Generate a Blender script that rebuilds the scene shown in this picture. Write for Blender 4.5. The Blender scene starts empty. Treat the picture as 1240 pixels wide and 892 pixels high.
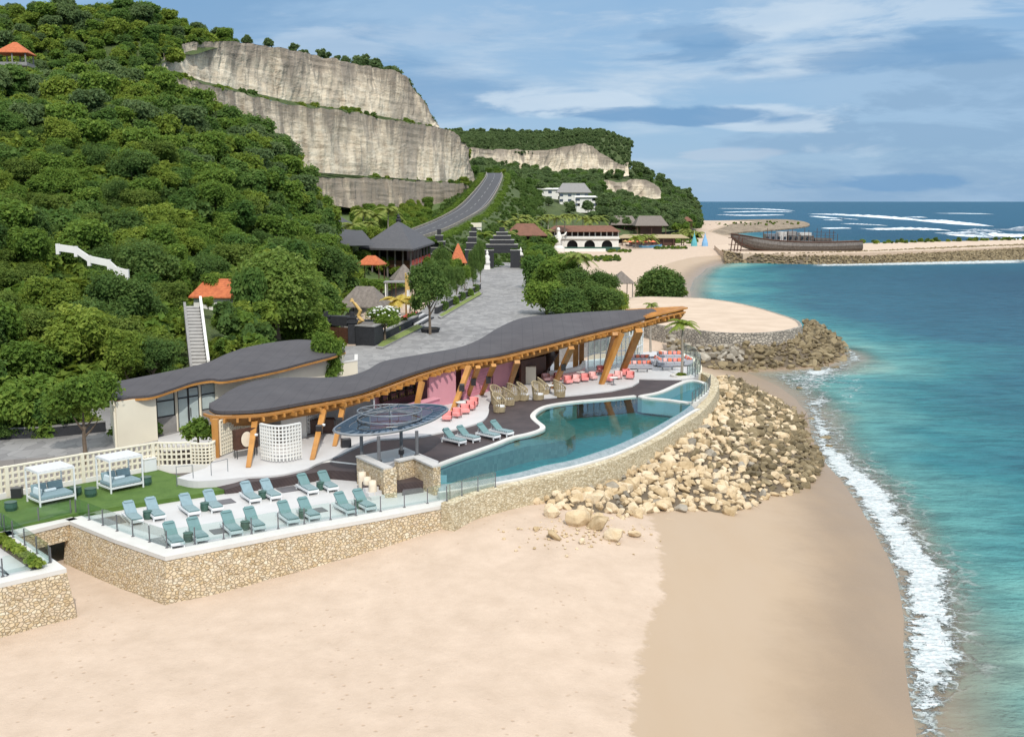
import bpy, math, random
import numpy as np
from mathutils import Vector, Matrix
from mathutils import noise as mnoise
R = math.radians
SC = bpy.context.scene
COL = SC.collection
random.seed(7); np.random.seed(7)

# ---------------------------------------------------------------- camera
CAMZ = 22.0; FPX = 1300.0; PITCH = math.atan(202.0 / FPX)
cd = bpy.data.cameras.new('camera'); cam = bpy.data.objects.new('camera', cd); COL.objects.link(cam)
cam.location = (0, 0, CAMZ); cam.rotation_euler = (R(90) - PITCH, 0, 0)
cd.sensor_width = 36.0; cd.lens = FPX / 1240 * 36.0; cd.clip_start = 0.5; cd.clip_end = 200000
SC.camera = cam
SC.render.resolution_x = 1024; SC.render.resolution_y = 736
# ---------------------------------------------------------------- light
SUN_EL, SUN_AZ = R(46), R(165)          # azimuth from +Y towards +X
tosun = Vector((math.sin(SUN_AZ) * math.cos(SUN_EL), math.cos(SUN_AZ) * math.cos(SUN_EL), math.sin(SUN_EL)))
sl = bpy.data.lights.new('sun', 'SUN'); sl.energy = 2.85; sl.angle = R(0.9); sl.color = (1.0, 0.955, 0.89)
so = bpy.data.objects.new('sun', sl); COL.objects.link(so)
so.rotation_euler = tosun.to_track_quat('Z', 'Y').to_euler(); so.location = (40, -60, 120)
W = bpy.data.worlds.new('World'); SC.world = W; W.use_nodes = True
SC.view_settings.view_transform = 'Standard'; SC.view_settings.look = 'None'
SC.view_settings.exposure = 0.16; SC.view_settings.gamma = 1.0
SC.cycles.use_denoising = True
SC.cycles.max_bounces = 6; SC.cycles.transparent_max_bounces = 16; SC.cycles.diffuse_bounces = 3
SC.cycles.glossy_bounces = 3; SC.cycles.transmission_bounces = 3
SC.cycles.sample_clamp_indirect = 6.0
def build_world():
    nt = W.node_tree; N = nt.nodes; L = nt.links; N.clear()
    out = N.new('ShaderNodeOutputWorld'); bg = N.new('ShaderNodeBackground'); bg.inputs['Strength'].default_value = 0.13
    sky = N.new('ShaderNodeTexSky'); sky.sky_type = 'NISHITA'; sky.sun_disc = False
    sky.sun_elevation = SUN_EL; sky.sun_rotation = SUN_AZ; sky.altitude = 20; sky.air_density = 1.0; sky.dust_density = 0.6; sky.ozone_density = 2.5
    tc = N.new('ShaderNodeTexCoord'); sep = N.new('ShaderNodeSeparateXYZ'); L.new(tc.outputs['Generated'], sep.inputs[0])
    def math_(op, a, b=None):
        m = N.new('ShaderNodeMath'); m.operation = op
        for i, v in enumerate((a, b)):
            if v is None: continue
            if isinstance(v, (int, float)): m.inputs[i].default_value = v
            else: L.new(v, m.inputs[i])
        return m.outputs[0]
    px, py = sep.outputs['X'], sep.outputs['Z']
    def cloud(sx, sy, detail, lo, hi, off):
        cb = N.new('ShaderNodeCombineXYZ'); L.new(math_('MULTIPLY', px, sx), cb.inputs[0]); L.new(math_('MULTIPLY', py, sy), cb.inputs[1]); cb.inputs[2].default_value = off
        n = N.new('ShaderNodeTexNoise'); n.inputs['Scale'].default_value = 1.0; n.inputs['Detail'].default_value = detail; n.inputs['Roughness'].default_value = 0.58
        n.inputs['Distortion'].default_value = 0.35
        L.new(cb.outputs[0], n.inputs['Vector'])
        mr = N.new('ShaderNodeMapRange'); mr.interpolation_type = 'SMOOTHSTEP'; mr.inputs['From Min'].default_value = lo; mr.inputs['From Max'].default_value = hi
        L.new(n.outputs['Fac'], mr.inputs['Value']); return mr.outputs[0]
    tint = N.new('ShaderNodeMixRGB'); tint.blend_type = 'MULTIPLY'; tint.inputs[0].default_value = 1; tint.inputs[2].default_value = (1.02, 0.98, 0.92, 1)
    L.new(sky.outputs[0], tint.inputs[1])
    base = N.new('ShaderNodeMixRGB'); base.inputs[0].default_value = 0.80; base.inputs[2].default_value = (1.49, 2.84, 4.65, 1)
    L.new(tint.outputs[0], base.inputs[1])
    def mix(prev, fac, col, k):
        m = N.new('ShaderNodeMixRGB'); L.new(math_('MULTIPLY', fac, k), m.inputs[0]); L.new(prev, m.inputs[1]); m.inputs[2].default_value = (*col, 1); return m.outputs[0]
    c = base.outputs[0]
    c = mix(c, cloud(2.2, 8.0, 9, 0.36, 0.66, 3.1), (2.6, 3.77, 5.12), 0.75)      # high thin veil
    c = mix(c, cloud(3.2, 15.0, 10, 0.50, 0.70, 9.7), (4.37, 5.12, 5.86), 0.80)      # bright streaks
    c = mix(c, cloud(2.2, 13.0, 8, 0.50, 0.63, 23.1), (1.26, 2.46, 4.09), 0.66)    # grey-blue bands
    def patch(prev, u, v, rx, rz, col, k, off, sc=1.0):
        x = (u - 620.0) / FPX; y = (446.0 - v) / FPX; d = Vector((x, math.cos(PITCH) + y * math.sin(PITCH), -math.sin(PITCH) + y * math.cos(PITCH))).normalized()
        ex = math_('POWER', math_('DIVIDE', math_('SUBTRACT', px, d.x), rx), 2.0); ez = math_('POWER', math_('DIVIDE', math_('SUBTRACT', py, d.z), rz), 2.0)
        nz = NZ[int(off) % 3]; f = math_('SUBTRACT', math_('MULTIPLY', nz, 2.2), math_('ADD', ex, ez))
        mr = N.new('ShaderNodeMapRange'); mr.interpolation_type = 'SMOOTHSTEP'; mr.inputs['From Min'].default_value = 0.05; mr.inputs['From Max'].default_value = 1.1; L.new(f, mr.inputs['Value'])
        return mix(prev, mr.outputs[0], col, k)
    NZ = [cloud(9.0, 38.0, 6, 0.25, 0.75, 1.7 + 9 * q) for q in range(3)]
    DKB, BRT = (1.21, 2.42, 4.05), (4.28, 5.12, 5.95)
    for u, v, rx, rz, col, k, off in ((1180, 180, 0.17, 0.080, (1.75, 2.85, 4.2), .65, 1.0), (690, 124, 0.075, 0.012, BRT, .75, 2.0), (960, 143, 0.075, 0.012, BRT, .7, 3.0), (800, 141, 0.115, 0.0085, DKB, .85, 4.0), (1010, 62, 0.17, 0.016, DKB, .65, 5.0), (1020, 22, 0.17, 0.016, BRT, .6, 6.0), (860, 42, 0.06, 0.010, DKB, .5, 7.0), (1065, 222, 0.10, 0.008, DKB, .7, 8.0), (1020, 182, 0.06, 0.009, BRT, .4, 9.0), (880, 188, 0.05, 0.006, (3.72, 4.37, 5.21), .5, 10.0), (400, 60, 0.12, 0.02, BRT, .35, 11.0), (560, 30, 0.16, 0.02, (3.35, 4.28, 5.39), .5, 12.0)):
        c = patch(c, u, v, rx, rz, col, k, off)
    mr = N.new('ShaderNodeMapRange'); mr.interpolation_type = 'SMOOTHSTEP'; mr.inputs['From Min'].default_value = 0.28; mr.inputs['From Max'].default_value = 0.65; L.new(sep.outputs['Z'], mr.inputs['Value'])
    c = mix(c, mr.outputs[0], (8.6, 9.1, 9.6), 0.9)      # unseen brightening overhead, added to the sky as soft fill light
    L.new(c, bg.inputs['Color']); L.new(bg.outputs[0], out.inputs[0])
build_world()

# ---------------------------------------------------------------- projection helpers (photo pixel <-> world)
CT, ST = math.cos(PITCH), math.sin(PITCH)
def ray(u, v):
    x = (u - 620.0) / FPX; y = (446.0 - v) / FPX
    return Vector((x, CT + y * ST, -ST + y * CT))
def G(u, v, z):
    d = ray(u, v); t = (z - CAMZ) / d.z
    return Vector((d.x * t, d.y * t, z))
def A(u, v, Y):
    d = ray(u, v); t = Y / d.y
    return Vector((d.x * t, Y, CAMZ + d.z * t))
def P3(u, Y, z):                       # column u at depth Y and height z
    zc = Y * CT - (z - CAMZ) * ST
    return Vector(((u - 620.0) / FPX * zc, Y, z))
def proj(p):
    x, y, z = p[0], p[1], p[2] - CAMZ
    zc = y * CT - z * ST; yc = y * ST + z * CT
    return 620 + FPX * x / zc, 446 - FPX * yc / zc, zc

# ---------------------------------------------------------------- mesh builder
class MB:
    def __init__(s): s.v = []; s.f = []; s.t = []
    def add(s, vs, fs, tone=0.5):
        n = len(s.v); s.v.extend([tuple(p) for p in vs]); s.f.extend([tuple(i + n for i in f) for f in fs])
    def box(s, c, size, rz=0, rx=0, ry=0, taper=1.0):
        sx, sy, sz = (q / 2 for q in size)
        M = Matrix.Rotation(rz, 4, 'Z') @ Matrix.Rotation(ry, 4, 'Y') @ Matrix.Rotation(rx, 4, 'X')
        vs = []
        for z in (-sz, sz):
            k = taper if z > 0 else 1
            for x, y in ((-sx, -sy), (sx, -sy), (sx, sy), (-sx, sy)):
                vs.append(Vector(c) + M @ Vector((x * k, y * k, z)))
        s.add(vs, [(3, 2, 1, 0), (4, 5, 6, 7), (0, 1, 5, 4), (1, 2, 6, 5), (2, 3, 7, 6), (3, 0, 4, 7)]); return s
    def beam(s, a, b, w, h, w2=None, h2=None, up=(0, 0, 1)):
        a, b = Vector(a), Vector(b); d = (b - a).normalized(); up = Vector(up)
        sd = d.cross(up)
        if sd.length < 1e-4: sd = d.cross(Vector((0, 1, 0)))
        sd.normalize(); uu = sd.cross(d).normalized(); vs = []
        for p, ww, hh in ((a, w, h), (b, w2 or w, h2 or h)):
            for i, j in ((-1, -1), (1, -1), (1, 1), (-1, 1)): vs.append(p + sd * (i * ww / 2) + uu * (j * hh / 2))
        s.add(vs, [(0, 1, 2, 3), (7, 6, 5, 4), (4, 5, 1, 0), (5, 6, 2, 1), (6, 7, 3, 2), (7, 4, 0, 3)]); return s
    def tube(s, pts, r, n=8, cap=True):
        pts = [Vector(p) for p in pts]; rings = []; m = len(pts)
        rr = r if isinstance(r, (list, tuple)) else [r] * m
        prev = None
        for i, p in enumerate(pts):
            d = (pts[min(i + 1, m - 1)] - pts[max(i - 1, 0)]).normalized()
            if prev is None:
                a = d.cross(Vector((0.123, 0.31, 0.94)))
                if a.length < 0.1: a = d.cross(Vector((1, 0, 0)))
            else: a = prev - d * prev.dot(d)
            a.normalize(); prev = a; b = d.cross(a)
            rings.append([p + (a * math.cos(t) + b * math.sin(t)) * rr[i] for t in (2 * math.pi * k / n for k in range(n))])
        vs = [q for g in rings for q in g]; fs = []
        for i in range(m - 1):
            for k in range(n):
                fs.append((i * n + k, i * n + (k + 1) % n, (i + 1) * n + (k + 1) % n, (i + 1) * n + k))
        if cap: fs.append(tuple(range(n - 1, -1, -1))); fs.append(tuple((m - 1) * n + k for k in range(n)))
        s.add(vs, fs); return s
    def lathe(s, prof, n=16, c=(0, 0, 0), a0=0, a1=2 * math.pi):
        full = abs(a1 - a0 - 2 * math.pi) < 1e-6; k = n if full else n + 1; vs = []
        for r, z in prof:
            for i in range(k):
                t = a0 + (a1 - a0) * i / n
                vs.append((c[0] + r * math.cos(t), c[1] + r * math.sin(t), c[2] + z))
        fs = []
        for j in range(len(prof) - 1):
            for i in range(n):
                i2 = (i + 1) % k
                fs.append((j * k + i, j * k + i2, (j + 1) * k + i2, (j + 1) * k + i))
        s.add(vs, fs); return s
    def prism(s, poly, z0, z1, bottom=False):
        n = len(poly)
        zz0 = z0 if isinstance(z0, list) else [z0] * n; zz1 = z1 if isinstance(z1, list) else [z1] * n
        ar = sum(poly[i][0] * poly[(i + 1) % n][1] - poly[(i + 1) % n][0] * poly[i][1] for i in range(n))
        if ar < 0: poly = poly[::-1]; zz0 = zz0[::-1]; zz1 = zz1[::-1]
        vs = [(p[0], p[1], zz0[i]) for i, p in enumerate(poly)] + [(p[0], p[1], zz1[i]) for i, p in enumerate(poly)]
        fs = [tuple(range(n, 2 * n))] + [(i, (i + 1) % n, n + (i + 1) % n, n + i) for i in range(n)]
        if bottom: fs.append(tuple(range(n - 1, -1, -1)))
        s.add(vs, fs); return s
    def sheet(s, poly, z):
        n = len(poly); ar = sum(poly[i][0] * poly[(i + 1) % n][1] - poly[(i + 1) % n][0] * poly[i][1] for i in range(n))
        if ar < 0: poly = poly[::-1]
        s.add([(p[0], p[1], z) for p in poly], [tuple(range(n))]); return s
    def grid(s, rows):
        m = len(rows[0]); vs = [p for r in rows for p in r]; fs = []
        for i in range(len(rows) - 1):
            for j in range(m - 1): fs.append((i * m + j, i * m + j + 1, (i + 1) * m + j + 1, (i + 1) * m + j))
        s.add(vs, fs); return s
    def strip(s, pts, z0, z1, t, batter=0.0, closed=False):
        """wall of thickness t along a polyline; batter pushes the foot out to the right-hand side"""
        n = len(pts); P = [Vector((p[0], p[1], 0)) for p in pts]; rows = []
        Z0 = z0 if isinstance(z0, list) else [z0] * n; Z1 = z1 if isinstance(z1, list) else [z1] * n
        for i in range(n):
            a = P[i - 1] if (i > 0 or closed) else None; b = P[(i + 1) % n] if (i < n - 1 or closed) else None
            nn = []
            for q0, q1 in ((a, P[i]), (P[i], b)):
                if q0 is None or q1 is None: continue
                d = (q1 - q0)
                if d.length < 1e-6: continue
                d.normalize(); nn.append(Vector((d.y, -d.x, 0)))
            nm = sum(nn, Vector()) / len(nn); k = max(nm.length, 0.5); nm = nm.normalized() / k
            o = P[i] + nm * (t / 2); q = P[i] - nm * (t / 2)
            rows.append([(o.x + nm.x * batter, o.y + nm.y * batter, Z0[i]), (o.x, o.y, Z1[i]), (q.x, q.y, Z1[i]), (q.x, q.y, Z0[i])])
        vs = [p for r in rows for p in r]; fs = []
        for i in range(n if closed else n - 1):
            a, b = i * 4, ((i + 1) % n) * 4
            for k in range(4): fs.append((a + k, b + k, b + (k + 1) % 4, a + (k + 1) % 4))
        if not closed: fs.append((0, 1, 2, 3)); fs.append(((n - 1) * 4 + 3, (n - 1) * 4 + 2, (n - 1) * 4 + 1, (n - 1) * 4))
        s.add(vs, fs); return s
    def build(s, name, mat, parent=None, smooth=False, bevel=0):
        me = bpy.data.meshes.new(name); o = bpy.data.objects.new(name, me); COL.objects.link(o)
        off = Vector((0, 0, 0))
        if parent is not None:
            o.parent = parent; q = parent
            while q is not None: off += q.location; q = q.parent
        vs = [(p[0] - off.x, p[1] - off.y, p[2] - off.z) for p in s.v] if off.length > 0 else s.v
        me.from_pydata(vs, [], s.f)
        if mat: me.materials.append(M[mat] if isinstance(mat, str) else mat)
        if smooth: me.polygons.foreach_set('use_smooth', [True] * len(me.polygons))
        if bevel:
            m = o.modifiers.new('bevel', 'BEVEL'); m.width = bevel; m.segments = 2; m.limit_method = 'ANGLE'
        return o
def tag(o, label=None, cat=None, group=None, kind=None):
    if label: o['label'] = label
    if cat: o['category'] = cat
    if group: o['group'] = group
    if kind: o['kind'] = kind
    return o
def thing(name, label, cat, loc=(0, 0, 0), group=None):
    o = bpy.data.objects.new(name, None); COL.objects.link(o); o.location = loc; o.empty_display_size = 0.3
    return tag(o, label, cat, group)
def copy_tree(o, loc=None, rz=None, scale=None, label=None, group=None, parent=None):
    c = o.copy(); COL.objects.link(c)
    if parent is not None: c.parent = parent
    if loc is not None: c.location = loc
    if rz is not None: c.rotation_euler = (0, 0, rz)
    if scale is not None: c.scale = scale if not isinstance(scale, (int, float)) else (scale,) * 3
    if label: c['label'] = label
    if group: c['group'] = group
    for ch in o.children: copy_tree(ch, parent=c)
    return c
class Proto:
    """first use moves the prototype itself, later uses copy it"""
    def __init__(s, root): s.r = root; s.used = False; s.kids = None
    def put(s, loc, rz=0, scale=None, label=None, group=None):
        if not s.used:
            s.used = True; o = s.r
            o.location = loc; o.rotation_euler = (0, 0, rz)
            if scale is not None: o.scale = scale if not isinstance(scale, (int, float)) else (scale,) * 3
            if label: o['label'] = label
            if group: o['group'] = group
            return o
        return copy_tree(s.r, loc, rz, scale if scale is not None else 1.0, label, group)
def struct(o): o['kind'] = 'structure'; return o
def catmull(pts, n=6, closed=False):
    pts = [tuple(p) for p in pts]; m = len(pts); out = []; k = len(pts[0])
    for i in range(m if closed else m - 1):
        if closed: a, b, c, d = (pts[(i + j) % m] for j in (-1, 0, 1, 2))
        else: a, b, c, d = pts[max(i - 1, 0)], pts[i], pts[i + 1], pts[min(i + 2, m - 1)]
        for q in range(n):
            t = q / n; t2, t3 = t * t, t * t * t
            out.append(tuple(0.5 * (2 * b[e] + (c[e] - a[e]) * t + (2 * a[e] - 5 * b[e] + 4 * c[e] - d[e]) * t2 + (3 * b[e] - a[e] - 3 * c[e] + d[e]) * t3) for e in range(k)))
    if not closed: out.append(pts[-1])
    return out
def resample(pts, n):
    P = np.array([tuple(p) for p in pts], float); d = np.r_[0, np.cumsum(np.linalg.norm(np.diff(P, axis=0), axis=1))]
    t = np.linspace(0, d[-1], n); return [tuple(np.interp(x, d, P[:, k]) for k in range(P.shape[1])) for x in t]
def GP(px, z): return [G(u, v, z) for u, v in px]
def XY(pts): return [(p[0], p[1]) for p in pts]
def in_poly(x, y, poly):
    x = np.asarray(x, float); y = np.asarray(y, float); c = np.zeros(x.shape, bool); n = len(poly)
    for i in range(n):
        x0, y0 = poly[i][0], poly[i][1]; x1, y1 = poly[(i + 1) % n][0], poly[(i + 1) % n][1]
        if y0 == y1: continue
        cond = ((y0 > y) != (y1 > y)) & (x < (x1 - x0) * (y - y0) / (y1 - y0) + x0); c ^= cond
    return c
def dist_poly(x, y, poly, closed=True):
    x = np.asarray(x, float); y = np.asarray(y, float); best = np.full(x.shape, 1e12); n = len(poly)
    for i in range(n if closed else n - 1):
        ax, ay = poly[i][0], poly[i][1]; bx, by = poly[(i + 1) % n][0], poly[(i + 1) % n][1]
        dx, dy = bx - ax, by - ay; L2 = dx * dx + dy * dy
        if L2 < 1e-9: continue
        t = np.clip(((x - ax) * dx + (y - ay) * dy) / L2, 0, 1)
        best = np.minimum(best, (x - ax - t * dx) ** 2 + (y - ay - t * dy) ** 2)
    return np.sqrt(best)
def attr(o, name, vals):
    a = o.data.attributes.new(name, 'FLOAT', 'POINT'); a.data.foreach_set('value', np.asarray(vals, np.float32))

# ---------------------------------------------------------------- materials
M = {}
class NT:
    def __init__(s, name):
        m = bpy.data.materials.new(name); m.use_nodes = True; s.m = m; s.t = m.node_tree; s.N = s.t.nodes; s.L = s.t.links
        s.b = s.N['Principled BSDF']; s.out = s.N['Material Output']; M[name] = m
        s.geo = s.N.new('ShaderNodeNewGeometry'); s.tc = s.N.new('ShaderNodeTexCoord')
    def set(s, sock, v):
        if isinstance(v, bpy.types.NodeSocket): s.L.new(v, sock)
        elif isinstance(v, (tuple, list)) and len(v) == 3 and sock.type == 'RGBA': sock.default_value = (*v, 1)
        else: sock.default_value = v
    def world(s, sc=(1, 1, 1), obj=False):
        mp = s.N.new('ShaderNodeMapping'); mp.inputs['Scale'].default_value = sc
        s.L.new(s.tc.outputs['Object'] if obj else s.geo.outputs['Position'], mp.inputs[0]); return mp.outputs[0]
    def noise(s, scale, detail=4, rough=0.55, vec=None, dist=0.0):
        n = s.N.new('ShaderNodeTexNoise'); n.inputs['Scale'].default_value = scale; n.inputs['Detail'].default_value = detail
        n.inputs['Roughness'].default_value = rough; n.inputs['Distortion'].default_value = dist
        s.L.new(vec if vec else s.geo.outputs['Position'], n.inputs['Vector']); return n.outputs['Fac']
    def voro(s, scale, feature='F1', vec=None, rnd=1.0):
        n = s.N.new('ShaderNodeTexVoronoi'); n.feature = feature; n.inputs['Scale'].default_value = scale; n.inputs['Randomness'].default_value = rnd
        s.L.new(vec if vec else s.geo.outputs['Position'], n.inputs['Vector']); return n
    def ramp(s, fac, stops, interp='LINEAR'):
        r = s.N.new('ShaderNodeValToRGB'); r.color_ramp.interpolation = interp; e = r.color_ramp.elements
        while len(e) < len(stops): e.new(0.5)
        for i, (p, c) in enumerate(stops): e[i].position = p; e[i].color = (*c, 1) if len(c) == 3 else c
        s.L.new(fac, r.inputs[0]); return r.outputs[0]
    def mr(s, v, a, b, c=0.0, d=1.0, smooth=True):
        m = s.N.new('ShaderNodeMapRange'); m.interpolation_type = 'SMOOTHSTEP' if smooth else 'LINEAR'
        for k, x in (('From Min', a), ('From Max', b), ('To Min', c), ('To Max', d)): m.inputs[k].default_value = x
        s.L.new(v, m.inputs['Value']); return m.outputs[0]
    def math(s, op, a, b=None):
        m = s.N.new('ShaderNodeMath'); m.operation = op
        for i, v in enumerate((a, b)):
            if v is not None: s.set(m.inputs[i], v)
        return m.outputs[0]
    def mix(s, fac, a, b, mode='MIX'):
        m = s.N.new('ShaderNodeMixRGB'); m.blend_type = mode; s.set(m.inputs[0], fac); s.set(m.inputs[1], a); s.set(m.inputs[2], b); return m.outputs[0]
    def attr(s, name):
        a = s.N.new('ShaderNodeAttribute'); a.attribute_name = name; return a.outputs['Fac']
    def bump(s, h, strength=0.3, dist=0.05, normal=None):
        b = s.N.new('ShaderNodeBump'); b.inputs['Strength'].default_value = strength; b.inputs['Distance'].default_value = dist
        s.L.new(h, b.inputs['Height'])
        if normal: s.L.new(normal, b.inputs['Normal'])
        s.L.new(b.outputs[0], s.b.inputs['Normal']); return b.outputs[0]
    def col(s, v): s.set(s.b.inputs['Base Color'], v); return s
    def rough(s, v): s.set(s.b.inputs['Roughness'], v); return s
    def sep(s, vec=None):
        n = s.N.new('ShaderNodeSeparateXYZ'); s.L.new(vec if vec else s.geo.outputs['Position'], n.inputs[0]); return n.outputs
    def orand(s):
        return s.N.new('ShaderNodeObjectInfo').outputs['Random']
def dk(c, k): return tuple(x * k for x in c)
def simple(name, c, rough=0.6, var=0.12, scale=2.0, bump=0.0, metal=0.0, bscale=None):
    n = NT(name); f = n.noise(scale, 5, 0.6)
    n.col(n.ramp(f, [(0.25, dk(c, 1 - var)), (0.75, dk(c, 1 + var))])).rough(rough); n.b.inputs['Metallic'].default_value = metal
    if bump: n.bump(n.noise(bscale or scale * 6, 4), bump, 0.03)
    return n
simple('white_render', (0.72, 0.70, 0.65), 0.75, 0.06, 0.8)
simple('cream_render', (0.74, 0.68, 0.54), 0.75, 0.05, 0.5)
simple('white_floor', (0.56, 0.545, 0.53), 0.55, 0.06, 0.7)
simple('white_coping', (0.62, 0.595, 0.55), 0.6, 0.07, 1.3)
simple('grey_coping', (0.50, 0.48, 0.45), 0.6, 0.1, 1.3)
simple('white_metal', (0.72, 0.73, 0.73), 0.4, 0.03, 3)
simple('black_metal', (0.025, 0.025, 0.028), 0.45, 0.2, 3)
simple('steel', (0.30, 0.31, 0.32), 0.35, 0.1, 3, metal=0.7)
simple('grey_metal', (0.12, 0.12, 0.125), 0.45, 0.15, 3)
simple('pink_render', (0.60, 0.27, 0.31), 0.7, 0.06, 0.7)
simple('pink_fabric', (0.72, 0.27, 0.25), 0.8, 0.1, 4)
simple('orange_fabric', (0.80, 0.20, 0.10), 0.8, 0.15, 4)
simple('pale_pink_fabric', (0.78, 0.45, 0.42), 0.8, 0.1, 4)
simple('grey_fabric', (0.36, 0.37, 0.40), 0.85, 0.08, 4)
simple('teal_fabric', (0.135, 0.235, 0.235), 0.85, 0.10, 5)
simple('blue_fabric', (0.215, 0.305, 0.335), 0.85, 0.10, 5)
simple('pale_fabric', (0.55, 0.63, 0.66), 0.85, 0.05, 5)
simple('canvas', (0.66, 0.66, 0.66), 0.8, 0.05, 4)
simple('green_ceramic', (0.045, 0.10, 0.075), 0.35, 0.2, 4)
simple('dark_slab', (0.13, 0.125, 0.13), 0.6, 0.2, 2)
simple('dark_wood', (0.07, 0.03, 0.018), 0.5, 0.3, 4)
simple('bark', (0.14, 0.105, 0.075), 0.9, 0.3, 3, 0.5)
simple('pale_bark', (0.30, 0.26, 0.21), 0.9, 0.25, 3, 0.4)
simple('black_stone', (0.022, 0.023, 0.027), 0.75, 0.35, 3, 0.4)
simple('grey_stone', (0.24, 0.23, 0.22), 0.8, 0.2, 2, 0.3)
simple('soil', (0.10, 0.075, 0.045), 0.95, 0.3, 1)
simple('gold', (0.55, 0.36, 0.12), 0.5, 0.3, 4)
simple('terracotta_pot', (0.72, 0.62, 0.48), 0.7, 0.1, 4)
simple('brown_roof', (0.17, 0.075, 0.045), 0.8, 0.25, 0.8, 0.3, bscale=3)
simple('flower_white', (0.8, 0.8, 0.75), 0.7, 0.02, 4)
simple('sail_teal', (0.10, 0.38, 0.42), 0.7, 0.1, 2)
simple('sail_blue', (0.20, 0.40, 0.62), 0.7, 0.1, 2)
simple('boat_blue', (0.10, 0.30, 0.50), 0.5, 0.1, 2)
simple('red_paint', (0.40, 0.04, 0.02), 0.6, 0.2, 2)
simple('sky_painted_glass', (0.42, 0.49, 0.48), 0.2, 0.1, 1)  # opaque pane; the sky reflection is painted in as its pale colour
simple('verge_lawn', (0.17, 0.215, 0.05), 0.95, 0.25, 2, 0.4)
simple('asphalt', (0.066, 0.066, 0.072), 0.9, 0.15, 0.5)
simple('line_paint', (0.28, 0.28, 0.28), 0.8, 0.1, 1)
simple('dry_reed', (0.34, 0.27, 0.16), 0.85, 0.25, 3, 0.4)
simple('boulder_bank', (0.125, 0.095, 0.062), 0.9, 0.3, 1)
def m_wood():
    n = NT('orange_timber'); g = n.noise(1.2, 5, 0.6, n.world((1, 1, 0.25))); r = n.orand()
    c = n.ramp(g, [(0.3, (0.36, 0.155, 0.032)), (0.7, (0.58, 0.275, 0.062))])
    n.col(n.mix(n.math('MULTIPLY', r, 0.35), c, (0.27, 0.115, 0.03))).rough(0.5)
    n = NT('weathered_timber'); g = n.noise(1.0, 5, 0.6, n.world((3, 3, 0.3)))
    n.col(n.ramp(g, [(0.3, (0.085, 0.075, 0.068)), (0.7, (0.195, 0.175, 0.158))])).rough(0.8)
m_wood()
def m_stonewall():
    n = NT('rubble_stone'); wv = n.world((1, 1, 1.45)); wp = n.noise(1.3, 3)
    v1 = n.voro(4.8, 'F1', wv); ve = n.voro(4.8, 'DISTANCE_TO_EDGE', wv)
    hs = n.sep(v1.outputs['Color'])[0]
    c = n.ramp(hs, [(0.0, (0.54, 0.40, 0.23)), (0.25, (0.66, 0.52, 0.33)), (0.5, (0.74, 0.61, 0.42)), (0.75, (0.63, 0.50, 0.35)), (1.0, (0.80, 0.71, 0.54))])
    c = n.mix(n.mr(n.noise(9, 5, 0.7), 0.3, 0.75, 0, 0.35), c, (0.40, 0.27, 0.13))
    edge = n.mr(ve.outputs['Distance'], 0.0, 0.04, 0.35, 1.0)
    c = n.mix(edge, (0.45, 0.34, 0.20), c)
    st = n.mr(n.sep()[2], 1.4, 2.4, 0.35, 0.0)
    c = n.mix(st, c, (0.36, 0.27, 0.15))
    n.col(c).rough(0.85); n.bump(n.math('ADD', n.mr(ve.outputs['Distance'], 0.0, 0.14), n.math('MULTIPLY', n.noise(14, 3), 0.25)), 0.8, 0.12)
    n = NT('grey_rubble'); wv = n.world((1, 1, 1.2)); v1 = n.voro(2.0, 'F1', wv); ve = n.voro(2.0, 'DISTANCE_TO_EDGE', wv)
    c = n.ramp(n.sep(v1.outputs['Color'])[0], [(0, (0.27, 0.235, 0.19)), (1, (0.47, 0.41, 0.33))]); c = n.mix(n.mr(ve.outputs['Distance'], 0.01, 0.08), (0.12, 0.11, 0.1), c)
    n.col(c).rough(0.85); n.bump(n.mr(ve.outputs['Distance'], 0, 0.15), 0.8, 0.12)
    n = NT('shingle_stone'); wv = n.world((1, 1, 2.2)); v1 = n.voro(5.0, 'F1', wv); ve = n.voro(5.0, 'DISTANCE_TO_EDGE', wv)
    c = n.ramp(n.sep(v1.outputs['Color'])[0], [(0, (0.44, 0.35, 0.21)), (0.5, (0.60, 0.50, 0.33)), (1, (0.74, 0.66, 0.48))]); c = n.mix(n.mr(ve.outputs['Distance'], 0.005, 0.05), (0.34, 0.27, 0.16), c)
    n.col(c).rough(0.85); n.bump(n.mr(ve.outputs['Distance'], 0, 0.1), 0.7, 0.06)
m_stonewall()
def m_rock():
    for name, A0, B0, C0 in (('boulder_pale', (0.36, 0.25, 0.125), (0.60, 0.455, 0.275), (0.72, 0.60, 0.43)), ('boulder_dark', (0.085, 0.066, 0.034), (0.20, 0.15, 0.078), (0.33, 0.26, 0.15)), ('boulder_grey', (0.17, 0.145, 0.11), (0.30, 0.26, 0.20), (0.48, 0.43, 0.35))):
        n = NT(name); f = n.noise(1.6, 6, 0.65); r = n.orand()
        c = n.ramp(n.math('ADD', n.math('MULTIPLY', f, 0.75), n.math('MULTIPLY', r, 0.4)), [(0.25, A0), (0.55, B0), (0.9, C0)])
        c = n.mix(n.mr(n.noise(7, 4, 0.7), 0.55, 0.75, 0, 0.5), c, dk(A0, 0.7)); n.col(c).rough(0.85); n.bump(n.noise(5, 6, 0.7), 0.6, 0.15)
m_rock()
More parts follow.
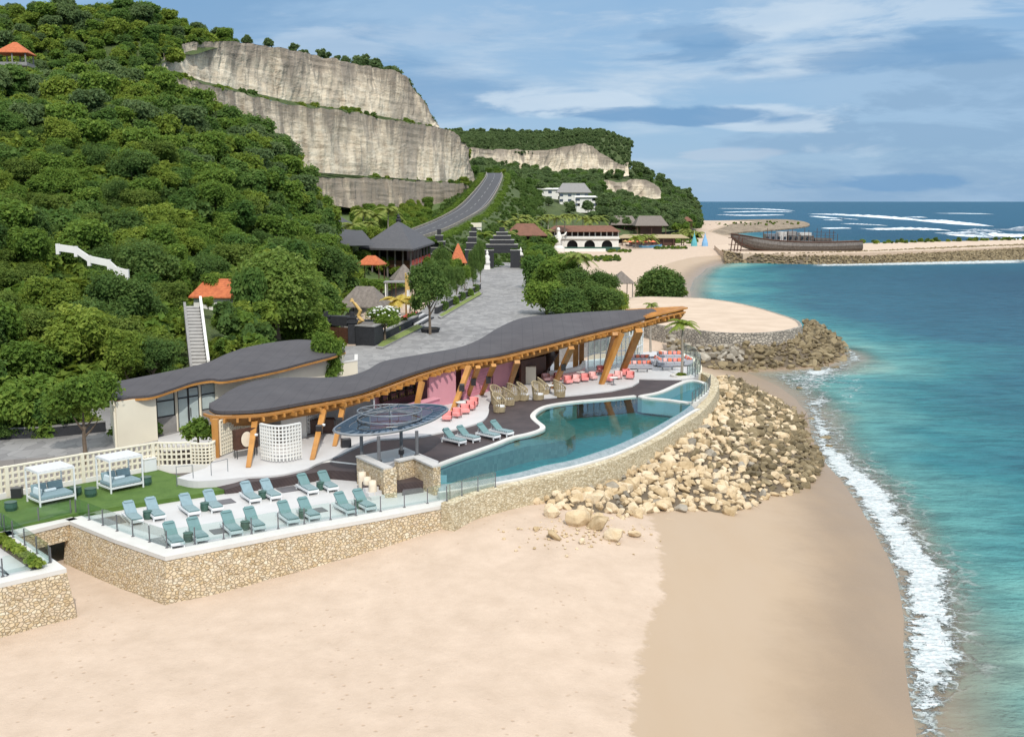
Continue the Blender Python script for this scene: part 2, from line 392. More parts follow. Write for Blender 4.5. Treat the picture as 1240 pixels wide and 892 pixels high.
def m_sand():
    n = NT('sand'); n.b.inputs['Specular IOR Level'].default_value = 0.25; sh = n.attr('shore'); w = n.noise(0.22, 5, 0.6); w2 = n.noise(2.2, 4, 0.6)
    d = n.math('ADD', sh, n.math('ADD', n.math('MULTIPLY', w, 4.0), n.math('MULTIPLY', w2, 0.9)))
    dry = n.mr(n.math('ADD', n.attr('wet'), n.math('ADD', n.math('MULTIPLY', n.math('SUBTRACT', n.noise(0.8, 4, 0.6), 0.5), 1.6), n.math('MULTIPLY', n.math('SUBTRACT', w2, 0.5), 0.9))), 0.25, -0.25); damp = n.mr(d, 4.5, 10.0)
    fine = n.noise(26, 3, 0.7)
    cd_ = n.ramp(n.noise(0.6, 6, 0.65), [(0.3, (0.490, 0.378, 0.285)), (0.7, (0.590, 0.463, 0.358))])
    foot = n.mr(n.voro(1.7).outputs['Distance'], 0.04, 0.20)
    zone = n.mr(n.noise(0.16, 3), 0.44, 0.58)
    cd_ = n.mix(n.math('MULTIPLY', n.math('SUBTRACT', 1.0, foot), n.math('ADD', n.math('MULTIPLY', zone, 0.5), 0.12)), cd_, (0.37, 0.255, 0.17))
    cw = n.mix(damp, (0.270, 0.196, 0.130), (0.435, 0.328, 0.228))
    cw = n.mix(n.mr(n.noise(0.35, 4, 0.5, n.world((1, 0.35, 1))), 0.35, 0.7, 0, 0.22), cw, (0.40, 0.28, 0.17))
    c = n.mix(dry, cw, cd_); c = n.mix(n.math('MULTIPLY', n.mr(fine, 0.35, 0.7), 0.24), c, (0.46, 0.34, 0.24)); n.col(c)
    n.rough(n.math('ADD', n.mr(d, 1.0, 9.0, 0.36, 0.7), n.math('MULTIPLY', dry, 0.3)))
    h = n.math('ADD', n.math('MULTIPLY', n.noise(3.2, 4, 0.6), 0.6), n.math('ADD', n.math('MULTIPLY', n.math('MULTIPLY', foot, zone), 0.45), n.math('MULTIPLY', n.noise(11, 3, 0.6), 0.35)))
    n.bump(n.math('MULTIPLY', h, n.math('ADD', n.math('MULTIPLY', dry, 0.95), 0.05)), 0.55, 0.10)
    n = NT('platform_sand'); n.col(n.ramp(n.noise(0.25, 6, 0.6), [(0.3, (0.50, 0.38, 0.275)), (0.7, (0.62, 0.485, 0.365))])).rough(0.9); n.bump(n.noise(3, 4), 0.3, 0.06)
m_sand()
def m_sea():
    n = NT('sea_water'); sh = n.attr('shore'); fo = n.attr('foam'); wob = n.noise(0.035, 4, 0.55)
    dep = n.math('ADD', sh, n.math('MULTIPLY', n.math('SUBTRACT', wob, 0.5), 46.0))
    c = n.ramp(n.mr(dep, 0.0, 92.0, smooth=False), [(0.0, (0.25, 0.38, 0.32)), (0.07, (0.125, 0.315, 0.295)), (0.18, (0.048, 0.205, 0.225)), (0.32, (0.030, 0.118, 0.165)), (1.0, (0.021, 0.074, 0.120))])
    sp = n.sep(); c = n.mix(n.mr(sp[1], 300, 1200), c, (0.034, 0.112, 0.182))
    c = n.mix(n.mr(n.noise(0.55, 6, 0.68, n.world((0.35, 1, 1))), 0.40, 0.66, 0, 0.75), c, n.mix(0.5, c, (0.0, 0.015, 0.035))); c = n.mix(n.mr(n.noise(0.028, 5, 0.6), 0.52, 0.68, 0, 0.35), c, n.mix(0.5, c, (0.01, 0.05, 0.06)))  # dark ripple shading mixed into the water colour, then broad darker patches
    fn = n.math('ADD', n.math('MULTIPLY', n.noise(0.9, 9, 0.70, None, 0.9), 0.7), n.math('MULTIPLY', n.noise(6, 4, 0.7), 0.3))
    fn = n.math('ADD', n.math('MULTIPLY', n.math('SUBTRACT', fn, 0.5), 2.3), 0.5); foam = n.mr(n.math('ADD', fo, n.math('SUBTRACT', fn, 1.0)), 0.0, 0.22)
    ve = n.voro(0.75, 'DISTANCE_TO_EDGE', n.N.new('ShaderNodeVectorMath').outputs[0]); vm = ve.inputs['Vector'].links[0].from_node; vm.operation = 'ADD'; n.L.new(n.geo.outputs['Position'], vm.inputs[0]); nz = n.N.new('ShaderNodeTexNoise'); nz.inputs['Scale'].default_value = 1.4; nz.inputs['Detail'].default_value = 3; n.L.new(n.geo.outputs['Position'], nz.inputs['Vector']); n.L.new(nz.outputs['Color'], vm.inputs[1])
    lace = n.math('MULTIPLY', n.mr(ve.outputs['Distance'], 0.0, 0.16, 0.8, 0.0), n.mr(n.math('ADD', fo, n.math('MULTIPLY', n.math('SUBTRACT', n.noise(0.5, 5, 0.6), 0.5), 0.7)), 0.22, 0.55)); foam = n.math('MAXIMUM', foam, lace)
    c = n.mix(foam, c, n.ramp(n.noise(2.6, 7, 0.75), [(0.36, (0.40, 0.47, 0.47)), (0.62, (0.72, 0.73, 0.72))])); n.col(c); n.rough(n.math('ADD', n.math('MULTIPLY', foam, 0.5), n.mr(sp[1], 80, 500, 0.18, 0.42))); n.b.inputs['IOR'].default_value = 1.33
    n.b.inputs['Specular IOR Level'].default_value = 0.03
    h = n.math('ADD', n.math('MULTIPLY', n.noise(0.5, 5, 0.6, n.world((0.45, 1, 1))), 1.0), n.math('ADD', n.math('MULTIPLY', n.noise(2.2, 3, 0.6, n.world((0.6, 1, 1))), 0.35), n.math('MULTIPLY', foam, 0.35)))
    n.bump(h, 0.9, 0.9)
    al = n.math('MAXIMUM', n.mr(sh, 0.2, 7.0, 0.12, 1.0), n.math('MULTIPLY', foam, 0.96)); n.set(n.b.inputs['Alpha'], al)
    n = NT('pool_water'); fr = n.N.new('ShaderNodeFresnel'); fr.inputs['IOR'].default_value = 1.33
    bp = n.N.new('ShaderNodeBump'); bp.inputs['Strength'].default_value = 0.10; bp.inputs['Distance'].default_value = 0.05; n.L.new(n.noise(2.0, 3), bp.inputs['Height']); n.L.new(bp.outputs[0], fr.inputs['Normal'])
    tr = n.N.new('ShaderNodeBsdfTransparent'); tr.inputs[0].default_value = (0.50, 0.80, 0.84, 1); gl = n.N.new('ShaderNodeBsdfGlossy'); gl.inputs['Roughness'].default_value = 0.03; n.L.new(bp.outputs[0], gl.inputs['Normal'])
    mx = n.N.new('ShaderNodeMixShader'); n.L.new(n.math('MULTIPLY', fr.outputs[0], 1.0), mx.inputs[0]); n.L.new(tr.outputs[0], mx.inputs[1]); n.L.new(gl.outputs[0], mx.inputs[2]); n.L.new(mx.outputs[0], n.out.inputs[0])
    for nm, tint, f0 in (('clear_glass', (0.90, 0.96, 0.95), 0.03), ('blue_glass', (0.26, 0.36, 0.46), 0.22), ('dark_glass', (0.16, 0.19, 0.19), 0.35), ('window_glass', (0.10, 0.13, 0.13), 0.35)):
        n = NT(nm); lw = n.N.new('ShaderNodeLayerWeight'); lw.inputs[0].default_value = 0.35
        tr = n.N.new('ShaderNodeBsdfTransparent'); tr.inputs[0].default_value = (*tint, 1); gl = n.N.new('ShaderNodeBsdfGlossy'); gl.inputs['Roughness'].default_value = 0.06
        mx = n.N.new('ShaderNodeMixShader'); n.L.new(n.math('ADD', n.math('MULTIPLY', lw.outputs['Fresnel'], 0.35), f0 * 0.6), mx.inputs[0]); n.L.new(tr.outputs[0], mx.inputs[1]); n.L.new(gl.outputs[0], mx.inputs[2]); n.L.new(mx.outputs[0], n.out.inputs[0])
    n = NT('breaker_foam'); n.col(n.ramp(n.noise(0.12, 6, 0.7), [(0.35, (0.45, 0.56, 0.62)), (0.6, (0.86, 0.88, 0.9))])).rough(0.8)
    n.set(n.b.inputs['Alpha'], n.mr(n.math('ADD', n.attr('edge'), n.math('SUBTRACT', n.noise(0.09, 6, 0.7, n.world((1, 0.35, 1))), 1.0)), 0.0, 0.15))
m_sea()
def m_misc():
    n = NT('bitumen_roof'); n.col(n.ramp(n.noise(0.5, 6, 0.65), [(0.3, (0.060, 0.054, 0.058)), (0.7, (0.080, 0.073, 0.076))])).rough(0.8); wv = n.N.new('ShaderNodeTexWave'); wv.inputs['Scale'].default_value = 0.32; wv.bands_direction = 'X'; n.L.new(n.geo.outputs['Position'], wv.inputs['Vector']); c0 = n.b.inputs['Base Color'].links[0].from_socket; n.col(n.mix(n.mr(wv.outputs['Fac'], 0.0, 0.012, 0.45, 0.0), n.mix(n.mr(n.noise(0.16, 5, 0.7), 0.5, 0.7, 0, 0.35), c0, (0.10, 0.097, 0.10)), (0.03, 0.03, 0.034))); n.bump(n.noise(14, 3), 0.2, 0.02)
    n = NT('deck_boards'); wv = n.N.new('ShaderNodeTexWave'); wv.inputs['Scale'].default_value = 2.1; wv.bands_direction = 'DIAGONAL'; n.L.new(n.geo.outputs['Position'], wv.inputs['Vector'])
    c = n.ramp(n.noise(0.7, 5, 0.6), [(0.3, (0.038, 0.026, 0.026)), (0.7, (0.075, 0.052, 0.050))]); n.col(n.mix(n.mr(wv.outputs['Fac'], 0.0, 0.25, 0.4, 0.0), c, (0.015, 0.01, 0.01))).rough(0.65)
    n = NT('turf'); n.col(n.ramp(n.noise(1.2, 6, 0.7), [(0.3, (0.055, 0.115, 0.014)), (0.7, (0.095, 0.170, 0.028))])).rough(0.9); n.bump(n.noise(30, 3), 0.6, 0.04)
    n = NT('plaza_paving'); v = n.voro(1.1, 'F1', n.world((1, 0.55, 1)), 0.9); c = n.ramp(n.sep(v.outputs['Color'])[0], [(0, (0.175, 0.168, 0.165)), (1, (0.29, 0.28, 0.27))])
    c = n.mix(n.mr(n.noise(0.10, 5, 0.6), 0.35, 0.7, 0, 0.5), c, (0.33, 0.315, 0.30)); c = n.mix(n.mr(n.voro(1.1, 'DISTANCE_TO_EDGE', n.world((1, 0.55, 1)), 0.9).outputs['Distance'], 0.0, 0.04, 0.4, 0), c, (0.09, 0.09, 0.09)); n.col(c).rough(0.8)
    n = NT('pool_tile'); v = n.voro(3.3, 'F1', None, 0.0); c = n.ramp(n.sep(v.outputs['Color'])[0], [(0, (0.016, 0.20, 0.19)), (1, (0.03, 0.29, 0.275))]); n.col(c).rough(0.4)
    n = NT('shelf_tile'); v = n.voro(3.3, 'F1', None, 0.0); c = n.ramp(n.sep(v.outputs['Color'])[0], [(0, (0.15, 0.215, 0.185)), (1, (0.25, 0.31, 0.26))]); n.col(c).rough(0.4)
    n = NT('wet_tile'); n.col(n.ramp(n.noise(3, 5, 0.7), [(0.3, (0.17, 0.22, 0.23)), (0.7, (0.32, 0.36, 0.37))])).rough(0.25)
    n = NT('terracotta_tile'); wv = n.N.new('ShaderNodeTexWave'); wv.inputs['Scale'].default_value = 1.6; wv.bands_direction = 'Z'; n.L.new(n.geo.outputs['Position'], wv.inputs['Vector'])
    c = n.ramp(n.noise(2.2, 5, 0.7), [(0.3, (0.36, 0.085, 0.028)), (0.7, (0.62, 0.18, 0.06))]); n.col(n.mix(n.mr(wv.outputs['Fac'], 0.0, 0.4, 0.45, 0), c, (0.2, 0.05, 0.02))).rough(0.75)
    n = NT('thatch'); f = n.noise(2.5, 6, 0.7, n.world((1, 1, 0.35))); n.col(n.ramp(f, [(0.3, (0.12, 0.10, 0.085)), (0.7, (0.24, 0.205, 0.175))])).rough(0.95); n.bump(f, 0.6, 0.1)
    n = NT('slate_roof'); f = n.noise(1.6, 6, 0.7); n.col(n.ramp(f, [(0.3, (0.060, 0.060, 0.066)), (0.7, (0.105, 0.102, 0.108))])).rough(0.85)
    n = NT('pink_tile'); wv = n.N.new('ShaderNodeTexWave'); wv.inputs['Scale'].default_value = 1.1; wv.bands_direction = 'Z'; n.L.new(n.geo.outputs['Position'], wv.inputs['Vector']); n.col(n.mix(n.mr(wv.outputs['Fac'], 0.0, 0.2, 0.45, 0), (0.62, 0.24, 0.31), (0.35, 0.12, 0.16))).rough(0.6)
    n = NT('lounger_stripe'); wv = n.N.new('ShaderNodeTexWave'); wv.inputs['Scale'].default_value = 1.7; wv.bands_direction = 'X'; n.L.new(n.tc.outputs['Object'], wv.inputs['Vector'])
    n.col(n.mix(n.mr(wv.outputs['Fac'], 0.72, 0.86), (0.125, 0.215, 0.22), (0.40, 0.46, 0.48))).rough(0.85)
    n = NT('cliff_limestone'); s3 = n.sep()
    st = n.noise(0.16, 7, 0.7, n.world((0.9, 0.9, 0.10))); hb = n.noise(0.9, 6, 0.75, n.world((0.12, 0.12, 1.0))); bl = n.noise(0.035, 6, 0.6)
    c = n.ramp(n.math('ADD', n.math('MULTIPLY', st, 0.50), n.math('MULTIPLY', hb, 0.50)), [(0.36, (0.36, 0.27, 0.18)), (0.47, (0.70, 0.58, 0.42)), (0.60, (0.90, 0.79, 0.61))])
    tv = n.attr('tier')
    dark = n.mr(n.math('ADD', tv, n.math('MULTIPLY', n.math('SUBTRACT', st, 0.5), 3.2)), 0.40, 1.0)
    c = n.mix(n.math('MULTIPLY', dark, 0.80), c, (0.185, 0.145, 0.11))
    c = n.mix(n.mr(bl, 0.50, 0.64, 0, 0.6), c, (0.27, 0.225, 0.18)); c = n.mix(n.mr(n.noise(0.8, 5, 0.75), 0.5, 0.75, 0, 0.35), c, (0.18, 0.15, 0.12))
    n.col(c).rough(0.9); n.bump(n.math('ADD', hb, n.math('ADD', st, n.noise(1.0, 5, 0.7))), 0.5, 0.8)
    n = NT('hill_ground'); n.col(n.ramp(n.noise(0.3, 6, 0.7), [(0.3, (0.04, 0.065, 0.016)), (0.7, (0.09, 0.12, 0.035))])).rough(1.0); n.bump(n.noise(1.2, 5, 0.7), 0.8, 0.6)
    n = NT('grass_slope'); n.col(n.ramp(n.noise(0.25, 6, 0.7), [(0.3, (0.055, 0.095, 0.022)), (0.7, (0.115, 0.165, 0.045))])).rough(1.0); n.bump(n.noise(1.2, 5, 0.7), 0.6, 0.5)
    n = NT('reef_rock'); n.col(n.ramp(n.noise(0.15, 6, 0.75), [(0.3, (0.10, 0.075, 0.05)), (0.5, (0.24, 0.18, 0.12)), (0.65, (0.52, 0.42, 0.30))])).rough(0.95); n.bump(n.noise(0.6, 6, 0.8), 1.0, 0.8)
m_misc()
def leafmat(name, dark, mid, light, trans=0.3):
    n = NT(name); t = n.attr('tone'); r = n.orand(); big = n.noise(0.05, 3, 0.5)
    x = n.math('ADD', n.math('MULTIPLY', t, 0.62), n.math('ADD', n.math('MULTIPLY', r, 0.20), n.math('MULTIPLY', n.math('SUBTRACT', big, 0.5), 0.5)))
    c = n.ramp(x, [(0.12, dark), (0.45, mid), (0.85, light)]); n.col(c).rough(0.75); n.b.inputs['Specular IOR Level'].default_value = 0.2
    tl = n.N.new('ShaderNodeBsdfTranslucent'); n.L.new(n.mix(0.5, c, (light[0] * 1.3, light[1] * 1.25, light[2])), tl.inputs[0])
    mx = n.N.new('ShaderNodeMixShader'); mx.inputs[0].default_value = trans; n.L.new(n.b.outputs[0], mx.inputs[1]); n.L.new(tl.outputs[0], mx.inputs[2]); n.L.new(mx.outputs[0], n.out.inputs[0])
leafmat('leaf_green', (0.066, 0.122, 0.021), (0.138, 0.232, 0.039), (0.270, 0.355, 0.066), 0.45)
leafmat('leaf_dark', (0.050, 0.102, 0.026), (0.104, 0.178, 0.044), (0.192, 0.265, 0.070), 0.45)
leafmat('leaf_lime', (0.105, 0.168, 0.026), (0.205, 0.280, 0.044), (0.350, 0.405, 0.075), 0.45)
leafmat('leaf_far', (0.078, 0.132, 0.050), (0.130, 0.195, 0.076), (0.205, 0.270, 0.105), 0.45)
leafmat('leaf_yellow', (0.233, 0.214, 0.040), (0.467, 0.373, 0.075), (0.68, 0.50, 0.11))
leafmat('leaf_palm', (0.095, 0.146, 0.034), (0.198, 0.245, 0.052), (0.325, 0.335, 0.090), 0.25)
leafmat('leaf_olive', (0.066, 0.112, 0.022), (0.138, 0.202, 0.038), (0.235, 0.290, 0.064), 0.45)
leafmat('leaf_cool', (0.050, 0.112, 0.024), (0.104, 0.192, 0.042), (0.185, 0.270, 0.068), 0.45)
leafmat('leaf_dome', (0.088, 0.152, 0.028), (0.175, 0.262, 0.052), (0.290, 0.366, 0.095), 0.45)
# ================================================================ coast, beach, sea
SEA = 0.0; SANDZ = 1.75; TZ = 4.15; DZ = 4.75; PZ = 4.66
COAST = XY(GP([(1150, 1040), (1118, 940), (1107, 880), (1103, 856), (1097, 821), (1093, 786), (1094, 743), (1083, 691), (1053, 634), (1022, 586), (998, 560), (984, 535), (976, 500), (962, 482), (940, 466), (912, 454), (890, 447), (905, 450),
    (949, 448), (1000, 444), (1026, 432), (1016, 424)], 0.0)) + XY(GP([(984, 396), (972, 391), (964, 386.5), (940, 378.3), (916, 371), (888, 364.8), (858, 360.3), (842, 358.5)], 4.0)) + XY(GP([(834, 350), (840, 338), (856, 324), (880, 316.5), (900, 315), (1000, 316), (1240, 311), (1480, 306)], 0.0))
COAST += [(520, 520), (240, 520), (150, 495), (130, 520), (150, 760), (215, 1010), (270, 1130), (235, 1220), (190, 1200), (215, 1500), (262, 1560), (240, 1760), (60, 1900), (-2500, 2600), (-2500, 20), (19, 20)]
def shore_dist(x, y):
    d = dist_poly(x, y, COAST); return np.where(in_poly(x, y, COAST), d, -d)   # >0 inland
def polar(r0, r1, nr, a0, a1, na):
    r = np.exp(np.linspace(math.log(r0), math.log(r1), nr)); a = np.radians(np.linspace(a0, a1, na)); rr, aa = np.meshgrid(r, a, indexing='ij')
    return rr * np.sin(aa), rr * np.cos(aa)
def gridmesh(name, X, Y, Z, mat, smooth=True):
    nr, na = X.shape; v = np.stack([X, Y, Z], -1).reshape(-1, 3); i = np.arange(nr - 1)[:, None] * na + np.arange(na - 1)[None]
    f = np.stack([i, i + 1, i + na + 1, i + na], -1).reshape(-1, 4)
    me = bpy.data.meshes.new(name); me.vertices.add(len(v)); me.vertices.foreach_set('co', v.astype(np.float32).ravel())
    me.loops.add(f.size); me.polygons.add(len(f)); me.polygons.foreach_set('loop_start', np.arange(0, f.size, 4)); me.polygons.foreach_set('loop_total', np.full(len(f), 4)); me.loops.foreach_set('vertex_index', f[:, ::-1].ravel().astype(np.int32))
    me.update(calc_edges=True); me.validate(); me.materials.append(M[mat])
    if smooth: me.polygons.foreach_set('use_smooth', [True] * len(me.polygons))
    o = bpy.data.objects.new(name, me); COL.objects.link(o); return o
def vnoise(x, y, s, seed=0.0):
    return np.array([mnoise.noise((a * s, b * s, seed)) for a, b in zip(x.ravel(), y.ravel())]).reshape(x.shape)
def sand_height(x, y, d):
    z = np.where(d > 0, np.minimum(d * 0.10, 0.70 + d * 0.065), d * 0.07)
    z = np.clip(z, -3.0, SANDZ); k = np.clip((d - 12) / 6, 0, 1)
    return z
BERM = G(612, 618, 3.0)
def berm(x, y): return 1.30 * np.exp(-((x - BERM.x) ** 2 + (y - BERM.y) ** 2) / (2 * 8.5 ** 2))
def sandz(x, y):
    x = np.array([x]); y = np.array([y]); d_ = shore_dist(x, y); return float((sand_height(x, y, d_) + berm(x, y))[0])
X, Y = polar(26, 60000, 230, -62, 62, 200); d = shore_dist(X, Y); Z = sand_height(X, Y, d) + berm(X, Y) * np.clip((d - 6) / 6, 0, 1)
near = (Y < 130); Z = Z + np.where(near & (d > 11), 0.07 * vnoise(X, Y, 0.5) + 0.04 * vnoise(X, Y, 1.6, 5.0), 0) * np.clip((d - 11) / 2, 0, 1)
Z = np.where(Y > 2200, -3.0, Z)
ground = struct(gridmesh('ground_sand', X, Y, Z, 'sand')); attr(ground, 'shore', d.ravel())
WB = XY(GP([(760, 560), (776, 610), (785, 640), (799, 680), (802, 720), (791, 750), (777, 785), (768, 830), (763, 900), (758, 1000), (750, 1100)], 1.2))
wi = in_poly(X, Y, WB + [(200, WB[-1][1]), (200, WB[0][1])]); wd = dist_poly(X, Y, WB, False)
attr(ground, 'wet', np.where(Y < WB[0][1] - 1, np.where(wi, wd, -wd), np.clip(13.0 - d, -9, 9)).ravel())
# sea, with the depth and the foam of the swash as attributes
def pline(px): return XY(GP(px, 0.0))
XS, YS = polar(26, 120000, 640, -34, 62, 380); ds = -shore_dist(XS, YS); foam = np.zeros(XS.shape)
def add_foam(outline, amp, soft):
    global foam
    P = pline(outline); e = dist_poly(XS, YS, P); ins = in_poly(XS, YS, P); s = np.where(ins, e, -e)
    foam = np.maximum(foam, amp * np.clip((s + soft) / (2.2 * soft), 0, 1))
FL = [(978, 500), (988, 545), (994, 562), (1022, 588), (1053, 636), (1083, 693), (1094, 745), (1092, 788), (1096, 823), (1103, 858), (1110, 905), (1118, 960), (1130, 1040)]
FR = [(1175, 1040), (1152, 960), (1139, 905), (1140, 862), (1172, 800), (1160, 745), (1153, 690), (1108, 640), (1084, 596), (1040, 562), (1012, 538), (1000, 510), (990, 488)]
add_foam(FL + FR, 0.96, 1.1); add_foam([(u - 5, v) for u, v in FL] + [(u + 34, v) for u, v in FR], 0.56, 2.4)
add_foam([(915, 452), (945, 449), (1000, 444), (1030, 430), (1044, 434), (1040, 452), (1006, 470), (1000, 490), (975, 490), (960, 478), (935, 464)], 0.60, 2.5)
add_foam([(960, 448), (1012, 443), (1034, 428), (1038, 440), (1004, 456), (986, 463)], 0.82, 1.5); add_foam([(972, 486), (1000, 476), (1010, 484), (996, 498), (1000, 520), (988, 530), (978, 510)], 0.82, 1.2)
add_foam([(1014, 416), (1036, 426), (1046, 436), (1030, 440), (1022, 426)], 0.9, 1.2); add_foam([(830, 352), (850, 322), (858, 324), (842, 340), (838, 354)], 0.9, 2.0)
add_foam([(985, 318), (1240, 313), (1240, 318.5), (1100, 321), (985, 322.5)], 0.8, 3.0); add_foam([(1232, 311), (1262, 309), (1262, 316), (1234, 317)], 1.1, 3.0)
add_foam([(1000, 470), (1040, 452), (1062, 462), (1050, 486), (1020, 520), (1004, 510)], 0.42, 3.0); add_foam([(1040, 425), (1056, 432), (1050, 448), (1036, 446)], 0.55, 2.0)
sea = struct(gridmesh('sea_water', XS, YS, np.zeros(XS.shape), 'sea_water')); attr(sea, 'shore', ds.ravel()); attr(sea, 'foam', foam.ravel())
# breakers on the reef: low ridges of white water
def breaker(px, height, w):
    P = resample(catmull(GP(px, 0.0), 6), 60); mb = MB(); rows = []; ed = []
    for j, (k, h) in enumerate(((-0.6, 0.03), (-0.25, 0.7), (0.0, 1.0), (0.5, 0.35), (1.3, 0.05), (2.6, 0.02))):
        row = []
        for i, p in enumerate(P):
            e = math.sin(math.pi * i / (len(P) - 1)) ** 0.5; q = 1 + 0.5 * mnoise.noise((i * 0.35, p[0] * 0.01, 3))
            row.append((p[0], p[1] + k * w * q * (0.4 + 0.6 * e), 0.02 + h * height * e * q)); ed.append((0.25, 1.3, 1.3, 1.0, 0.7, 0.1)[j] * min(1, 3 * e))
        rows.append(row)
    mb.grid(rows); o = struct(mb.build('breaking_wave', 'breaker_foam', smooth=True)); attr(o, 'edge', ed)
for px, h, w in (([(900, 270.5), (925, 269.5), (945, 270)], .5, 9), ([(1020, 271), (1075, 273.5)], .6, 14), ([(1170, 279), (1215, 282)], 1.2, 18), ([(985, 262), (1010, 264.5), (1040, 266)], .9, 22), ([(870, 252.6), (920, 253.4), (962, 255.4)], 1.3, 60), ([(880, 257.2), (920, 256.6), (960, 257.0)], 1.1, 45), ([(868, 260.2), (900, 261.4), (950, 260.4)], 1.0, 26), ([(982, 259.2), (1050, 262.4), (1120, 267.4)], 1.9, 50),
                 ([(1120, 266.8), (1165, 271.4), (1200, 274.4)], 1.7, 40), ([(1058, 278.4), (1105, 278.2), (1150, 279.5)], 1.2, 24), ([(1148, 283.2), (1200, 287), (1260, 286.5)], 1.8, 22), ([(1226, 279.5), (1260, 281.5)], 2.4, 26), ([(1103, 263.4), (1120, 263.8)], 1.0, 26), ([(1003, 266.6), (1020, 267)], 0.7, 20),
                 ([(1160, 284.5), (1210, 290), (1270, 291)], 0.9, 20), ([(1000, 277), (1030, 276.5)], 0.5, 14), ([(1145, 258.6), (1200, 259.4)], .8, 50)):
    breaker(px, h * 1.35, w * 1.2)

# ================================================================ leaves, trees
def crown_mesh(name, seed, lobes, n, size, mat, squash=0.95, core=True, droop=0.0, elong=1.5):
    rng = np.random.RandomState(seed); v = []; f = []; tone = []
    L = np.array(lobes, float); w = L[:, 3] ** 2; w /= w.sum(); pick = rng.choice(len(L), n, p=w); lt = rng.rand(len(L))
    d = rng.normal(size=(n, 3)); d /= np.linalg.norm(d, axis=1)[:, None]; d[:, 2] = np.where((d[:, 2] < -0.35) & (rng.rand(n) < 0.75), -d[:, 2], d[:, 2])
    rad = 0.70 + 0.50 * rng.rand(n) ** 1.5; fr = np.array([mnoise.noise((q[0] * 2.2 + k * 7, q[1] * 2.2, q[2] * 2.2)) for q, k in zip(d, pick)]); rad = rad * (1 + 0.28 * fr)
    c = L[pick, :3] + d * (L[pick, 3] * rad)[:, None] * np.array([1, 1, squash]); c[:, 2] -= droop * rng.rand(n)
    nrm = d * 0.9 + rng.normal(size=(n, 3)) * 0.55 + np.array([0, 0, 0.45]); nrm /= np.linalg.norm(nrm, axis=1)[:, None]
    a = np.cross(nrm, rng.normal(size=(n, 3))); a /= np.linalg.norm(a, axis=1)[:, None]; b = np.cross(nrm, a); s = size * (0.6 + 0.8 * rng.rand(n))[:, None]
    tn = np.clip(0.35 * lt[pick] + 0.45 * rng.rand(n) + 0.55 * fr + 0.06, 0, 1)
    bend = nrm * s * 0.22
    V = np.stack([c + a * s * elong * .5 - bend, c + b * s * .5, c - a * s * elong * .5 - bend, c - b * s * .5], 1).reshape(-1, 3); F = np.arange(4 * n).reshape(-1, 4)
    v = V.tolist(); f = F.tolist(); tone = np.repeat(tn, 4).tolist()
    if core:
        for q in range(len(L)):
            k = len(v); ring = 7
            for i in range(1, 4):
                for j in range(ring):
                    t = math.pi * i / 4; p = 2 * math.pi * j / ring; rr = L[q, 3] * 0.70
                    v.append((L[q, 0] + rr * math.sin(t) * math.cos(p), L[q, 1] + rr * math.sin(t) * math.sin(p), L[q, 2] + rr * squash * math.cos(t))); tone.append(0.4)
            for i in range(2):
                for j in range(ring): f.append((k + i * ring + j, k + (i + 1) * ring + j, k + (i + 1) * ring + (j + 1) % ring, k + i * ring + (j + 1) % ring))
            f.append(tuple(k + j for j in range(ring)))
    me = bpy.data.meshes.new(name); me.from_pydata(v, [], f); me.materials.append(M[mat])
    at = me.attributes.new('tone', 'FLOAT', 'POINT'); at.data.foreach_set('value', np.array(tone, np.float32)); return me
def lobes_broad(seed, r=3.4, h=3.0, n=9):
    rng = random.Random(seed); out = [(0, 0, h * 0.9, r * 0.62)]
    for i in range(n):
        a = 2 * math.pi * i / n * 1.6 + rng.random(); q = r * rng.uniform(0.35, 0.72); z = h * rng.uniform(0.25, 1.3) - q * 0.12
        out.append((q * math.cos(a), q * math.sin(a), z, r * rng.uniform(0.30, 0.50)))
    return out
def trunk_mesh(name, h, r, mat='bark', limbs=4, seed=0, spread=1.6):
    rng = random.Random(seed); mb = MB(); mb.tube([(0, 0, -1.2), (0.08, 0.05, h * 0.35), (-0.05, 0.1, h * 0.7), (0.05, 0, h * 1.15)], [r * 1.25, r, r * 0.75, r * 0.35], 7)
    for i in range(limbs):
        a = 2 * math.pi * i / limbs + rng.random(); z = h * rng.uniform(0.45, 0.7)
        mb.tube([(0, 0, z), (spread * 0.5 * math.cos(a), spread * 0.5 * math.sin(a), z + h * 0.22), (spread * math.cos(a), spread * math.sin(a), z + h * 0.5)], [r * 0.55, r * 0.4, r * 0.15], 5)
    me = bpy.data.meshes.new(name); me.from_pydata(mb.v, [], mb.f); me.materials.append(M[mat]); return me
def mobj(name, me, parent=None, loc=(0, 0, 0)):
    o = bpy.data.objects.new(name, me); COL.objects.link(o); o.location = loc
    if parent: o.parent = parent
    return o
BK = (('leaf_green', 8200, .25), ('leaf_green', 6000, .32), ('leaf_dark', 8200, .25), ('leaf_lime', 7600, .26), ('leaf_cool', 4200, .40), ('leaf_dark', 9500, .21), ('leaf_olive', 9000, .22), ('leaf_cool', 7800, .26))
BROAD = [crown_mesh('crown', 11 + i, lobes_broad(i, 3.4, 3.8, 11 + i % 3), q[1], q[2], q[0]) for i, q in enumerate(BK)]
BROADF = [crown_mesh('crown', 41 + i, lobes_broad(20 + i, 3.4, 3.8, 10), 3400, 0.40, ('leaf_green', 'leaf_cool', 'leaf_far', 'leaf_lime')[i]) for i in range(4)]
FARC = [crown_mesh('crown', 61 + i, lobes_broad(30 + i, 3.4, 3.4, 8), 1500, 0.65, 'leaf_far') for i in range(3)]
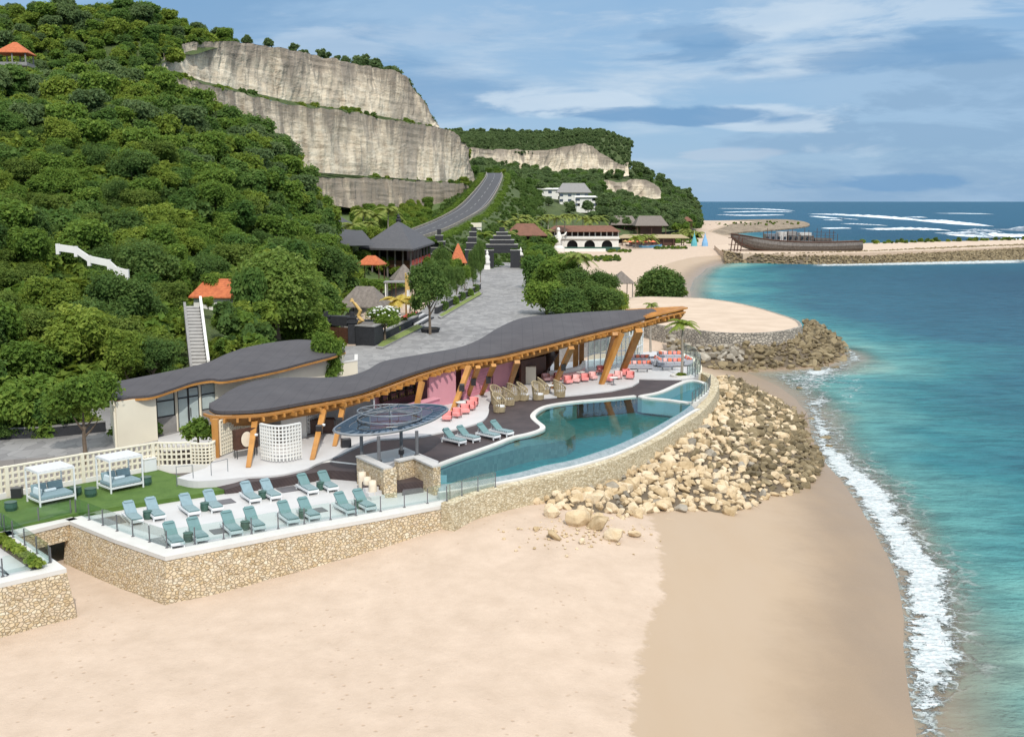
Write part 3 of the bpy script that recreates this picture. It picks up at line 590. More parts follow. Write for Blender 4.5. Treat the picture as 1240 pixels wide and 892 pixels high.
SHRUB = [crown_mesh('foliage', 81 + i, lobes_broad(50 + i, 1.0, 0.7, 6), 700, 0.26, ('leaf_green', 'leaf_lime', 'leaf_dark')[i]) for i in range(3)]
TR = trunk_mesh('trunk', 3.6, 0.22, seed=3); TRF = trunk_mesh('trunk', 3.4, 0.22, limbs=3, seed=5)
def tree(name, label, cat, loc, crown, scale=1.0, rz=None, group=None, lift=1.6, trunk=None, sz=None):
    t = thing(name, label, cat, loc, group); t.rotation_euler = (0, 0, random.uniform(0, 6.28) if rz is None else rz); t.scale = (scale, scale, sz or scale)
    mobj('trunk', trunk or TR, t); mobj('crown', crown, t, (0, 0, lift)); return t
# ---------------------------------------------------------------- geometry-node scatter for masses nobody could count
def scatter_stuff(name, pts, meshes):
    """pts: (x, y, z, scale, rot); one object, instancing the given meshes"""
    col = bpy.data.collections.new(name + '_kinds')
    for i, me in enumerate(meshes): col.objects.link(bpy.data.objects.new(name + '_kind', me))
    me = bpy.data.meshes.new(name); me.from_pydata([p[:3] for p in pts], [], []); o = bpy.data.objects.new(name, me); COL.objects.link(o)
    attr(o, 'scl', [p[3] for p in pts]); attr(o, 'rot', [p[4] for p in pts])
    ng = bpy.data.node_groups.new(name, 'GeometryNodeTree'); ng.interface.new_socket('Geometry', in_out='INPUT', socket_type='NodeSocketGeometry'); ng.interface.new_socket('Geometry', in_out='OUTPUT', socket_type='NodeSocketGeometry')
    n = ng.nodes; gi = n.new('NodeGroupInput'); go = n.new('NodeGroupOutput'); ip = n.new('GeometryNodeInstanceOnPoints'); ci = n.new('GeometryNodeCollectionInfo')
    ci.inputs['Collection'].default_value = col; ci.inputs['Separate Children'].default_value = True; ci.inputs['Reset Children'].default_value = True; ip.inputs['Pick Instance'].default_value = True
    a = n.new('GeometryNodeInputNamedAttribute'); a.data_type = 'FLOAT'; a.inputs['Name'].default_value = 'scl'; b = n.new('GeometryNodeInputNamedAttribute'); b.data_type = 'FLOAT'; b.inputs['Name'].default_value = 'rot'
    cb = n.new('ShaderNodeCombineXYZ'); l = ng.links; l.new(b.outputs['Attribute'], cb.inputs[2]); l.new(cb.outputs[0], ip.inputs['Rotation']); l.new(a.outputs['Attribute'], ip.inputs['Scale'])
    l.new(gi.outputs[0], ip.inputs['Points']); l.new(ci.outputs[0], ip.inputs['Instance']); l.new(ip.outputs[0], go.inputs[0])
    md = o.modifiers.new('scatter', 'NODES'); md.node_group = ng; o['kind'] = 'stuff'; return o
# ---------------------------------------------------------------- lofted hills
def loft(rows, nu=60, nv=8, amp=1.2, sc=0.06, seed=0):
    """rows of world points -> smooth (n,m,3) grid"""
    RR = np.array([resample(catmull(r, 5), nu) for r in rows]); cols = []
    for j in range(nu): cols.append(catmull([tuple(RR[i, j]) for i in range(len(rows))], nv))
    Gd = np.array(cols).transpose(1, 0, 2)
    for i in range(Gd.shape[0]):
        for j in range(Gd.shape[1]):
            p = Gd[i, j]; Gd[i, j, 2] += amp * mnoise.noise((p[0] * sc, p[1] * sc, seed)) * min(1, i / 3)
    return Gd
def loft_obj(name, Gd, mat): return struct(gridmesh(name, Gd[..., 0], Gd[..., 1], Gd[..., 2], mat))
def scatter_points(Gd, spacing, rng):
    a = Gd[:-1, :-1]; b = Gd[1:, :-1]; c = Gd[:-1, 1:]; d4 = Gd[1:, 1:]
    ar = np.linalg.norm(np.cross(b - a, c - a), axis=-1).ravel(); n = int(ar.sum() / (spacing * spacing) * 3.0); pick = rng.choice(len(ar), n, p=ar / ar.sum()); s = rng.rand(n, 1); t = rng.rand(n, 1)
    f = lambda q: q.reshape(-1, 3)[pick]
    P = f(a) * (1 - s) * (1 - t) + f(b) * s * (1 - t) + f(c) * (1 - s) * t + f(d4) * s * t
    keep = []; cells = {}
    for p in P:
        k = (int(p[0] // spacing), int(p[1] // spacing)); ok = True
        for i in (-1, 0, 1):
            for j in (-1, 0, 1):
                for q in cells.get((k[0] + i, k[1] + j), ()):
                    if (q[0] - p[0]) ** 2 + (q[1] - p[1]) ** 2 < (spacing * 0.8) ** 2: ok = False
        if ok: cells.setdefault(k, []).append(p); keep.append(p)
    return keep
def prune(pts, hgt, rad):
    """drop trees that nothing of shows: outside the frame, or below the skyline of nearer crowns"""
    pts = sorted(pts, key=lambda p: p[1]); low = {}; out = []
    for p in pts:
        u, v, zc = proj((p[0], p[1], p[2] + hgt)); w = rad / zc * FPX
        if u + w < -25 or u - w > 1265 or v > 930 or zc < 5: continue
        u0, v0, _ = proj((p[0], p[1], p[2] + hgt * 0.45)); bins = range(int((u - w * 0.6) // 6), int((u + w * 0.6) // 6) + 1)
        vis = sum(1 for k in bins if v < low.get(k, 1e9) - 1.0)
        if vis * 3 >= len(bins): out.append(p)
        for k in bins: low[k] = min(low.get(k, 1e9), v0 + 0.25 * (v - v0))
        if v0 < -40: continue
    return out
def clear_of(p, rad, hgt, holes):
    u, v, zc = proj((p[0], p[1], p[2] + hgt * 0.6)); w = rad / zc * FPX
    for hu, hv, hr, hY in holes:
        if p[1] < hY and math.hypot(u - hu, v - hv) < hr + w * 0.85: return False
    return True
HR = [
 [P3(-150, 76, 4.2), P3(0, 86, 4.2), P3(130, 92, 4.2), P3(240, 99, 4.2), P3(330, 116, 4.2), P3(400, 132, 4.2)],
 [P3(-150, 95, 8.5), P3(0, 100, 8.5), P3(130, 103, 7.5), P3(235, 107, 9), P3(320, 124, 7), P3(392, 142, 5.5)],
 [P3(-150, 112, 16.5), P3(0, 118, 15.5), P3(90, 121, 13), P3(170, 122, 10.5), P3(250, 128, 10.5), P3(320, 140, 8.5), P3(392, 155, 6.5)],
 [P3(-150, 135, 18), P3(0, 140, 17), P3(100, 145, 14), P3(200, 150, 12), P3(300, 160, 11), P3(395, 175, 9)],
 [P3(-150, 170, 31), P3(0, 172, 29), P3(100, 172, 26), P3(200, 175, 24), P3(300, 185, 19), P3(392, 195, 11)],
 [P3(-150, 210, 44), P3(0, 212, 41), P3(90, 215, 40.5), P3(180, 225, 42.5), P3(243, 232, 37), P3(315, 235, 31.5), P3(368, 228, 24), P3(398, 220, 14)],
 [P3(-150, 245, 43), P3(0, 255, 44), P3(170, 262, 43), P3(250, 265, 32), P3(330, 262, 21), P3(400, 250, 12)]]
HA = loft(HR, 70, 8, 1.4, 0.05, 1); loft_obj('hillside', HA, 'hill_ground')
HB = loft([[P3(-150, 256, 46), P3(0, 264, 47), P3(100, 270, 49), P3(170, 276, 53), P3(212, 298, 61)],
           [P3(-150, 300, 72), P3(0, 304, 69), P3(60, 306, 70), P3(130, 318, 71.5), P3(200, 328, 72), P3(283, 345, 69)],
           [P3(-150, 400, 78), P3(0, 400, 76), P3(130, 410, 74), P3(283, 420, 68)]], 60, 10, 1.4, 0.05, 9); loft_obj('hilltop', HB, 'hill_ground')
HOLES = [(232, 372, 10, 108), (236, 385, 11, 107), (241, 400, 12, 106), (245, 415, 13, 105), (250, 432, 14, 104), (258, 350, 25, 124), (336, 368, 46, 127), (110, 312, 24, 116), (150, 322, 14, 116), (20, 66, 18, 262)]
rng = np.random.RandomState(5)
pts = [p for p in scatter_points(HA, 3.1, rng) if clear_of(p, 3.0, 6.5, HOLES) and not (p[1] < 100 and p[0] > -33)] + [p for p in scatter_points(HB, 5.0, rng) if clear_of(p, 3.0, 6.5, HOLES) and not (proj(p)[0] > 216 and p[2] < 65)]
pts = prune(pts, 5.4, 2.6)
for hu, hv, hy in ((243, 440, 96),): pass
def hill_trees(pts):
    rr = random.Random(3); pts = sorted(pts, key=lambda p: p[1]); NIND = 255; stuff = []
    for i, p in enumerate(pts):
        sc = rr.choice((rr.uniform(0.42, 0.65), rr.uniform(0.5, 0.8), rr.uniform(0.7, 1.05)))
        if i < NIND:
            k = rr.choice((0, 0, 1, 1, 2, 3, 3, 4, 5, 6, 6, 7))
            lab = ('leafy green broadleaf tree in the dense growth on the left hillside', 'dark green broadleaf tree in the dense growth on the left hillside', 'yellowish green broadleaf tree in the dense growth on the left hillside', 'olive fine leaved tree in the dense growth on the left hillside', 'bluish green broadleaf tree in the dense growth on the left hillside')[(0, 0, 1, 2, 4, 1, 3, 4)[k]]
            tree('hillside_tree', lab, 'tree', p, BROAD[k], sc, None, 'trees on the left hillside')
        else: stuff.append((p[0], p[1], p[2] + 1.4 * sc, sc * 1.05, rr.uniform(0, 6.28)))
    scatter_stuff('forest', stuff, BROADF)
    # low growth that closes the gaps between the trunks
    low = [(p[0] + rr.uniform(-2, 2), p[1] - 1.0 + rr.uniform(-2, 2), p[2] - 0.4, rr.uniform(1.2, 2.8), rr.uniform(0, 6.28)) for p in pts for _ in range(3)]
    low = [q for q in low if clear_of(q, q[3], 1.4, HOLES)]
    scatter_stuff('undergrowth', low, SHRUB)
hill_trees(pts)
# ================================================================ the quarried cliff, three tiers
def ydepth(u): return float(np.interp(u, [150, 210, 250, 300, 350, 417, 485, 522, 556, 571, 580], [265, 290, 312, 340, 370, 408, 455, 490, 530, 560, 600]))
def cliff_face(top, bot, back, nu=110, nv=16, amp=1.6, seed=0, name='cliff', depth=ydepth, tmap=(0.0, 1.0)):
    T_ = resample(catmull([A(u, v, depth(u) + back) for u, v in top], 6), nu); B_ = resample(catmull([A(u, v, depth(u) + back - 3) for u, v in bot], 6), nu); rows = []; tier = []
    for i in range(nv + 1):
        t = i / nv; row = []
        for j in range(nu):
            p = Vector(B_[j]).lerp(Vector(T_[j]), t); n1 = mnoise.noise((p.x * 0.05, p.y * 0.05, p.z * 0.05 + seed)); n2 = mnoise.noise((p.x * 0.35, p.y * 0.35, p.z * 0.12 + seed)); n3 = mnoise.noise((p.x * .04, p.y * .04, p.z * 0.9 + seed))
            k = amp * (n1 * 1.1 + n2 * 0.55 + n3 * 0.14); row.append((p.x + k * 0.95, p.y - k * 0.3, p.z + (0.8 * mnoise.noise((p.x * 0.15, p.y * 0.15, seed)) if t > 0.99 else 0))); tier.append(tmap[0] + tmap[1] * t)
        rows.append(row)
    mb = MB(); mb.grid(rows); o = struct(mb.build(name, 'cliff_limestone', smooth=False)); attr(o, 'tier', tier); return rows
def ledge(rowa, rowb, name, mat='hill_ground'):
    mb = MB(); mb.grid([resample(rowa, 100), resample(rowb, 100)]); return struct(mb.build(name, mat, smooth=True))
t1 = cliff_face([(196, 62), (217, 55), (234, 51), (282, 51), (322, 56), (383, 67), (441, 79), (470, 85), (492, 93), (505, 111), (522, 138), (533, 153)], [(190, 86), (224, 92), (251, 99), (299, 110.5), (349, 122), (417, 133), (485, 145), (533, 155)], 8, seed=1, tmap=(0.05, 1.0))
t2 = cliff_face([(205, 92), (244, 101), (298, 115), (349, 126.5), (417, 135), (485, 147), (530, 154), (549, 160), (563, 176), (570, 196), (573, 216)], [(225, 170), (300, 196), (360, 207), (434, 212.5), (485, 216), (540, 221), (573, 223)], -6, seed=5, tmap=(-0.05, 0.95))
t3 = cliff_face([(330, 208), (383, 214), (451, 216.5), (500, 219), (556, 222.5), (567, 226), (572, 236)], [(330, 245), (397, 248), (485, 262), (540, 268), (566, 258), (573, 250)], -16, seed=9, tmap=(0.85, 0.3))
ledge(t1[0], t2[-1], 'cliff_ledge'); ledge(t2[0], t3[-1], 'cliff_ledge')
top_back = [(p[0] - 70, p[1] + 110, p[2] - 1.5) for p in t1[-1]]; ledge(top_back, t1[-1], 'clifftop')
end = [[(p[0], p[1], p[2]) for p in (r[-1] for r in t2)], [(r[-1][0] - 30, r[-1][1] + 60, r[-1][2]) for r in t2]]
mb = MB(); mb.grid([end[1], end[0]]); o = struct(mb.build('cliff', 'cliff_limestone')); attr(o, 'tier', [0.2] * len(mb.v))
rr = random.Random(11)
def along(row, n, jx=1.0): R_ = resample(row, n); return [(p[0] - rr.uniform(0.5, 3.5) * jx, p[1] + rr.uniform(0, 3), p[2] - 0.3, (rr.uniform(0.25, 0.8) if rr.random() < .7 else rr.uniform(0.8, 1.7)) * max(.5, 1 + 1.2 * mnoise.noise((i * .13, row[0][2], 2))), rr.uniform(0, 6.28)) for i, p in enumerate(R_)]
scatter_stuff('ledge_scrub', [q for q in along(t2[-1], 260) + along(t3[-1], 200) if rr.random() < 0.85], SHRUB)
CLTOP = resample(t1[-1], 100)
for k in list(range(22, 40, 6)) + [42, 45, 47, 51, 53, 56, 59, 60] + list(range(64, 99, 2)):
    p = CLTOP[k]; big = 0.42 if k < 64 else 0.75
    tree('clifftop_tree', 'small dark tree standing on the rim of the tall quarried cliff', 'tree', (p[0] - 4, p[1] + 2, p[2] - (0.5 if k < 64 else 2.2)), FARC[k % 3], big * rr.uniform(0.8, 1.4), None, 'trees along the cliff rim', 1.2, TRF)
# ---------------------------------------------------------------- second cliff further off, with its plateau
def y2(u): return float(np.interp(u, [540, 600, 700, 770], [740, 800, 860, 900]))
f1 = cliff_face([(556, 177), (592, 181), (625, 181), (658, 182), (690, 177), (706, 174), (721, 178), (736, 190), (746, 197), (756, 199), (764, 197)], [(556, 196), (587, 199), (617, 206), (658, 212), (704, 213), (748, 214), (764, 213)], 0, 90, 12, 3.0, 21, 'cliff', y2)
f2 = cliff_face([(718, 226), (732, 218.5), (750, 221), (766, 217), (782, 219.5), (797, 229)], [(718, 237), (750, 241), (780, 242), (797, 240)], -110, 60, 9, 5.0, 31, 'cliff', y2)
plat = [[A(u, v, y2(u) + 3) for u, v in ((556, 182), (592, 186), (658, 187), (706, 179), (722, 183), (745, 201), (764, 201))],
        [A(u, v, y2(u) + 70) for u, v in ((556, 168), (592, 168), (658, 170), (706, 163), (735, 165), (752, 172), (764, 178))],
        [A(u, v, y2(u) + 150) for u, v in ((540, 165), (592, 164), (658, 166), (704, 162), (732, 164), (750, 171), (763, 177))],
        [A(u, v, y2(u) + 260) for u, v in ((540, 172), (592, 172), (658, 172), (704, 172), (732, 174), (750, 185), (762, 215))]]
HP = loft(plat, 50, 6, 2.0, 0.03, 4); loft_obj('clifftop', HP, 'hill_ground')
mid = [[A(u, v, y) for u, v, y in ((500, 330, 260), (560, 308, 340), (620, 303, 410), (700, 300, 480), (780, 284, 560), (850, 276, 690))],
       [A(u, v, y) for u, v, y in ((500, 300, 330), (560, 285, 400), (640, 272, 480), (700, 270, 550), (780, 263, 640), (846, 268, 790))],
       [A(u, v, y) for u, v, y in ((560, 250, 480), (610, 240, 560), (660, 243, 620), (720, 241, 700), (790, 250, 800), (840, 263, 900))],
       [A(u, v, y) for u, v, y in ((560, 198, 760), (617, 210, 790), (658, 216, 810), (704, 217, 835), (760, 222, 870), (805, 240, 950), (840, 255, 1010))],
       [A(u, v, y) for u, v, y in ((560, 196, 790), (617, 205, 820), (658, 212, 850), (704, 213, 880), (764, 214, 920), (805, 228, 1010), (838, 246, 1080))]]
HM = loft(mid, 60, 7, 1.5, 0.03, 2); loft_obj('far_slope', HM, 'hill_ground')
head = [[A(u, v, y) for u, v, y in ((756, 250, 960), (790, 258, 1030), (820, 262, 1120), (850, 266, 1230))],
        [A(u, v, y) for u, v, y in ((756, 216, 960), (775, 222, 1000), (800, 234, 1060), (825, 247, 1150), (849, 260, 1250))],
        [A(u, v, y) for u, v, y in ((758, 204, 1000), (772, 208, 1040), (786, 213, 1080), (800, 222, 1120), (818, 237, 1180), (832, 238, 1230), (842, 246, 1270), (849, 258, 1290))],
        [A(u, v, y) for u, v, y in ((756, 222, 1140), (786, 230, 1210), (818, 250, 1290), (849, 262, 1370))]]
HH = loft(head, 50, 7, 2.0, 0.03, 6); loft_obj('headland', HH, 'hill_ground')
# the valley floor between cliff foot, road and plaza
val = [[P3(330, 132, 4.3), P3(400, 150, 4.3), P3(430, 185, 4.3), P3(470, 215, 4.3), P3(500, 250, 4.3)],
       [P3(330, 165, 9), P3(400, 185, 7.5), P3(430, 225, 7), P3(480, 260, 6.5), P3(545, 275, 4.5)],
       [P3(380, 225, 14), P3(400, 240, 13.5), P3(450, 270, 12.0), P3(520, 300, 8.8), P3(560, 320, 7)],
       [P3(370, 330, 16), P3(400, 350, 16), P3(470, 390, 15), P3(530, 400, 15), P3(585, 420, 13)],
       [P3(370, 385, 21), P3(400, 400, 19), P3(485, 440, 18), P3(545, 470, 20), P3(585, 500, 22)],
       [P3(500, 560, 24), P3(530, 570, 26), P3(560, 590, 30), P3(590, 610, 36), P3(610, 640, 38)]]
HV = loft(val, 50, 7, 0.8, 0.05, 8); loft_obj('valley_slope', HV, 'grass_slope')
# ---------------------------------------------------------------- road climbing past the cliff
def ribbon(name, centre, widths, mat, dz=0.0, sub=8):
    C_ = catmull([tuple(p) + (w,) for p, w in zip(centre, widths)], sub); mb = MB(); rows = [[], []]
    for i, c in enumerate(C_):
        a = Vector(C_[max(i - 1, 0)][:2]); b = Vector(C_[min(i + 1, len(C_) - 1)][:2]); t = (b - a).normalized(); n = Vector((-t.y, t.x))
        for k, sgn in enumerate((1, -1)): rows[k].append((c[0] + n.x * sgn * c[3] / 2, c[1] + n.y * sgn * c[3] / 2, c[2] + dz))
    mb.grid(rows); return struct(mb.build(name, mat, smooth=True)), C_
RC = [A(598, 211, 600), A(598, 217, 560), A(588, 234, 480), A(572, 253, 415), A(548, 268, 360), A(520, 281, 315), A(492, 291, 285)]
road, RCC = ribbon('road', RC, [8, 8.5, 9.5, 10, 9, 9, 8], 'asphalt', 0.7)
for off in (-3.7, 3.7, 0.0):
    mb = MB()
    for i in range(len(RCC) - 1):
        if off == 0.0 and i % 2: continue
        a, b = Vector(RCC[i][:3]), Vector(RCC[i + 1][:3]); t = (b - a).normalized(); n = Vector((-t.y, t.x, 0)).normalized() * off; s = Vector((-t.y, t.x, 0))* 0.10
        z = Vector((0, 0, 0.73)); mb.add([a + n - s + z, b + n - s + z, b + n + s + z, a + n + s + z], [(0, 1, 2, 3)])
    struct(mb.build('road_marking', 'line_paint'))
# banks either side of the road, and a low kerb wall
for sgn in (1, -1):
    rows = [[], [], []]; kr = []
    for i, c in enumerate(RCC):
        a = Vector(RCC[max(i - 1, 0)][:2]); b_ = Vector(RCC[min(i + 1, len(RCC) - 1)][:2]); t = (b_ - a).normalized(); n = Vector((-t.y, t.x)) * sgn
        for k, (o_, dz_) in enumerate(((c[3] / 2 - .5, 0.55), (c[3] / 2 + 4, -0.3), (c[3] / 2 + 22, -11))): rows[k].append((c[0] + n.x * o_, c[1] + n.y * o_, c[2] + dz_))
        kr.append((c[0] + n.x * (c[3] / 2 + .1), c[1] + n.y * (c[3] / 2 + .1), c[2]))
    mb = MB(); mb.grid(rows); struct(mb.build('road_bank', 'hill_ground'))
    mb = MB(); mb.strip(kr, [p[2] for p in kr], [p[2] + 1.25 for p in kr], 0.3); tag(mb.build('road_parapet', 'grey_rubble'), 'low grey wall along the ' + ('cliff' if sgn > 0 else 'seaward') + ' edge of the climbing road', 'parapet')
    bs = []
    for i in range(0, len(RCC) - 1):
        for q in range(20):
            f = rr.random(); o_ = 0.5 + 18 * rr.random() ** 1.2 if True else 0; p = Vector(rows[1][i]).lerp(Vector(rows[1][i + 1]), f); e_ = Vector(rows[2][i]).lerp(Vector(rows[2][i + 1]), f); w_ = p.lerp(e_, o_ / 20) if q % 2 else Vector(rows[0][i]).lerp(Vector(rows[0][i + 1]), f).lerp(p, 0.5 + 0.5 * rr.random())
            bs.append((w_.x, w_.y, w_.z - .3, rr.uniform(0.7, 1.5) * (0.6 if o_ < 4 or not q % 2 else 1.2) * (.95 if w_.y < 400 else 1.2), rr.uniform(0, 6)))
    if sgn < 0:
        fs = []
        for i in range(0, len(RCC) - 1):
            for q in range(3):
                w_ = Vector(rows[1][i]).lerp(Vector(rows[2][i]), rr.uniform(.15, 1.1)); fs.append((w_.x + rr.uniform(-3, 3), w_.y + rr.uniform(-3, 3), w_.z - 1.0, rr.uniform(.28, .6), rr.uniform(0, 6)))
        scatter_stuff('roadside_woodland', fs, [BROADF[0], BROADF[1], BROADF[3]])
    scatter_stuff('roadside_scrub', bs, [SHRUB[0], SHRUB[2]])
o, _ = ribbon('access_road', [P3(388, 330, 17.2), P3(398, 290, 15.7), P3(408, 255, 14.3), P3(416, 225, 12.0)], [10, 11, 12, 13], 'asphalt', 0.9)
# ---------------------------------------------------------------- growth on valley, far slope, headland, plateau
def mass(name, Gd, spacing, meshes, s0, s1, hgt, skip=None, ind=0, label=None, group=None, iname='tree'):
    pp = [p for p in scatter_points(Gd, spacing, np.random.RandomState(len(name)))]
    if skip: pp = [p for p in pp if not skip(p)]
    pp = prune(pp, hgt, hgt * 0.5); pp.sort(key=lambda p: p[1]); out = []
    for i, p in enumerate(pp):
        s = rr.uniform(s0, s1)
        if i < ind: tree(iname, label, 'tree', p, meshes[i % len(meshes)], s, None, group, 1.4, TRF)
        else: out.append((p[0], p[1], p[2] + 0.6 * s, s, rr.uniform(0, 6.28)))
    if out: scatter_stuff(name, out, meshes)
RP = np.array([c[:2] for c in RCC])
def near_road(p, r=9): return np.min(np.hypot(RP[:, 0] - p[0], RP[:, 1] - p[1])) < r
def blocks(p, boxes, h=5):
    u, v, zc = proj((p[0], p[1], p[2] + h)); u2, v2, _ = proj(p)
    return any(b[0] < u < b[1] and v < b[3] and v2 > b[2] and p[1] < b[4] for b in boxes)
mass('valley_scrub', HV, 4.2, BROADF[:1] + BROADF[3:], 0.35, 0.75, 4.0, lambda p: near_road(p) or blocks(p, [(384, 432, 250, 284, 400), (520, 612, 210, 275, 600), (430, 530, 262, 330, 232)], 4) or p[1] < 175)
mass('far_woodland', HM, 7.5, FARC + BROADF[1:3], 0.7, 1.25, 6.5, lambda p: near_road(p, 12) or blocks(p, [(645, 728, 222, 252, 640), (655, 835, 258, 305, 560), (560, 640, 262, 330, 420), (582, 612, 212, 240, 560), (842, 856, 240, 320, 640), (730, 786, 219, 231, 886), (588, 602, 212, 222, 640)], 6.0))
mass('headland_woodland', HH, 9, FARC, 1.0, 1.6, 7)
mass('plateau_woodland', HP[12:], 8, FARC, 0.7, 1.2, 6)
mass('plateau_scrub', HP[:14], 3.4, FARC, 0.35, 0.55, 2.5)
# ================================================================ plaza, terrace, decks
def Zr(z): return 22 - (22 - z) * 1.039
plaza_px = [(-120, 566), (60, 553), (190, 538), (250, 530), (330, 506), (430, 480), (520, 462), (600, 446), (650, 425), (735, 398), (738, 392), (664, 372), (652, 345), (640, 331), (640, 316), (560, 316), (545, 345), (500, 385), (440, 418), (395, 420), (330, 410), (200, 470), (-120, 505)]
PLP = XY(GP(plaza_px, PZ)); mb = MB(); mb.prism(PLP, 0.5, PZ); struct(mb.build('plaza_paving', 'plaza_paving'))
# terrace mass (lounger terrace and lawn) : outline of the retaining wall top
TW = [(89, 627), (148, 650.5), (205, 670), (300, 652), (360, 640.5), (450, 625), (541.5, 608)]      # coping, outer edge
TWP = GP(TW, TZ + 0.08)
back_px = [(541.5, 575), (436, 570), (400, 566), (302, 580), (272, 592), (151, 611), (89, 621)]
lounge_px = [(89, 626), (148, 649), (205, 668), (300, 650.5), (360, 639), (450, 624), (541, 607), (541, 575), (436, 575), (400, 562), (302, 583), (272, 592), (151, 611)]
mb = MB(); mb.prism(XY(GP(lounge_px, TZ)), 1.0, TZ); struct(mb.build('terrace_floor', 'white_floor'))
lawn_px = [(-90, 622), (0, 605), (100, 585), (192, 568.5), (214, 575), (245, 582), (272, 592.5), (151, 611.5), (89, 622), (0, 640.5), (-90, 660)]
LZ = TZ + 0.27
mb = MB(); mb.prism(XY(GP(lawn_px, LZ)), 3.2, LZ); tag(mb.build('lawn_grass', 'turf'), kind='stuff')
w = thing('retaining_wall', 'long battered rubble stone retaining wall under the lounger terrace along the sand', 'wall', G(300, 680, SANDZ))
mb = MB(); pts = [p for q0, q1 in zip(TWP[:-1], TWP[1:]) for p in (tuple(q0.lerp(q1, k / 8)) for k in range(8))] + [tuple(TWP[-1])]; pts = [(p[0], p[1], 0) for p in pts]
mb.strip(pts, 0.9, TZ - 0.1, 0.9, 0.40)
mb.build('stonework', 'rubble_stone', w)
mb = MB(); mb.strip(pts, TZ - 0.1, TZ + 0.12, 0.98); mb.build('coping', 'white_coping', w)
# end pier of the wall, then the bridge slab over the sunken beach passage
br = thing('stone_bridge', 'short stone faced bridge over the dark sunken passage at the edge of the lawn', 'bridge', G(45, 650, TZ))
bp = GP([(-100, 668), (16, 645), (89, 627)], TZ + 0.08)
mb = MB(); mb.strip(XY(bp), TZ - 1.0, TZ - 0.1, 0.8); mb.build('stonework', 'rubble_stone', br)
mb = MB(); mb.strip(XY(bp), TZ - 0.1, TZ + 0.12, 0.9); mb.build('coping', 'white_coping', br)
# left lower platform
lp = thing('stone_platform', 'battered rubble stone sea wall of the neighbouring platform at the beach edge', 'wall', G(30, 760, SANDZ))
LPX = [(-120, 731), (67, 688.5), (58, 682), (0, 643)]; LPP = GP(LPX, TZ + 0.08)
mb = MB(); mb.strip(XY(LPP), 1.2, TZ - 0.1, 0.8, 0.35); mb.build('stonework', 'rubble_stone', lp)
mb = MB(); mb.strip(XY(LPP), TZ - 0.1, TZ + 0.12, 0.8); mb.build('coping', 'white_coping', lp)
mb = MB(); mb.prism(XY(GP([(-120, 733), (66, 689), (57, 683), (-4, 643), (-120, 668)], TZ)), 1.0, TZ - 0.02); struct(mb.build('platform_floor', 'white_floor'))
pl = thing('planter_strip', 'narrow hedge strip behind the white kerb of the left platform', 'planter', G(25, 672, TZ))
mb = MB(); mb.strip(XY(GP([(0, 655), (47, 687)], TZ)), TZ - 0.01, TZ + 0.15, 0.7); mb.build('soil_bed', 'soil', pl)
hl = [(0, 0, 0, 0.3)]
def hedge_mesh(name, pts, w, h, n, size, mat, seed=0):
    rng2 = random.Random(seed); P = resample(pts, max(4, int(n / 60))); return crown_mesh(name, seed, [(p[0], p[1], p[2] + h * 0.5, w * 0.55) for p in P], n, size, mat, h / w)
c = G(25, 672, TZ); hp = [tuple(Vector(p) - c) for p in GP([(0, 655), (47, 687)], TZ + 0.15)]; mobj('foliage', hedge_mesh('foliage', hp, 0.55, 0.4, 900, 0.15, 'leaf_lime', 4), pl)
mb = MB()
for a, b in (((-20, 668), (10, 695)), ((10, 695), (-2, 690)), ((10, 695), (2, 703))):
    mb.strip(XY(GP([a, b], TZ)), TZ - 0.03, TZ - 0.006, 0.10)
struct(mb.build('floor_inlay', 'grey_metal'))

mb = MB(); mb.strip(XY(GP([(274, 592.5), (303, 583.5), (332, 580), (400, 569), (436, 573)], TZ)), TZ - .2, DZ + .015, 0.30); tag(mb.build('terrace_kerb', 'white_coping'), 'low white retaining kerb between the lounger terrace and the dark deck', 'kerb')
# ---------------------------------------------------------------- glass railings
def railing(pts, z, label, h=1.0, step=1.5, glass='clear_glass', post=0.055):
    P = [Vector((p[0], p[1], 0)) for p in pts]; L_ = sum((P[i + 1] - P[i]).length for i in range(len(P) - 1)); n = max(2, int(L_ / step) + 1); Q = resample([tuple(p) for p in P], n)
    t = thing('glass_railing', label, 'railing', (Q[0][0], Q[0][1], z))
    for i, q in enumerate(Q):
        mb = MB(); mb.box((q[0], q[1], z + h * 0.46), (post, post, h * 0.92)); mb.box((q[0], q[1], z + 0.02), (0.14, 0.14, 0.03)); mb.build('post', 'grey_metal', t)
    for i in range(n - 1):
        a, b = Vector(Q[i]), Vector(Q[i + 1]); d = (b - a).normalized() * 0.05
        mb = MB(); mb.strip([(a + d)[:2], (b - d)[:2]], z + 0.08, z + h, 0.014); mb.build('pane', glass, t)
    return t
inset = lambda px, du, dv: [(u + du, v + dv) for u, v in px]
railing(XY(GP([(92, 623), (148, 645), (205, 664), (300, 647), (360, 635.5), (450, 621), (545, 604.5)], TZ + .12)), TZ + 0.12, 'glass railing with dark posts round the lounger terrace')
railing(XY(GP([(-40, 652), (16, 641), (86, 624)], TZ + .12)), TZ + 0.12, 'glass railing with dark posts along the edge of the lawn above the passage')
railing(XY(GP([(2, 641), (36, 664), (60, 681)], TZ + .12)), TZ + 0.12, 'glass railing on the white kerb beside the narrow hedge strip', step=1.6)
railing(XY(GP([(-60, 712), (30, 692), (62, 684)], TZ + .0)), TZ + 0.0, 'glass railing behind the front coping of the left platform', step=2.2)

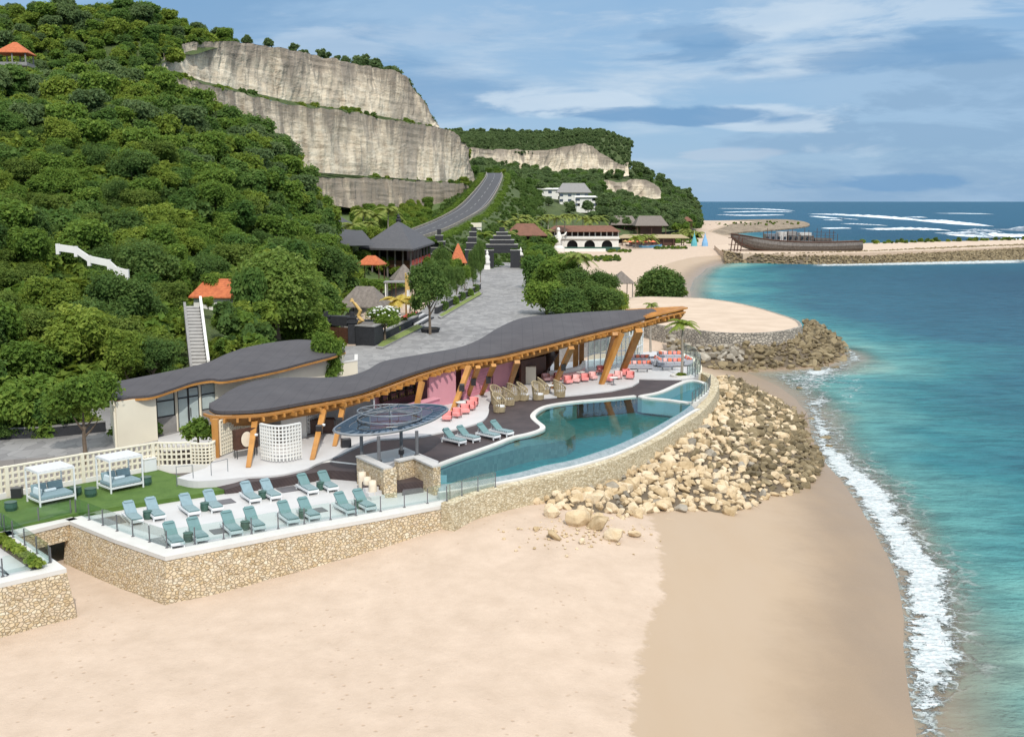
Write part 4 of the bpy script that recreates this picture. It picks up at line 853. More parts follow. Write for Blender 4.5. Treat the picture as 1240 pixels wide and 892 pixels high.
# ---------------------------------------------------------------- sun loungers, tables, slabs
def make_lounger(fab='teal_fabric'):
    t = thing('sun_lounger', 'x', 'sun lounger')
    def at(mb, x0, x1, y0, y1, z0, z1): mb.box(((x0 + x1) / 2, (y0 + y1) / 2, (z0 + z1) / 2), (x1 - x0, y1 - y0, z1 - z0)); return mb
    f = MB(); at(f, 0, 2.0, -0.36, -0.30, 0.20, 0.32); at(f, 0, 2.0, 0.30, 0.36, 0.20, 0.32); at(f, 1.94, 2.0, -0.30, 0.30, 0.16, 0.321); at(f, 0, 0.06, -0.30, 0.30, 0.20, 0.319)
    for i in range(9): at(f, 0.12 + i * 0.2, 0.24 + i * 0.2, -0.30, 0.30, 0.25, 0.28)
    f.build('frame', 'white_metal', t)
    for x in (0.1, 1.9):
        for y in (-0.33, 0.33): m = MB(); at(m, x - 0.04, x + 0.04, y - 0.033, y + 0.033, 0, 0.20); m.build('leg', 'white_metal', t)
    m = MB(); at(m, 0.78, 1.98, -0.32, 0.32, 0.322, 0.43); m.build('seat_cushion', 'lounger_stripe', t, bevel=0.03)
    m = MB(); a, b = Vector((0.80, 0, 0.40)), Vector((0.10, 0, 0.93)); m.beam(a, b, 0.64, 0.11); m.build('backrest', fab, t, bevel=0.03)
    m = MB(); m.beam(Vector((0.26, 0, 0.89)), Vector((0.12, 0, 1.0)), 0.5, 0.10); m.build('headrest', fab, t, bevel=0.03)
    m = MB(); m.beam((0.12, -0.2, 0.30), (0.22, -0.2, 0.76), 0.03, 0.03); m.beam((0.12, 0.2, 0.30), (0.22, 0.2, 0.76), 0.03, 0.03); m.build('back_support', 'white_metal', t)
    return t
LB = Proto(make_lounger('blue_fabric')); LT = Proto(make_lounger('teal_fabric'))
fb = [(166.5, 636), (194, 631), (236, 626), (264, 621), (310, 610), (335, 606.5), (380, 599.5), (404, 596)]
ff = [(216, 664), (246, 658), (287, 649.5), (315, 644), (356, 636), (382, 631), (427, 624), (450, 620)]
rz0 = None
def lounger_dir():
    a = G(236, 626, TZ); b = G(221, 604, TZ + 0.15); return math.atan2((a - b).y, (a - b).x)
LD = R(-57)
words_b = ['first from the left end', 'second from the left end', 'third from the left end', 'fourth from the left end', 'fifth from the left end', 'sixth from the left end', 'next to last', 'last, at the stone box end']
def put_lounger(px, z, lab, rz, group, teal):
    p = G(px[0], px[1], z); d = Vector((math.cos(rz), math.sin(rz), 0)); o = p - d * 2.0
    return (LT if teal else LB).put((o.x, o.y, z), rz, None, lab, group)
for i, p in enumerate(fb): put_lounger(p, TZ, f'{"pale blue" if i < 6 else "teal"} sun lounger in the row beside the dark deck, {words_b[i]}', LD + random.uniform(-.03, .03), 'sun loungers on the white terrace', i >= 6)
for i, p in enumerate(ff): put_lounger(p, TZ, f'{"teal" if i > 0 else "shaded teal"} sun lounger in the row behind the glass railing, {words_b[i]}', LD + random.uniform(-.03, .03), 'sun loungers on the white terrace', True)
t = thing('side_table', 'x', 'side table'); mb = MB(); mb.lathe([(0.0, 0.0), (0.21, 0.0), (0.25, 0.12), (0.25, 0.34), (0.22, 0.44), (0.0, 0.44)], 16); mb.build('drum', 'green_ceramic', t, smooth=False)
mb = MB(); mb.lathe([(0.0, 0.441), (0.26, 0.441), (0.26, 0.475), (0.0, 0.475)], 16); mb.build('table_top', 'green_ceramic', t)
STB = Proto(t)
st_b = [(179, 628), (248, 618), (318, 603.5), (388, 592.5)]; st_f = [(228, 655), (297, 641), (367, 627), (434, 615)]; nm4 = ['first', 'second', 'third', 'last']
for i, p in enumerate(st_b): q = G(p[0], p[1], TZ); STB.put(q, 0, None, f'green drum table between the loungers of the row beside the lawn, {nm4[i]} from the left', 'green drum side tables')
for i, p in enumerate(st_f): q = G(p[0], p[1], TZ); STB.put(q, 0, None, f'green drum table between the loungers behind the glass railing, {nm4[i]} from the left', 'green drum side tables')
slabs = [(131, 631, 1.6, 'under the railing at the left corner'), (190, 657, 1.6, 'behind the front corner of the railing'), (273, 607.5, 1.0, 'beside the second pair of the row by the lawn'), (266, 643, 0.9, 'between the first two pairs behind the railing'), (349, 592.5, 1.2, 'between the last two pairs of the row by the lawn'), (385, 618, 0.9, 'beyond the third pair behind the railing')]
for u, v, s, lab in slabs:
    q = G(u, v, TZ); mb = MB(); mb.box((0, 0, 0.02), (s, s, 0.035)); o = mb.build('floor_slab', 'dark_slab'); o.location = (q.x, q.y, TZ + 0.003); o.rotation_euler = (0, 0, R(33)); tag(o, 'dark square parasol slab on the white terrace ' + lab, 'slab', 'dark parasol slabs')

# ---------------------------------------------------------------- daybeds on the lawn
def make_daybed():
    t = thing('daybed', 'x', 'daybed'); Lx, Ly, H_ = 2.1, 1.75, 2.05
    for x in (-Lx / 2, Lx / 2):
        for y in (-Ly / 2, Ly / 2): m = MB(); m.box((x, y, H_ / 2), (0.08, 0.08, H_)); m.build('post', 'white_metal', t)
    m = MB()
    for y in (-Ly / 2, Ly / 2): m.box((0, y, H_ - 0.05), (Lx - 0.09, 0.06, 0.09)); m.box((0, y, 0.30), (Lx - 0.09, 0.05, 0.12))
    for x in (-Lx / 2, Lx / 2): m.box((x, 0, H_ - 0.05), (0.06, Ly - 0.09, 0.09)); m.box((x, 0, 0.30), (0.05, Ly - 0.09, 0.12))
    for i in range(9): m.box((-Lx / 2 + 0.2 + i * 0.21, 0, 0.33), (0.1, Ly - 0.1, 0.03))
    m.build('frame', 'white_metal', t)
    m = MB()
    for i in range(15): m.box((0, -Ly / 2 + .04 + (Ly - .08) * i / 14, H_ + 0.03), (Lx + 0.06, 0.078, 0.03))
    m.build('canopy', 'canvas', t)
    m = MB(); m.box((0, -0.05, 0.47), (Lx - 0.16, Ly - 0.2, 0.22)); m.build('mattress', 'blue_fabric', t, bevel=0.05)
    for x in (-0.48, 0.48): m = MB(); m.box((x, Ly / 2 - 0.34, 0.80), (0.9, 0.2, 0.5), rx=R(-18)); m.build('back_cushion', 'blue_fabric', t, bevel=0.06)
    m = MB(); m.box((-Lx / 2 + 0.22, -0.1, 0.76), (0.18, 0.9, 0.42), ry=R(12)); m.build('side_cushion', 'pale_fabric', t, bevel=0.06)
    m = MB(); m.box((0.0, 0.1, 0.66), (0.7, 0.25, 0.16), rz=R(6)); m.build('bolster', 'pale_fabric', t, bevel=0.05)
    return t
DB = Proto(make_daybed())
ddir = math.atan2((G(90, 610, LZ) - G(42, 620, LZ)).y, (G(90, 610, LZ) - G(42, 620, LZ)).x)
q = G(62.5, 606, LZ); DB.put((q.x, q.y, LZ), ddir, None, 'white canopied daybed on the lawn, the one beside the black box', 'daybeds on the lawn')
q = G(146, 590.5, LZ); DB.put((q.x, q.y, LZ), ddir, None, 'white canopied daybed on the lawn, the one closer to the curved block wall', 'daybeds on the lawn')
t = thing('garden_stool', 'x', 'stool'); mb = MB(); mb.lathe([(0, 0), (0.30, 0), (0.36, 0.2), (0.33, 0.46), (0, 0.47)], 16); mb.build('drum', 'green_ceramic', t); mb = MB(); mb.lathe([(0, 0.471), (0.35, 0.471), (0.35, 0.51), (0, 0.51)], 16); mb.build('stool_top', 'green_ceramic', t)
GS = Proto(t)
for u, v, lab in ((13.5, 617.5, 'before the daybed by the black box'), (110, 600.5, 'between the two daybeds'), (177, 586.5, 'beyond the daybed near the curved block wall'), (92, 599, 'close behind the daybed by the black box')): q = G(u, v, LZ); GS.put(q, 0, None, 'dark green drum stool on the lawn ' + lab, 'green stools on the lawn')
t = thing('speaker_box', 'small black box standing by the block wall behind the daybed', 'box', G(21, 602, LZ)); mb = MB(); q = t.location; mb.box((q.x, q.y, q.z + 0.3), (0.6, 0.5, 0.6), rz=0.2); mb.build('case', 'black_metal', t, bevel=0.02); mb = MB(); mb.box((q.x, q.y, q.z + 0.615), (0.5, 0.42, 0.02), rz=0.2); mb.build('lid', 'grey_metal', t)
t = thing('utility_cabinet', 'white metal cabinet against the block wall at the end of the lawn', 'cabinet', G(181, 570, LZ)); q = t.location; mb = MB(); mb.box((q.x, q.y, q.z + 0.42), (0.85, 0.45, 0.84), rz=ddir); mb.build('case', 'white_metal', t, bevel=0.02); mb = MB(); mb.box((q.x - math.sin(-ddir) * 0 , q.y, q.z + 0.87), (0.92, 0.52, 0.05), rz=ddir); mb.build('lid', 'white_render', t)

# ---------------------------------------------------------------- breeze-block walls
def lattice(name, label, pts, z0, z1, cell=0.30, bar=0.075, depth=0.16, mat='cream_render', posts=None, coping=True, base=0.25, plinth=True):
    P = [(p[0], p[1], 0) for p in pts]; L_ = float(np.sum(np.linalg.norm(np.diff(np.array(P), axis=0), axis=1))); n = max(2, int(round(L_ / cell))); Q = resample(P, n + 1)
    t = thing(name, label, 'wall', (Q[0][0], Q[0][1], z0)); mb = MB()
    for i, q in enumerate(Q):
        a = Vector(Q[max(i - 1, 0)]); b = Vector(Q[min(i + 1, n)]); d = (b - a).normalized(); an = math.atan2(d.y, d.x); mb.box((q[0], q[1], (z0 + base + z1) / 2), (bar, depth, z1 - z0 - base), rz=an)
    k = max(2, int(round((z1 - z0 - base) / cell)))
    for j in range(1, k): zz = z0 + base + (z1 - z0 - base) * j / k; mb.strip(XY(Q), zz - bar / 2, zz + bar / 2, depth - 0.02)
    mb.build('block_lattice', mat, t)
    mb = MB()
    if plinth: mb.strip(XY(Q), z0 - 0.3, z0 + base, depth + 0.06); mb.build('plinth', 'white_render', t)
    if coping: mb = MB(); mb.strip(XY(Q), z1, z1 + 0.09, depth + 0.05); mb.build('coping', mat, t)
    if posts:
        for i in range(0, n + 1, posts):
            q = Q[i]; a = Vector(Q[max(i - 1, 0)]); b = Vector(Q[min(i + 1, n)]); d = (b - a); mb = MB(); mb.box((q[0], q[1], (z0 + z1) / 2 + 0.04), (0.22, depth + 0.09, z1 - z0 + 0.12), rz=math.atan2(d.y, d.x)); mb.build('pillar', mat, t)
    return t
BW = XY(GP([(-90, 620), (0, 602), (60, 591), (100, 583.5), (192, 567.5)], LZ)); lattice('block_wall', 'long cream pierced block wall with pillars along the back of the lawn', BW, LZ, LZ + 1.75, 0.36, 0.12, posts=13)
BW2 = XY(GP([(192, 567), (214, 567), (232, 566)], LZ)); lattice('block_wall', 'short cream pierced block wall between the long wall and the curved planter', BW2, LZ, LZ + 1.7, 0.33, 0.10, posts=8)
c0 = G(233, 566, LZ); c1 = G(260, 560, LZ)
def arc(a, b, bulge, n=12):
    a, b = Vector(a[:2]), Vector(b[:2]); m = (a + b) / 2; d = b - a; nrm = Vector((d.y, -d.x)).normalized(); out = []
    for i in range(n + 1):
        t = i / n; out.append(tuple(a + d * t + nrm * bulge * math.sin(math.pi * t)))
    return out
lattice('curved_planter_wall', 'curved cream pierced block planter wall at the end of the lawn holding a shrub', arc(c0, c1, 0.9), LZ, LZ + 1.6, 0.24, 0.08)
q = G(241, 555, LZ); t = thing('planter_shrub', 'bushy green shrub growing above the curved block planter', 'shrub', (q.x, q.y, LZ + 1.3)); mobj('foliage', crown_mesh('foliage', 301, [(0, 0, 0.7, 0.75), (0.6, 0, 0.55, 0.6), (-0.6, 0.1, 0.5, 0.6), (0.1, 0.2, 1.1, 0.5)], 1100, 0.2, 'leaf_green'), t); m = MB(); m.tube([(q.x, q.y, LZ), (q.x, q.y, LZ + 1.9)], 0.08, 6); m.build('trunk', 'bark', t)
for k, (u, v, s) in enumerate(((152, 533, 0.8), (168, 531, 0.9), (184, 529, 0.8), (187, 524, 0.6))):
    q = G(u, v, PZ); t = thing('silver_shrub', 'low dusty green shrub below the blank cream wall behind the block wall', 'shrub', q, 'shrubs below the cream wall'); mobj('foliage', SHRUB[k % 3], t, (0, 0, 0.1)); mobj('stem', TRF, t).scale = (0.15, 0.15, 0.15); t.scale = (s * 1.3, s, s * 1.1)
# handrails by the lawn
t = thing('handrail', 'thin steel handrail at the white steps beside the lawn', 'handrail', G(214, 581, LZ))
for px in ([(214, 581), (234, 579)], [(256, 576), (276, 571)]):
    a, b = GP(px, DZ + 0.1); m = MB(); m.tube([(a.x, a.y, DZ - .3), (a.x, a.y, DZ + 0.95), (b.x, b.y, DZ + 0.95), (b.x, b.y, DZ - .1)], 0.03, 6); m.build('rail', 'steel', t)

# ---------------------------------------------------------------- deck, white path, pool
coping_px = [(531, 563), (552, 555), (578, 546), (600, 538), (620, 530), (640, 525.5), (654, 521), (657, 517), (650, 511), (645.5, 506), (646, 502), (652, 496.5), (662, 492), (680, 488.5), (705, 485.5), (735, 483), (769, 479.5)]
inf_px = [(836, 490), (826, 498), (802, 512), (785, 521), (764, 531), (740, 541), (715, 549.5), (690, 557), (660, 563), (630, 571), (600, 577), (568, 582), (531, 586)]
COP = catmull(coping_px, 4); INF = catmull(inf_px, 4)
WZ = DZ - 0.06
deck_px = [(531, 563), (531, 580), (440, 590), (436, 572), (400, 569), (330, 580), (303, 583.5), (300, 574), (430, 530), (520, 500), (640, 462), (760, 440), (792, 452), (824, 459), (838, 457.5), (826, 460), (804, 471), (787, 478.5), (769, 479.5)] + COP[::-1][1:]
mb = MB(); mb.prism(XY(GP(deck_px, DZ)), 2.0, DZ); struct(mb.build('pool_deck', 'deck_boards'))
q_ = [G(300, 574, DZ), G(303, 583.5, DZ), G(272.5, 593, LZ), G(244, 582.5, LZ)]; mb = MB(); mb.add([tuple(p + Vector((0, 0, .012))) for p in q_] + [(p.x, p.y, 3.5) for p in q_], [(0, 3, 2, 1), (1, 2, 6, 5), (0, 1, 5, 4), (3, 0, 4, 7), (2, 3, 7, 6)]); struct(mb.build('deck_ramp', 'deck_boards'))
water_px = COP + INF; WP = XY(GP(water_px, WZ))
pool = thing('swimming_pool', 'free form infinity pool with teal water between the dark deck and the stone sea wall', 'pool', G(640, 540, DZ - 1.4))
mb = MB(); mb.sheet(WP, DZ - 1.5); mb.build('basin_floor', 'pool_tile', pool)
mb = MB(); n = len(WP); mb.strip(WP, DZ - 1.6, WZ + 0.02, 0.02, closed=True); mb.build('basin_wall', 'pool_tile', pool)
shelf_px = COP + [(769, 479.5), (740, 485), (705, 489), (682, 494.5), (676, 500), (684, 508), (696, 518), (697, 526), (686, 533), (664, 536.5), (640, 540), (610, 548), (570, 558), (531, 571)]
mb = MB(); mb.prism(XY(GP(shelf_px, DZ - 0.32)), DZ - 1.5, DZ - 0.32); mb.build('shallow_shelf', 'shelf_tile', pool)
mb = MB(); mb.sheet(WP, WZ); mb.build('water', 'pool_water', pool)
mb = MB(); mb.strip(XY(GP(COP, DZ)), DZ - 0.2, DZ + 0.07, 0.42); mb.build('coping', 'white_coping', pool)
# infinity edge: wet tiled crest, gutter and outer white kerb
eo = XY(GP(INF, WZ)); lip_px = [(846, 496), (838, 500), (816, 514), (792, 529), (768, 541), (744, 552), (715, 561), (690, 567.5), (660, 574), (630, 581), (600, 586.5), (568, 592.5), (531, 598)]
lip = XY(GP(catmull(lip_px, 4), DZ - 0.28)); mb = MB(); m_ = 60; a_ = resample(eo, m_); b_ = resample(lip, m_)
mb.grid([[(p[0], p[1], WZ - 0.005) for p in a_], [(p[0] * .8 + q[0] * .2, p[1] * .8 + q[1] * .2, WZ - 0.02) for p, q in zip(a_, b_)], [(p[0] * .45 + q[0] * .55, p[1] * .45 + q[1] * .55, DZ - 0.34) for p, q in zip(a_, b_)], [(q[0], q[1], DZ - 0.36) for q in b_]]); mb.build('overflow_edge', 'wet_tile', pool)
mb = MB(); mb.strip(lip, DZ - 1.0, DZ - 0.16, 0.30); mb.build('overflow_kerb', 'white_coping', pool)
# small upper basin
sp_px = catmull([(769, 480), (787, 479), (804, 472), (826, 461.5), (838, 459), (851, 461), (858, 466), (857, 475), (848, 483), (838, 489), (800, 484.5)], 4, True)
jz = DZ + 0.05; spool = thing('plunge_pool', 'small curved plunge pool with a white rim at the far end of the big pool', 'pool', G(820, 475, DZ))
sp2 = catmull([(776, 480), (800, 474.5), (826, 463), (838, 460.5), (851, 463), (856, 467), (854, 475), (846, 482), (837, 487), (806, 483.5)], 4, True)
mb = MB(); mb.sheet(XY(GP(sp2, jz)), jz - 0.9); mb.build('basin_floor', 'pool_tile', spool); mb = MB(); mb.sheet(XY(GP(sp2, jz)), jz - 0.08); mb.build('water', 'pool_water', spool)
mb = MB(); mb.strip(XY(GP(sp2, jz)), DZ - 1.3, jz + 0.03, 0.5, closed=True); mb.build('rim', 'white_coping', spool)
railing(XY(GP([(838, 489), (848, 482), (857, 474), (860, 467)], jz)), jz + .03, 'short glass railing along the outer rim of the plunge pool', 1.1, 1.2)
# sea wall below the pool, running on from the terrace wall
sw = thing('pool_sea_wall', 'tall curved rubble stone sea wall holding the infinity pool', 'wall', G(700, 590, SANDZ))
swl_px = [(541, 611), (570, 599.5), (600, 592), (632, 584.5), (662, 577.5), (692, 570.5), (717, 564), (746, 555), (770, 544), (794, 532), (818, 517), (840, 503), (853, 490), (863, 476), (865, 464), (856, 455.5), (842, 452)]
swl = resample(catmull(XY(GP(swl_px, DZ - 0.35)), 5), 80)
mb = MB(); mb.strip(swl, 0.2, [DZ - 0.27] * 58 + [DZ - 0.27 + (0.17) * min(1, (i + 1) / 8) for i in range(22)], 0.8, 0.35); mb.build('stonework', 'shingle_stone', sw)
railing(XY(GP([(541, 607), (570, 597), (600, 590)], DZ - .3)), DZ - 0.27, 'glass railing where the terrace wall meets the pool wall', 1.0, 1.4)
# white curved patio under the pavilion
path_px = [(214, 578), (234, 582), (261, 581), (302, 577), (335, 575), (369, 568), (384, 561), (408, 552), (423, 544.5), (440, 537), (457, 531.5), (483, 530), (510, 527.6), (529, 524), (553, 519), (578, 512), (588, 506), (592, 498), (592, 490), (596, 483), (604, 479), (620, 482), (650, 482), (683, 479), (705, 477), (741, 472.6), (766, 467), (774, 462), (774, 458), (792, 458.5), (824, 459), (840, 457), (846, 452), (835, 436), (826, 428), (790, 425), (745, 432), (640, 444), (560, 462), (470, 480), (380, 505), (290, 530), (264, 552), (250, 566)]
PTH = XY(GP(catmull(path_px[:25], 4) + path_px[25:], DZ + .12)); mb = MB(); mb.prism(PTH, DZ - 0.6, DZ + 0.12); struct(mb.build('patio_floor', 'white_floor')); FZ = DZ + 0.12
railing(XY(GP([(842, 455.5), (848, 450), (848, 443), (840, 434), (826, 428)], FZ)), FZ, 'glass railing round the sofa terrace at the far end of the pool', 1.3, 1.3)
railing(XY(GP([(832, 457), (840, 452), (843, 447)], FZ)), FZ, 'short glass screen at the head of the plunge pool', 1.2, 1.0)
mb = MB(); mb.prism(XY(GP([(842, 456.5), (850, 450), (850, 443), (842, 433), (827, 427), (800, 424), (800, 440), (824, 450)], DZ - 0.02)), 1.0, DZ - 0.02); struct(mb.build('terrace_base', 'cream_render'))
# steps from terrace to deck by the stone box
for px, lab in ((((417, 576), (437, 573)), 'three low white steps from the terrace up to the dark deck'), (((450, 606), (466, 603)), 'low white steps beside the front pier of the stone box')):
    t = thing('terrace_steps', lab, 'steps', G(*px[0], TZ))
    a, b = (G(*q, TZ) for q in px); d = (b - a).normalized(); n_ = Vector((-d.y, d.x, 0))
    for k in range(3): m = MB(); m.strip([tuple((a + n_ * (0.18 + 0.36 * k))[:2]), tuple((b + n_ * (0.18 + 0.36 * k))[:2])], TZ - 0.05, TZ + 0.19 * (k + 1), 0.36); m.build('step', 'white_floor', t)
# ---------------------------------------------------------------- stone box with the pergola
bz = 6.0
bx = thing('stone_box', 'rubble stone box with a recessed alcove below the metal pergola', 'wall', G(480, 606, TZ))
A0 = G(443, 611, TZ); A1 = G(480, 606, TZ)
q0 = G(444, 556, bz); q1 = G(475, 556.5, bz); qb = G(437, 551, bz); qr = G(531, 562, bz); qm = G(502, 552, bz)
mb = MB()
wl = [tuple(G(436, 551, bz)[:2]), tuple(G(470, 566, bz)[:2])]; wr = [tuple(G(529, 563.5, bz)[:2]), tuple(G(502, 551.5, bz)[:2])]; wb = [tuple(G(480, 557, bz)[:2]), tuple(G(503, 552, bz)[:2])]
pier = G(469, 566, bz)
for w_, tk in ((wl, 0.5), (wr, 0.5), (wb, 0.4)): mb.strip(w_, 1.5, bz - 0.1, tk)
mb.box((pier.x + 0.12, pier.y + 0.15, (1.5 + bz - 0.1) / 2), (0.8, 0.6, bz - 0.1 - 1.5), rz=0.2); mb.build('stonework', 'rubble_stone', bx)
mb = MB()
for w_, tk in ((wl, 0.62), (wr, 0.62), (wb, 0.52)): mb.strip(w_, bz - 0.1 + 0.002 * tk, bz + 0.02 * tk, tk)
mb.build('coping', 'grey_coping', bx)
top_px = [(437, 551), (468, 565), (480, 557), (503, 552), (529, 562), (531, 558), (506, 548), (490, 541), (470, 545)]
mb = MB(); mb.prism(XY(GP(top_px, DZ + 0.3)), 2.0, DZ + 0.3); mb.build('raised_floor', 'white_floor', bx)
mb = MB(); mb.prism(XY(GP([(487, 596), (513, 592), (507, 588), (488, 592)], TZ + 0.2)), TZ - 0.1, TZ + 0.2); mb.build('alcove_bed', 'dark_slab', bx)
for k, (u, v, h) in enumerate(((439, 593, 1.15), (445, 597.5, 1.05), (451.5, 602, 1.05))):
    q = G(u, v, TZ); mb = MB(); mb.lathe([(0, 0), (0.19, 0), (0.24, 0.12), (0.25, h * 0.75), (0.22, h), (0.15, h), (0.14, h - 0.1)], 14); o = mb.build('tall_urn', 'terracotta_pot', smooth=True); o.location = (q.x, q.y, TZ); tag(o, 'tall pale cylindrical urn against the stone box, ' + ('the one closest to the steps', 'the middle of the three', 'the one nearest the railing')[k], 'urn', 'pale urns by the stone box')
# pergola
pg = thing('oval_pergola', 'leaf shaped metal pergola with a spoked ring over the stone box', 'pergola', G(470, 545, DZ))
pz = 7.55
out_px = [(404, 521), (420, 526), (440, 526.5), (457, 525.5), (476, 523), (493, 519.5), (510, 514), (525, 508), (536, 501), (542, 495.5), (534, 491.3), (510, 489.8), (485, 491), (460, 494.5), (435, 502), (417, 511)]
OL = catmull(GP(out_px, pz), 4, True); cen = G(472, 507.5, pz)
mb = MB(); mb.tube([tuple(p) for p in OL] + [tuple(OL[0])], 0.09, 6); mb.build('rim', 'steel', pg)
inn = [tuple(cen + (Vector(p) - cen) * 0.74) for p in OL]; mb = MB(); mb.tube(inn + [inn[0]], 0.05, 6); mb.build('inner_rim', 'grey_metal', pg)
k = len(OL)
mbb = MB()
for i in range(0, k, 2):
    a, b = Vector(OL[i]), Vector(inn[i]); mbb.beam(a, b, 0.05, 0.08)
mbb.build('rafters', 'grey_metal', pg)
for i in range(0, k, 8):
    m = MB()
    for j in range(8):
        i0, i1 = (i + j) % k, (i + j + 1) % k; dz_ = Vector((0, 0, 0.06)); m.add([Vector(OL[i0]) + dz_, Vector(OL[i1]) + dz_, Vector(inn[i1]) + dz_, Vector(inn[i0]) + dz_], [(0, 1, 2, 3)])
    m.build('glass_panel', 'blue_glass', pg)
mb = MB(); mb.add([Vector(p) + Vector((0, 0, 0.03)) for p in inn], [tuple(range(k))]); mb.build('dark_roof_panel', 'dark_glass', pg)
ring = [cen + Vector((2.15 * math.cos(t), 2.15 * math.sin(t), 0)) for t in (2 * math.pi * i / 36 for i in range(36))]
for zz, nm in ((0.12, 'lower_ring'), (0.62, 'upper_ring')): m = MB(); m.tube([tuple(p + Vector((0, 0, zz))) for p in ring] + [tuple(ring[0] + Vector((0, 0, zz)))], 0.045, 6); m.build(nm, 'steel', pg)
for i in range(0, 36, 4):
    m = MB(); m.beam(cen + Vector((0, 0, 0.62)), ring[i] + Vector((0, 0, 0.62)), 0.05, 0.06); m.beam(ring[i] + Vector((0, 0, 0.05)), ring[i] + Vector((0, 0, 0.66)), 0.05, 0.05); m.build('spoke', 'steel', pg)
m = MB(); m.tube([tuple(cen + Vector((0, 0, 0.0))), tuple(cen + Vector((0, 0, 1.0)))], 0.06, 6); m.build('king_post', 'steel', pg)
for u, v in ((438, 552), (459, 559), (486, 546), (505, 552)):
    q = G(u, v, bz - 0.1); m = MB(); m.tube([(q.x, q.y, DZ + .2), (q.x, q.y, pz)], 0.11, 10); m.build('column', 'grey_metal', pg)
    m = MB(); m.box((q.x, q.y, DZ + 1.1), (0.34, 0.34, 0.25)); m.build('bracket', 'black_metal', pg)
for u, v, lab in ((419, 541, 'black loudspeaker on the patio floor beside the slanting timber columns'),):
    q = G(u, v, FZ); t = thing('loudspeaker', lab, 'loudspeaker', q); m = MB(); m.box((q.x, q.y, FZ + 0.3), (0.7, 0.5, 0.6), rz=0.3); m.build('case', 'black_metal', t, bevel=0.03); m = MB(); m.lathe([(0, 0), (0.2, 0.0), (0.2, 0.02)], 12, (q.x, q.y, FZ + .601)); m.build('port', 'grey_metal', t)
# loungers on the pool deck
DLD = math.atan2((G(561, 536, DZ) - G(540, 528, DZ)).y, (G(561, 536, DZ) - G(540, 528, DZ)).x)
dl = R(-44)
for i, p in enumerate([(561, 539), (578, 535.5), (602.5, 532.5), (618.5, 528.5)]): put_lounger(p, DZ, 'teal sun lounger on the dark pool deck, ' + ('the one nearest the pergola', 'second from the pergola', 'third from the pergola', 'the one nearest the rattan chairs'), dl, 'sun loungers on the pool deck', True) if False else put_lounger(p, DZ, 'teal sun lounger on the dark pool deck, ' + ('the one nearest the pergola', 'second from the pergola', 'third from the pergola', 'the one nearest the rattan chairs')[i], dl, 'sun loungers on the pool deck', True)
# ================================================================ the pavilion
FR_ = [(253, 493, 8.4), (262, 497, 8.4), (285, 497.3, 8.4), (320, 495, 8.42), (360, 488, 8.45), (400, 481, 8.5), (432, 474.5, 8.55), (460, 465, 8.7), (505, 449, 8.85), (553, 436, 9.0), (600, 429, 9.1), (630, 422, 9.3), (660, 415, 9.7), (690, 407, 10.1), (725, 398.5, 10.35), (763, 389.6, 10.6), (798, 380, 11.05), (828, 373.6, 11.5)]
BK_ = [(254, 491, 8.4), (264, 482, 8.42), (285, 469, 8.45), (308, 461, 8.5), (342, 457, 8.6), (385, 457, 8.6), (420, 455, 8.7), (444, 448, 8.8), (465, 437, 9.0), (505, 429.6, 9.2), (553, 421, 9.4), (580, 411, 9.8), (604, 396.5, 10.3), (634, 384.5, 10.8), (680, 379.7, 11.1), (730, 376.5, 11.3), (785, 374, 11.45), (827, 371.5, 11.52)]
FW = [G(u, v, Zr(z)) for u, v, z in FR_]; BWp = [G(u, v, Zr(z)) for u, v, z in BK_]
NF = 90
FE = [Vector(p) for p in catmull(FW, 6)]; BE = [Vector(p) for p in catmull(BWp, 6)]; NF = len(FE)
pav = thing('beach_pavilion', 'long open pavilion with a wavy dark roof on slanting orange timber columns', 'pavilion', G(500, 500, DZ))
mb = MB(); rows = [[tuple(f.lerp(b, t) + Vector((0, 0, 0.25 * math.sin(math.pi * t)))) for f, b in zip(FE, BE)] for t in np.linspace(0, 1, 7)]
und = [[(p[0], p[1], p[2] - 0.22) for p in r] for r in rows]
kend = int(NF * 0.945)
rows_ = [r[:kend] for r in rows]; mb.grid(rows_); mb.grid([r[:kend] for r in und]); mb.grid([rows_[0], [(p[0], p[1], p[2] - 0.22) for p in rows_[0]]]); mb.grid([rows_[-1], [(p[0], p[1], p[2] - 0.22) for p in rows_[-1]]]); mb.build('roof', 'bitumen_roof', pav, smooth=True)
mb = MB(); mb.grid([[(p[0], p[1], p[2] - 0.30) for p in r] for r in rows]); mb.build('soffit', 'orange_timber', pav)
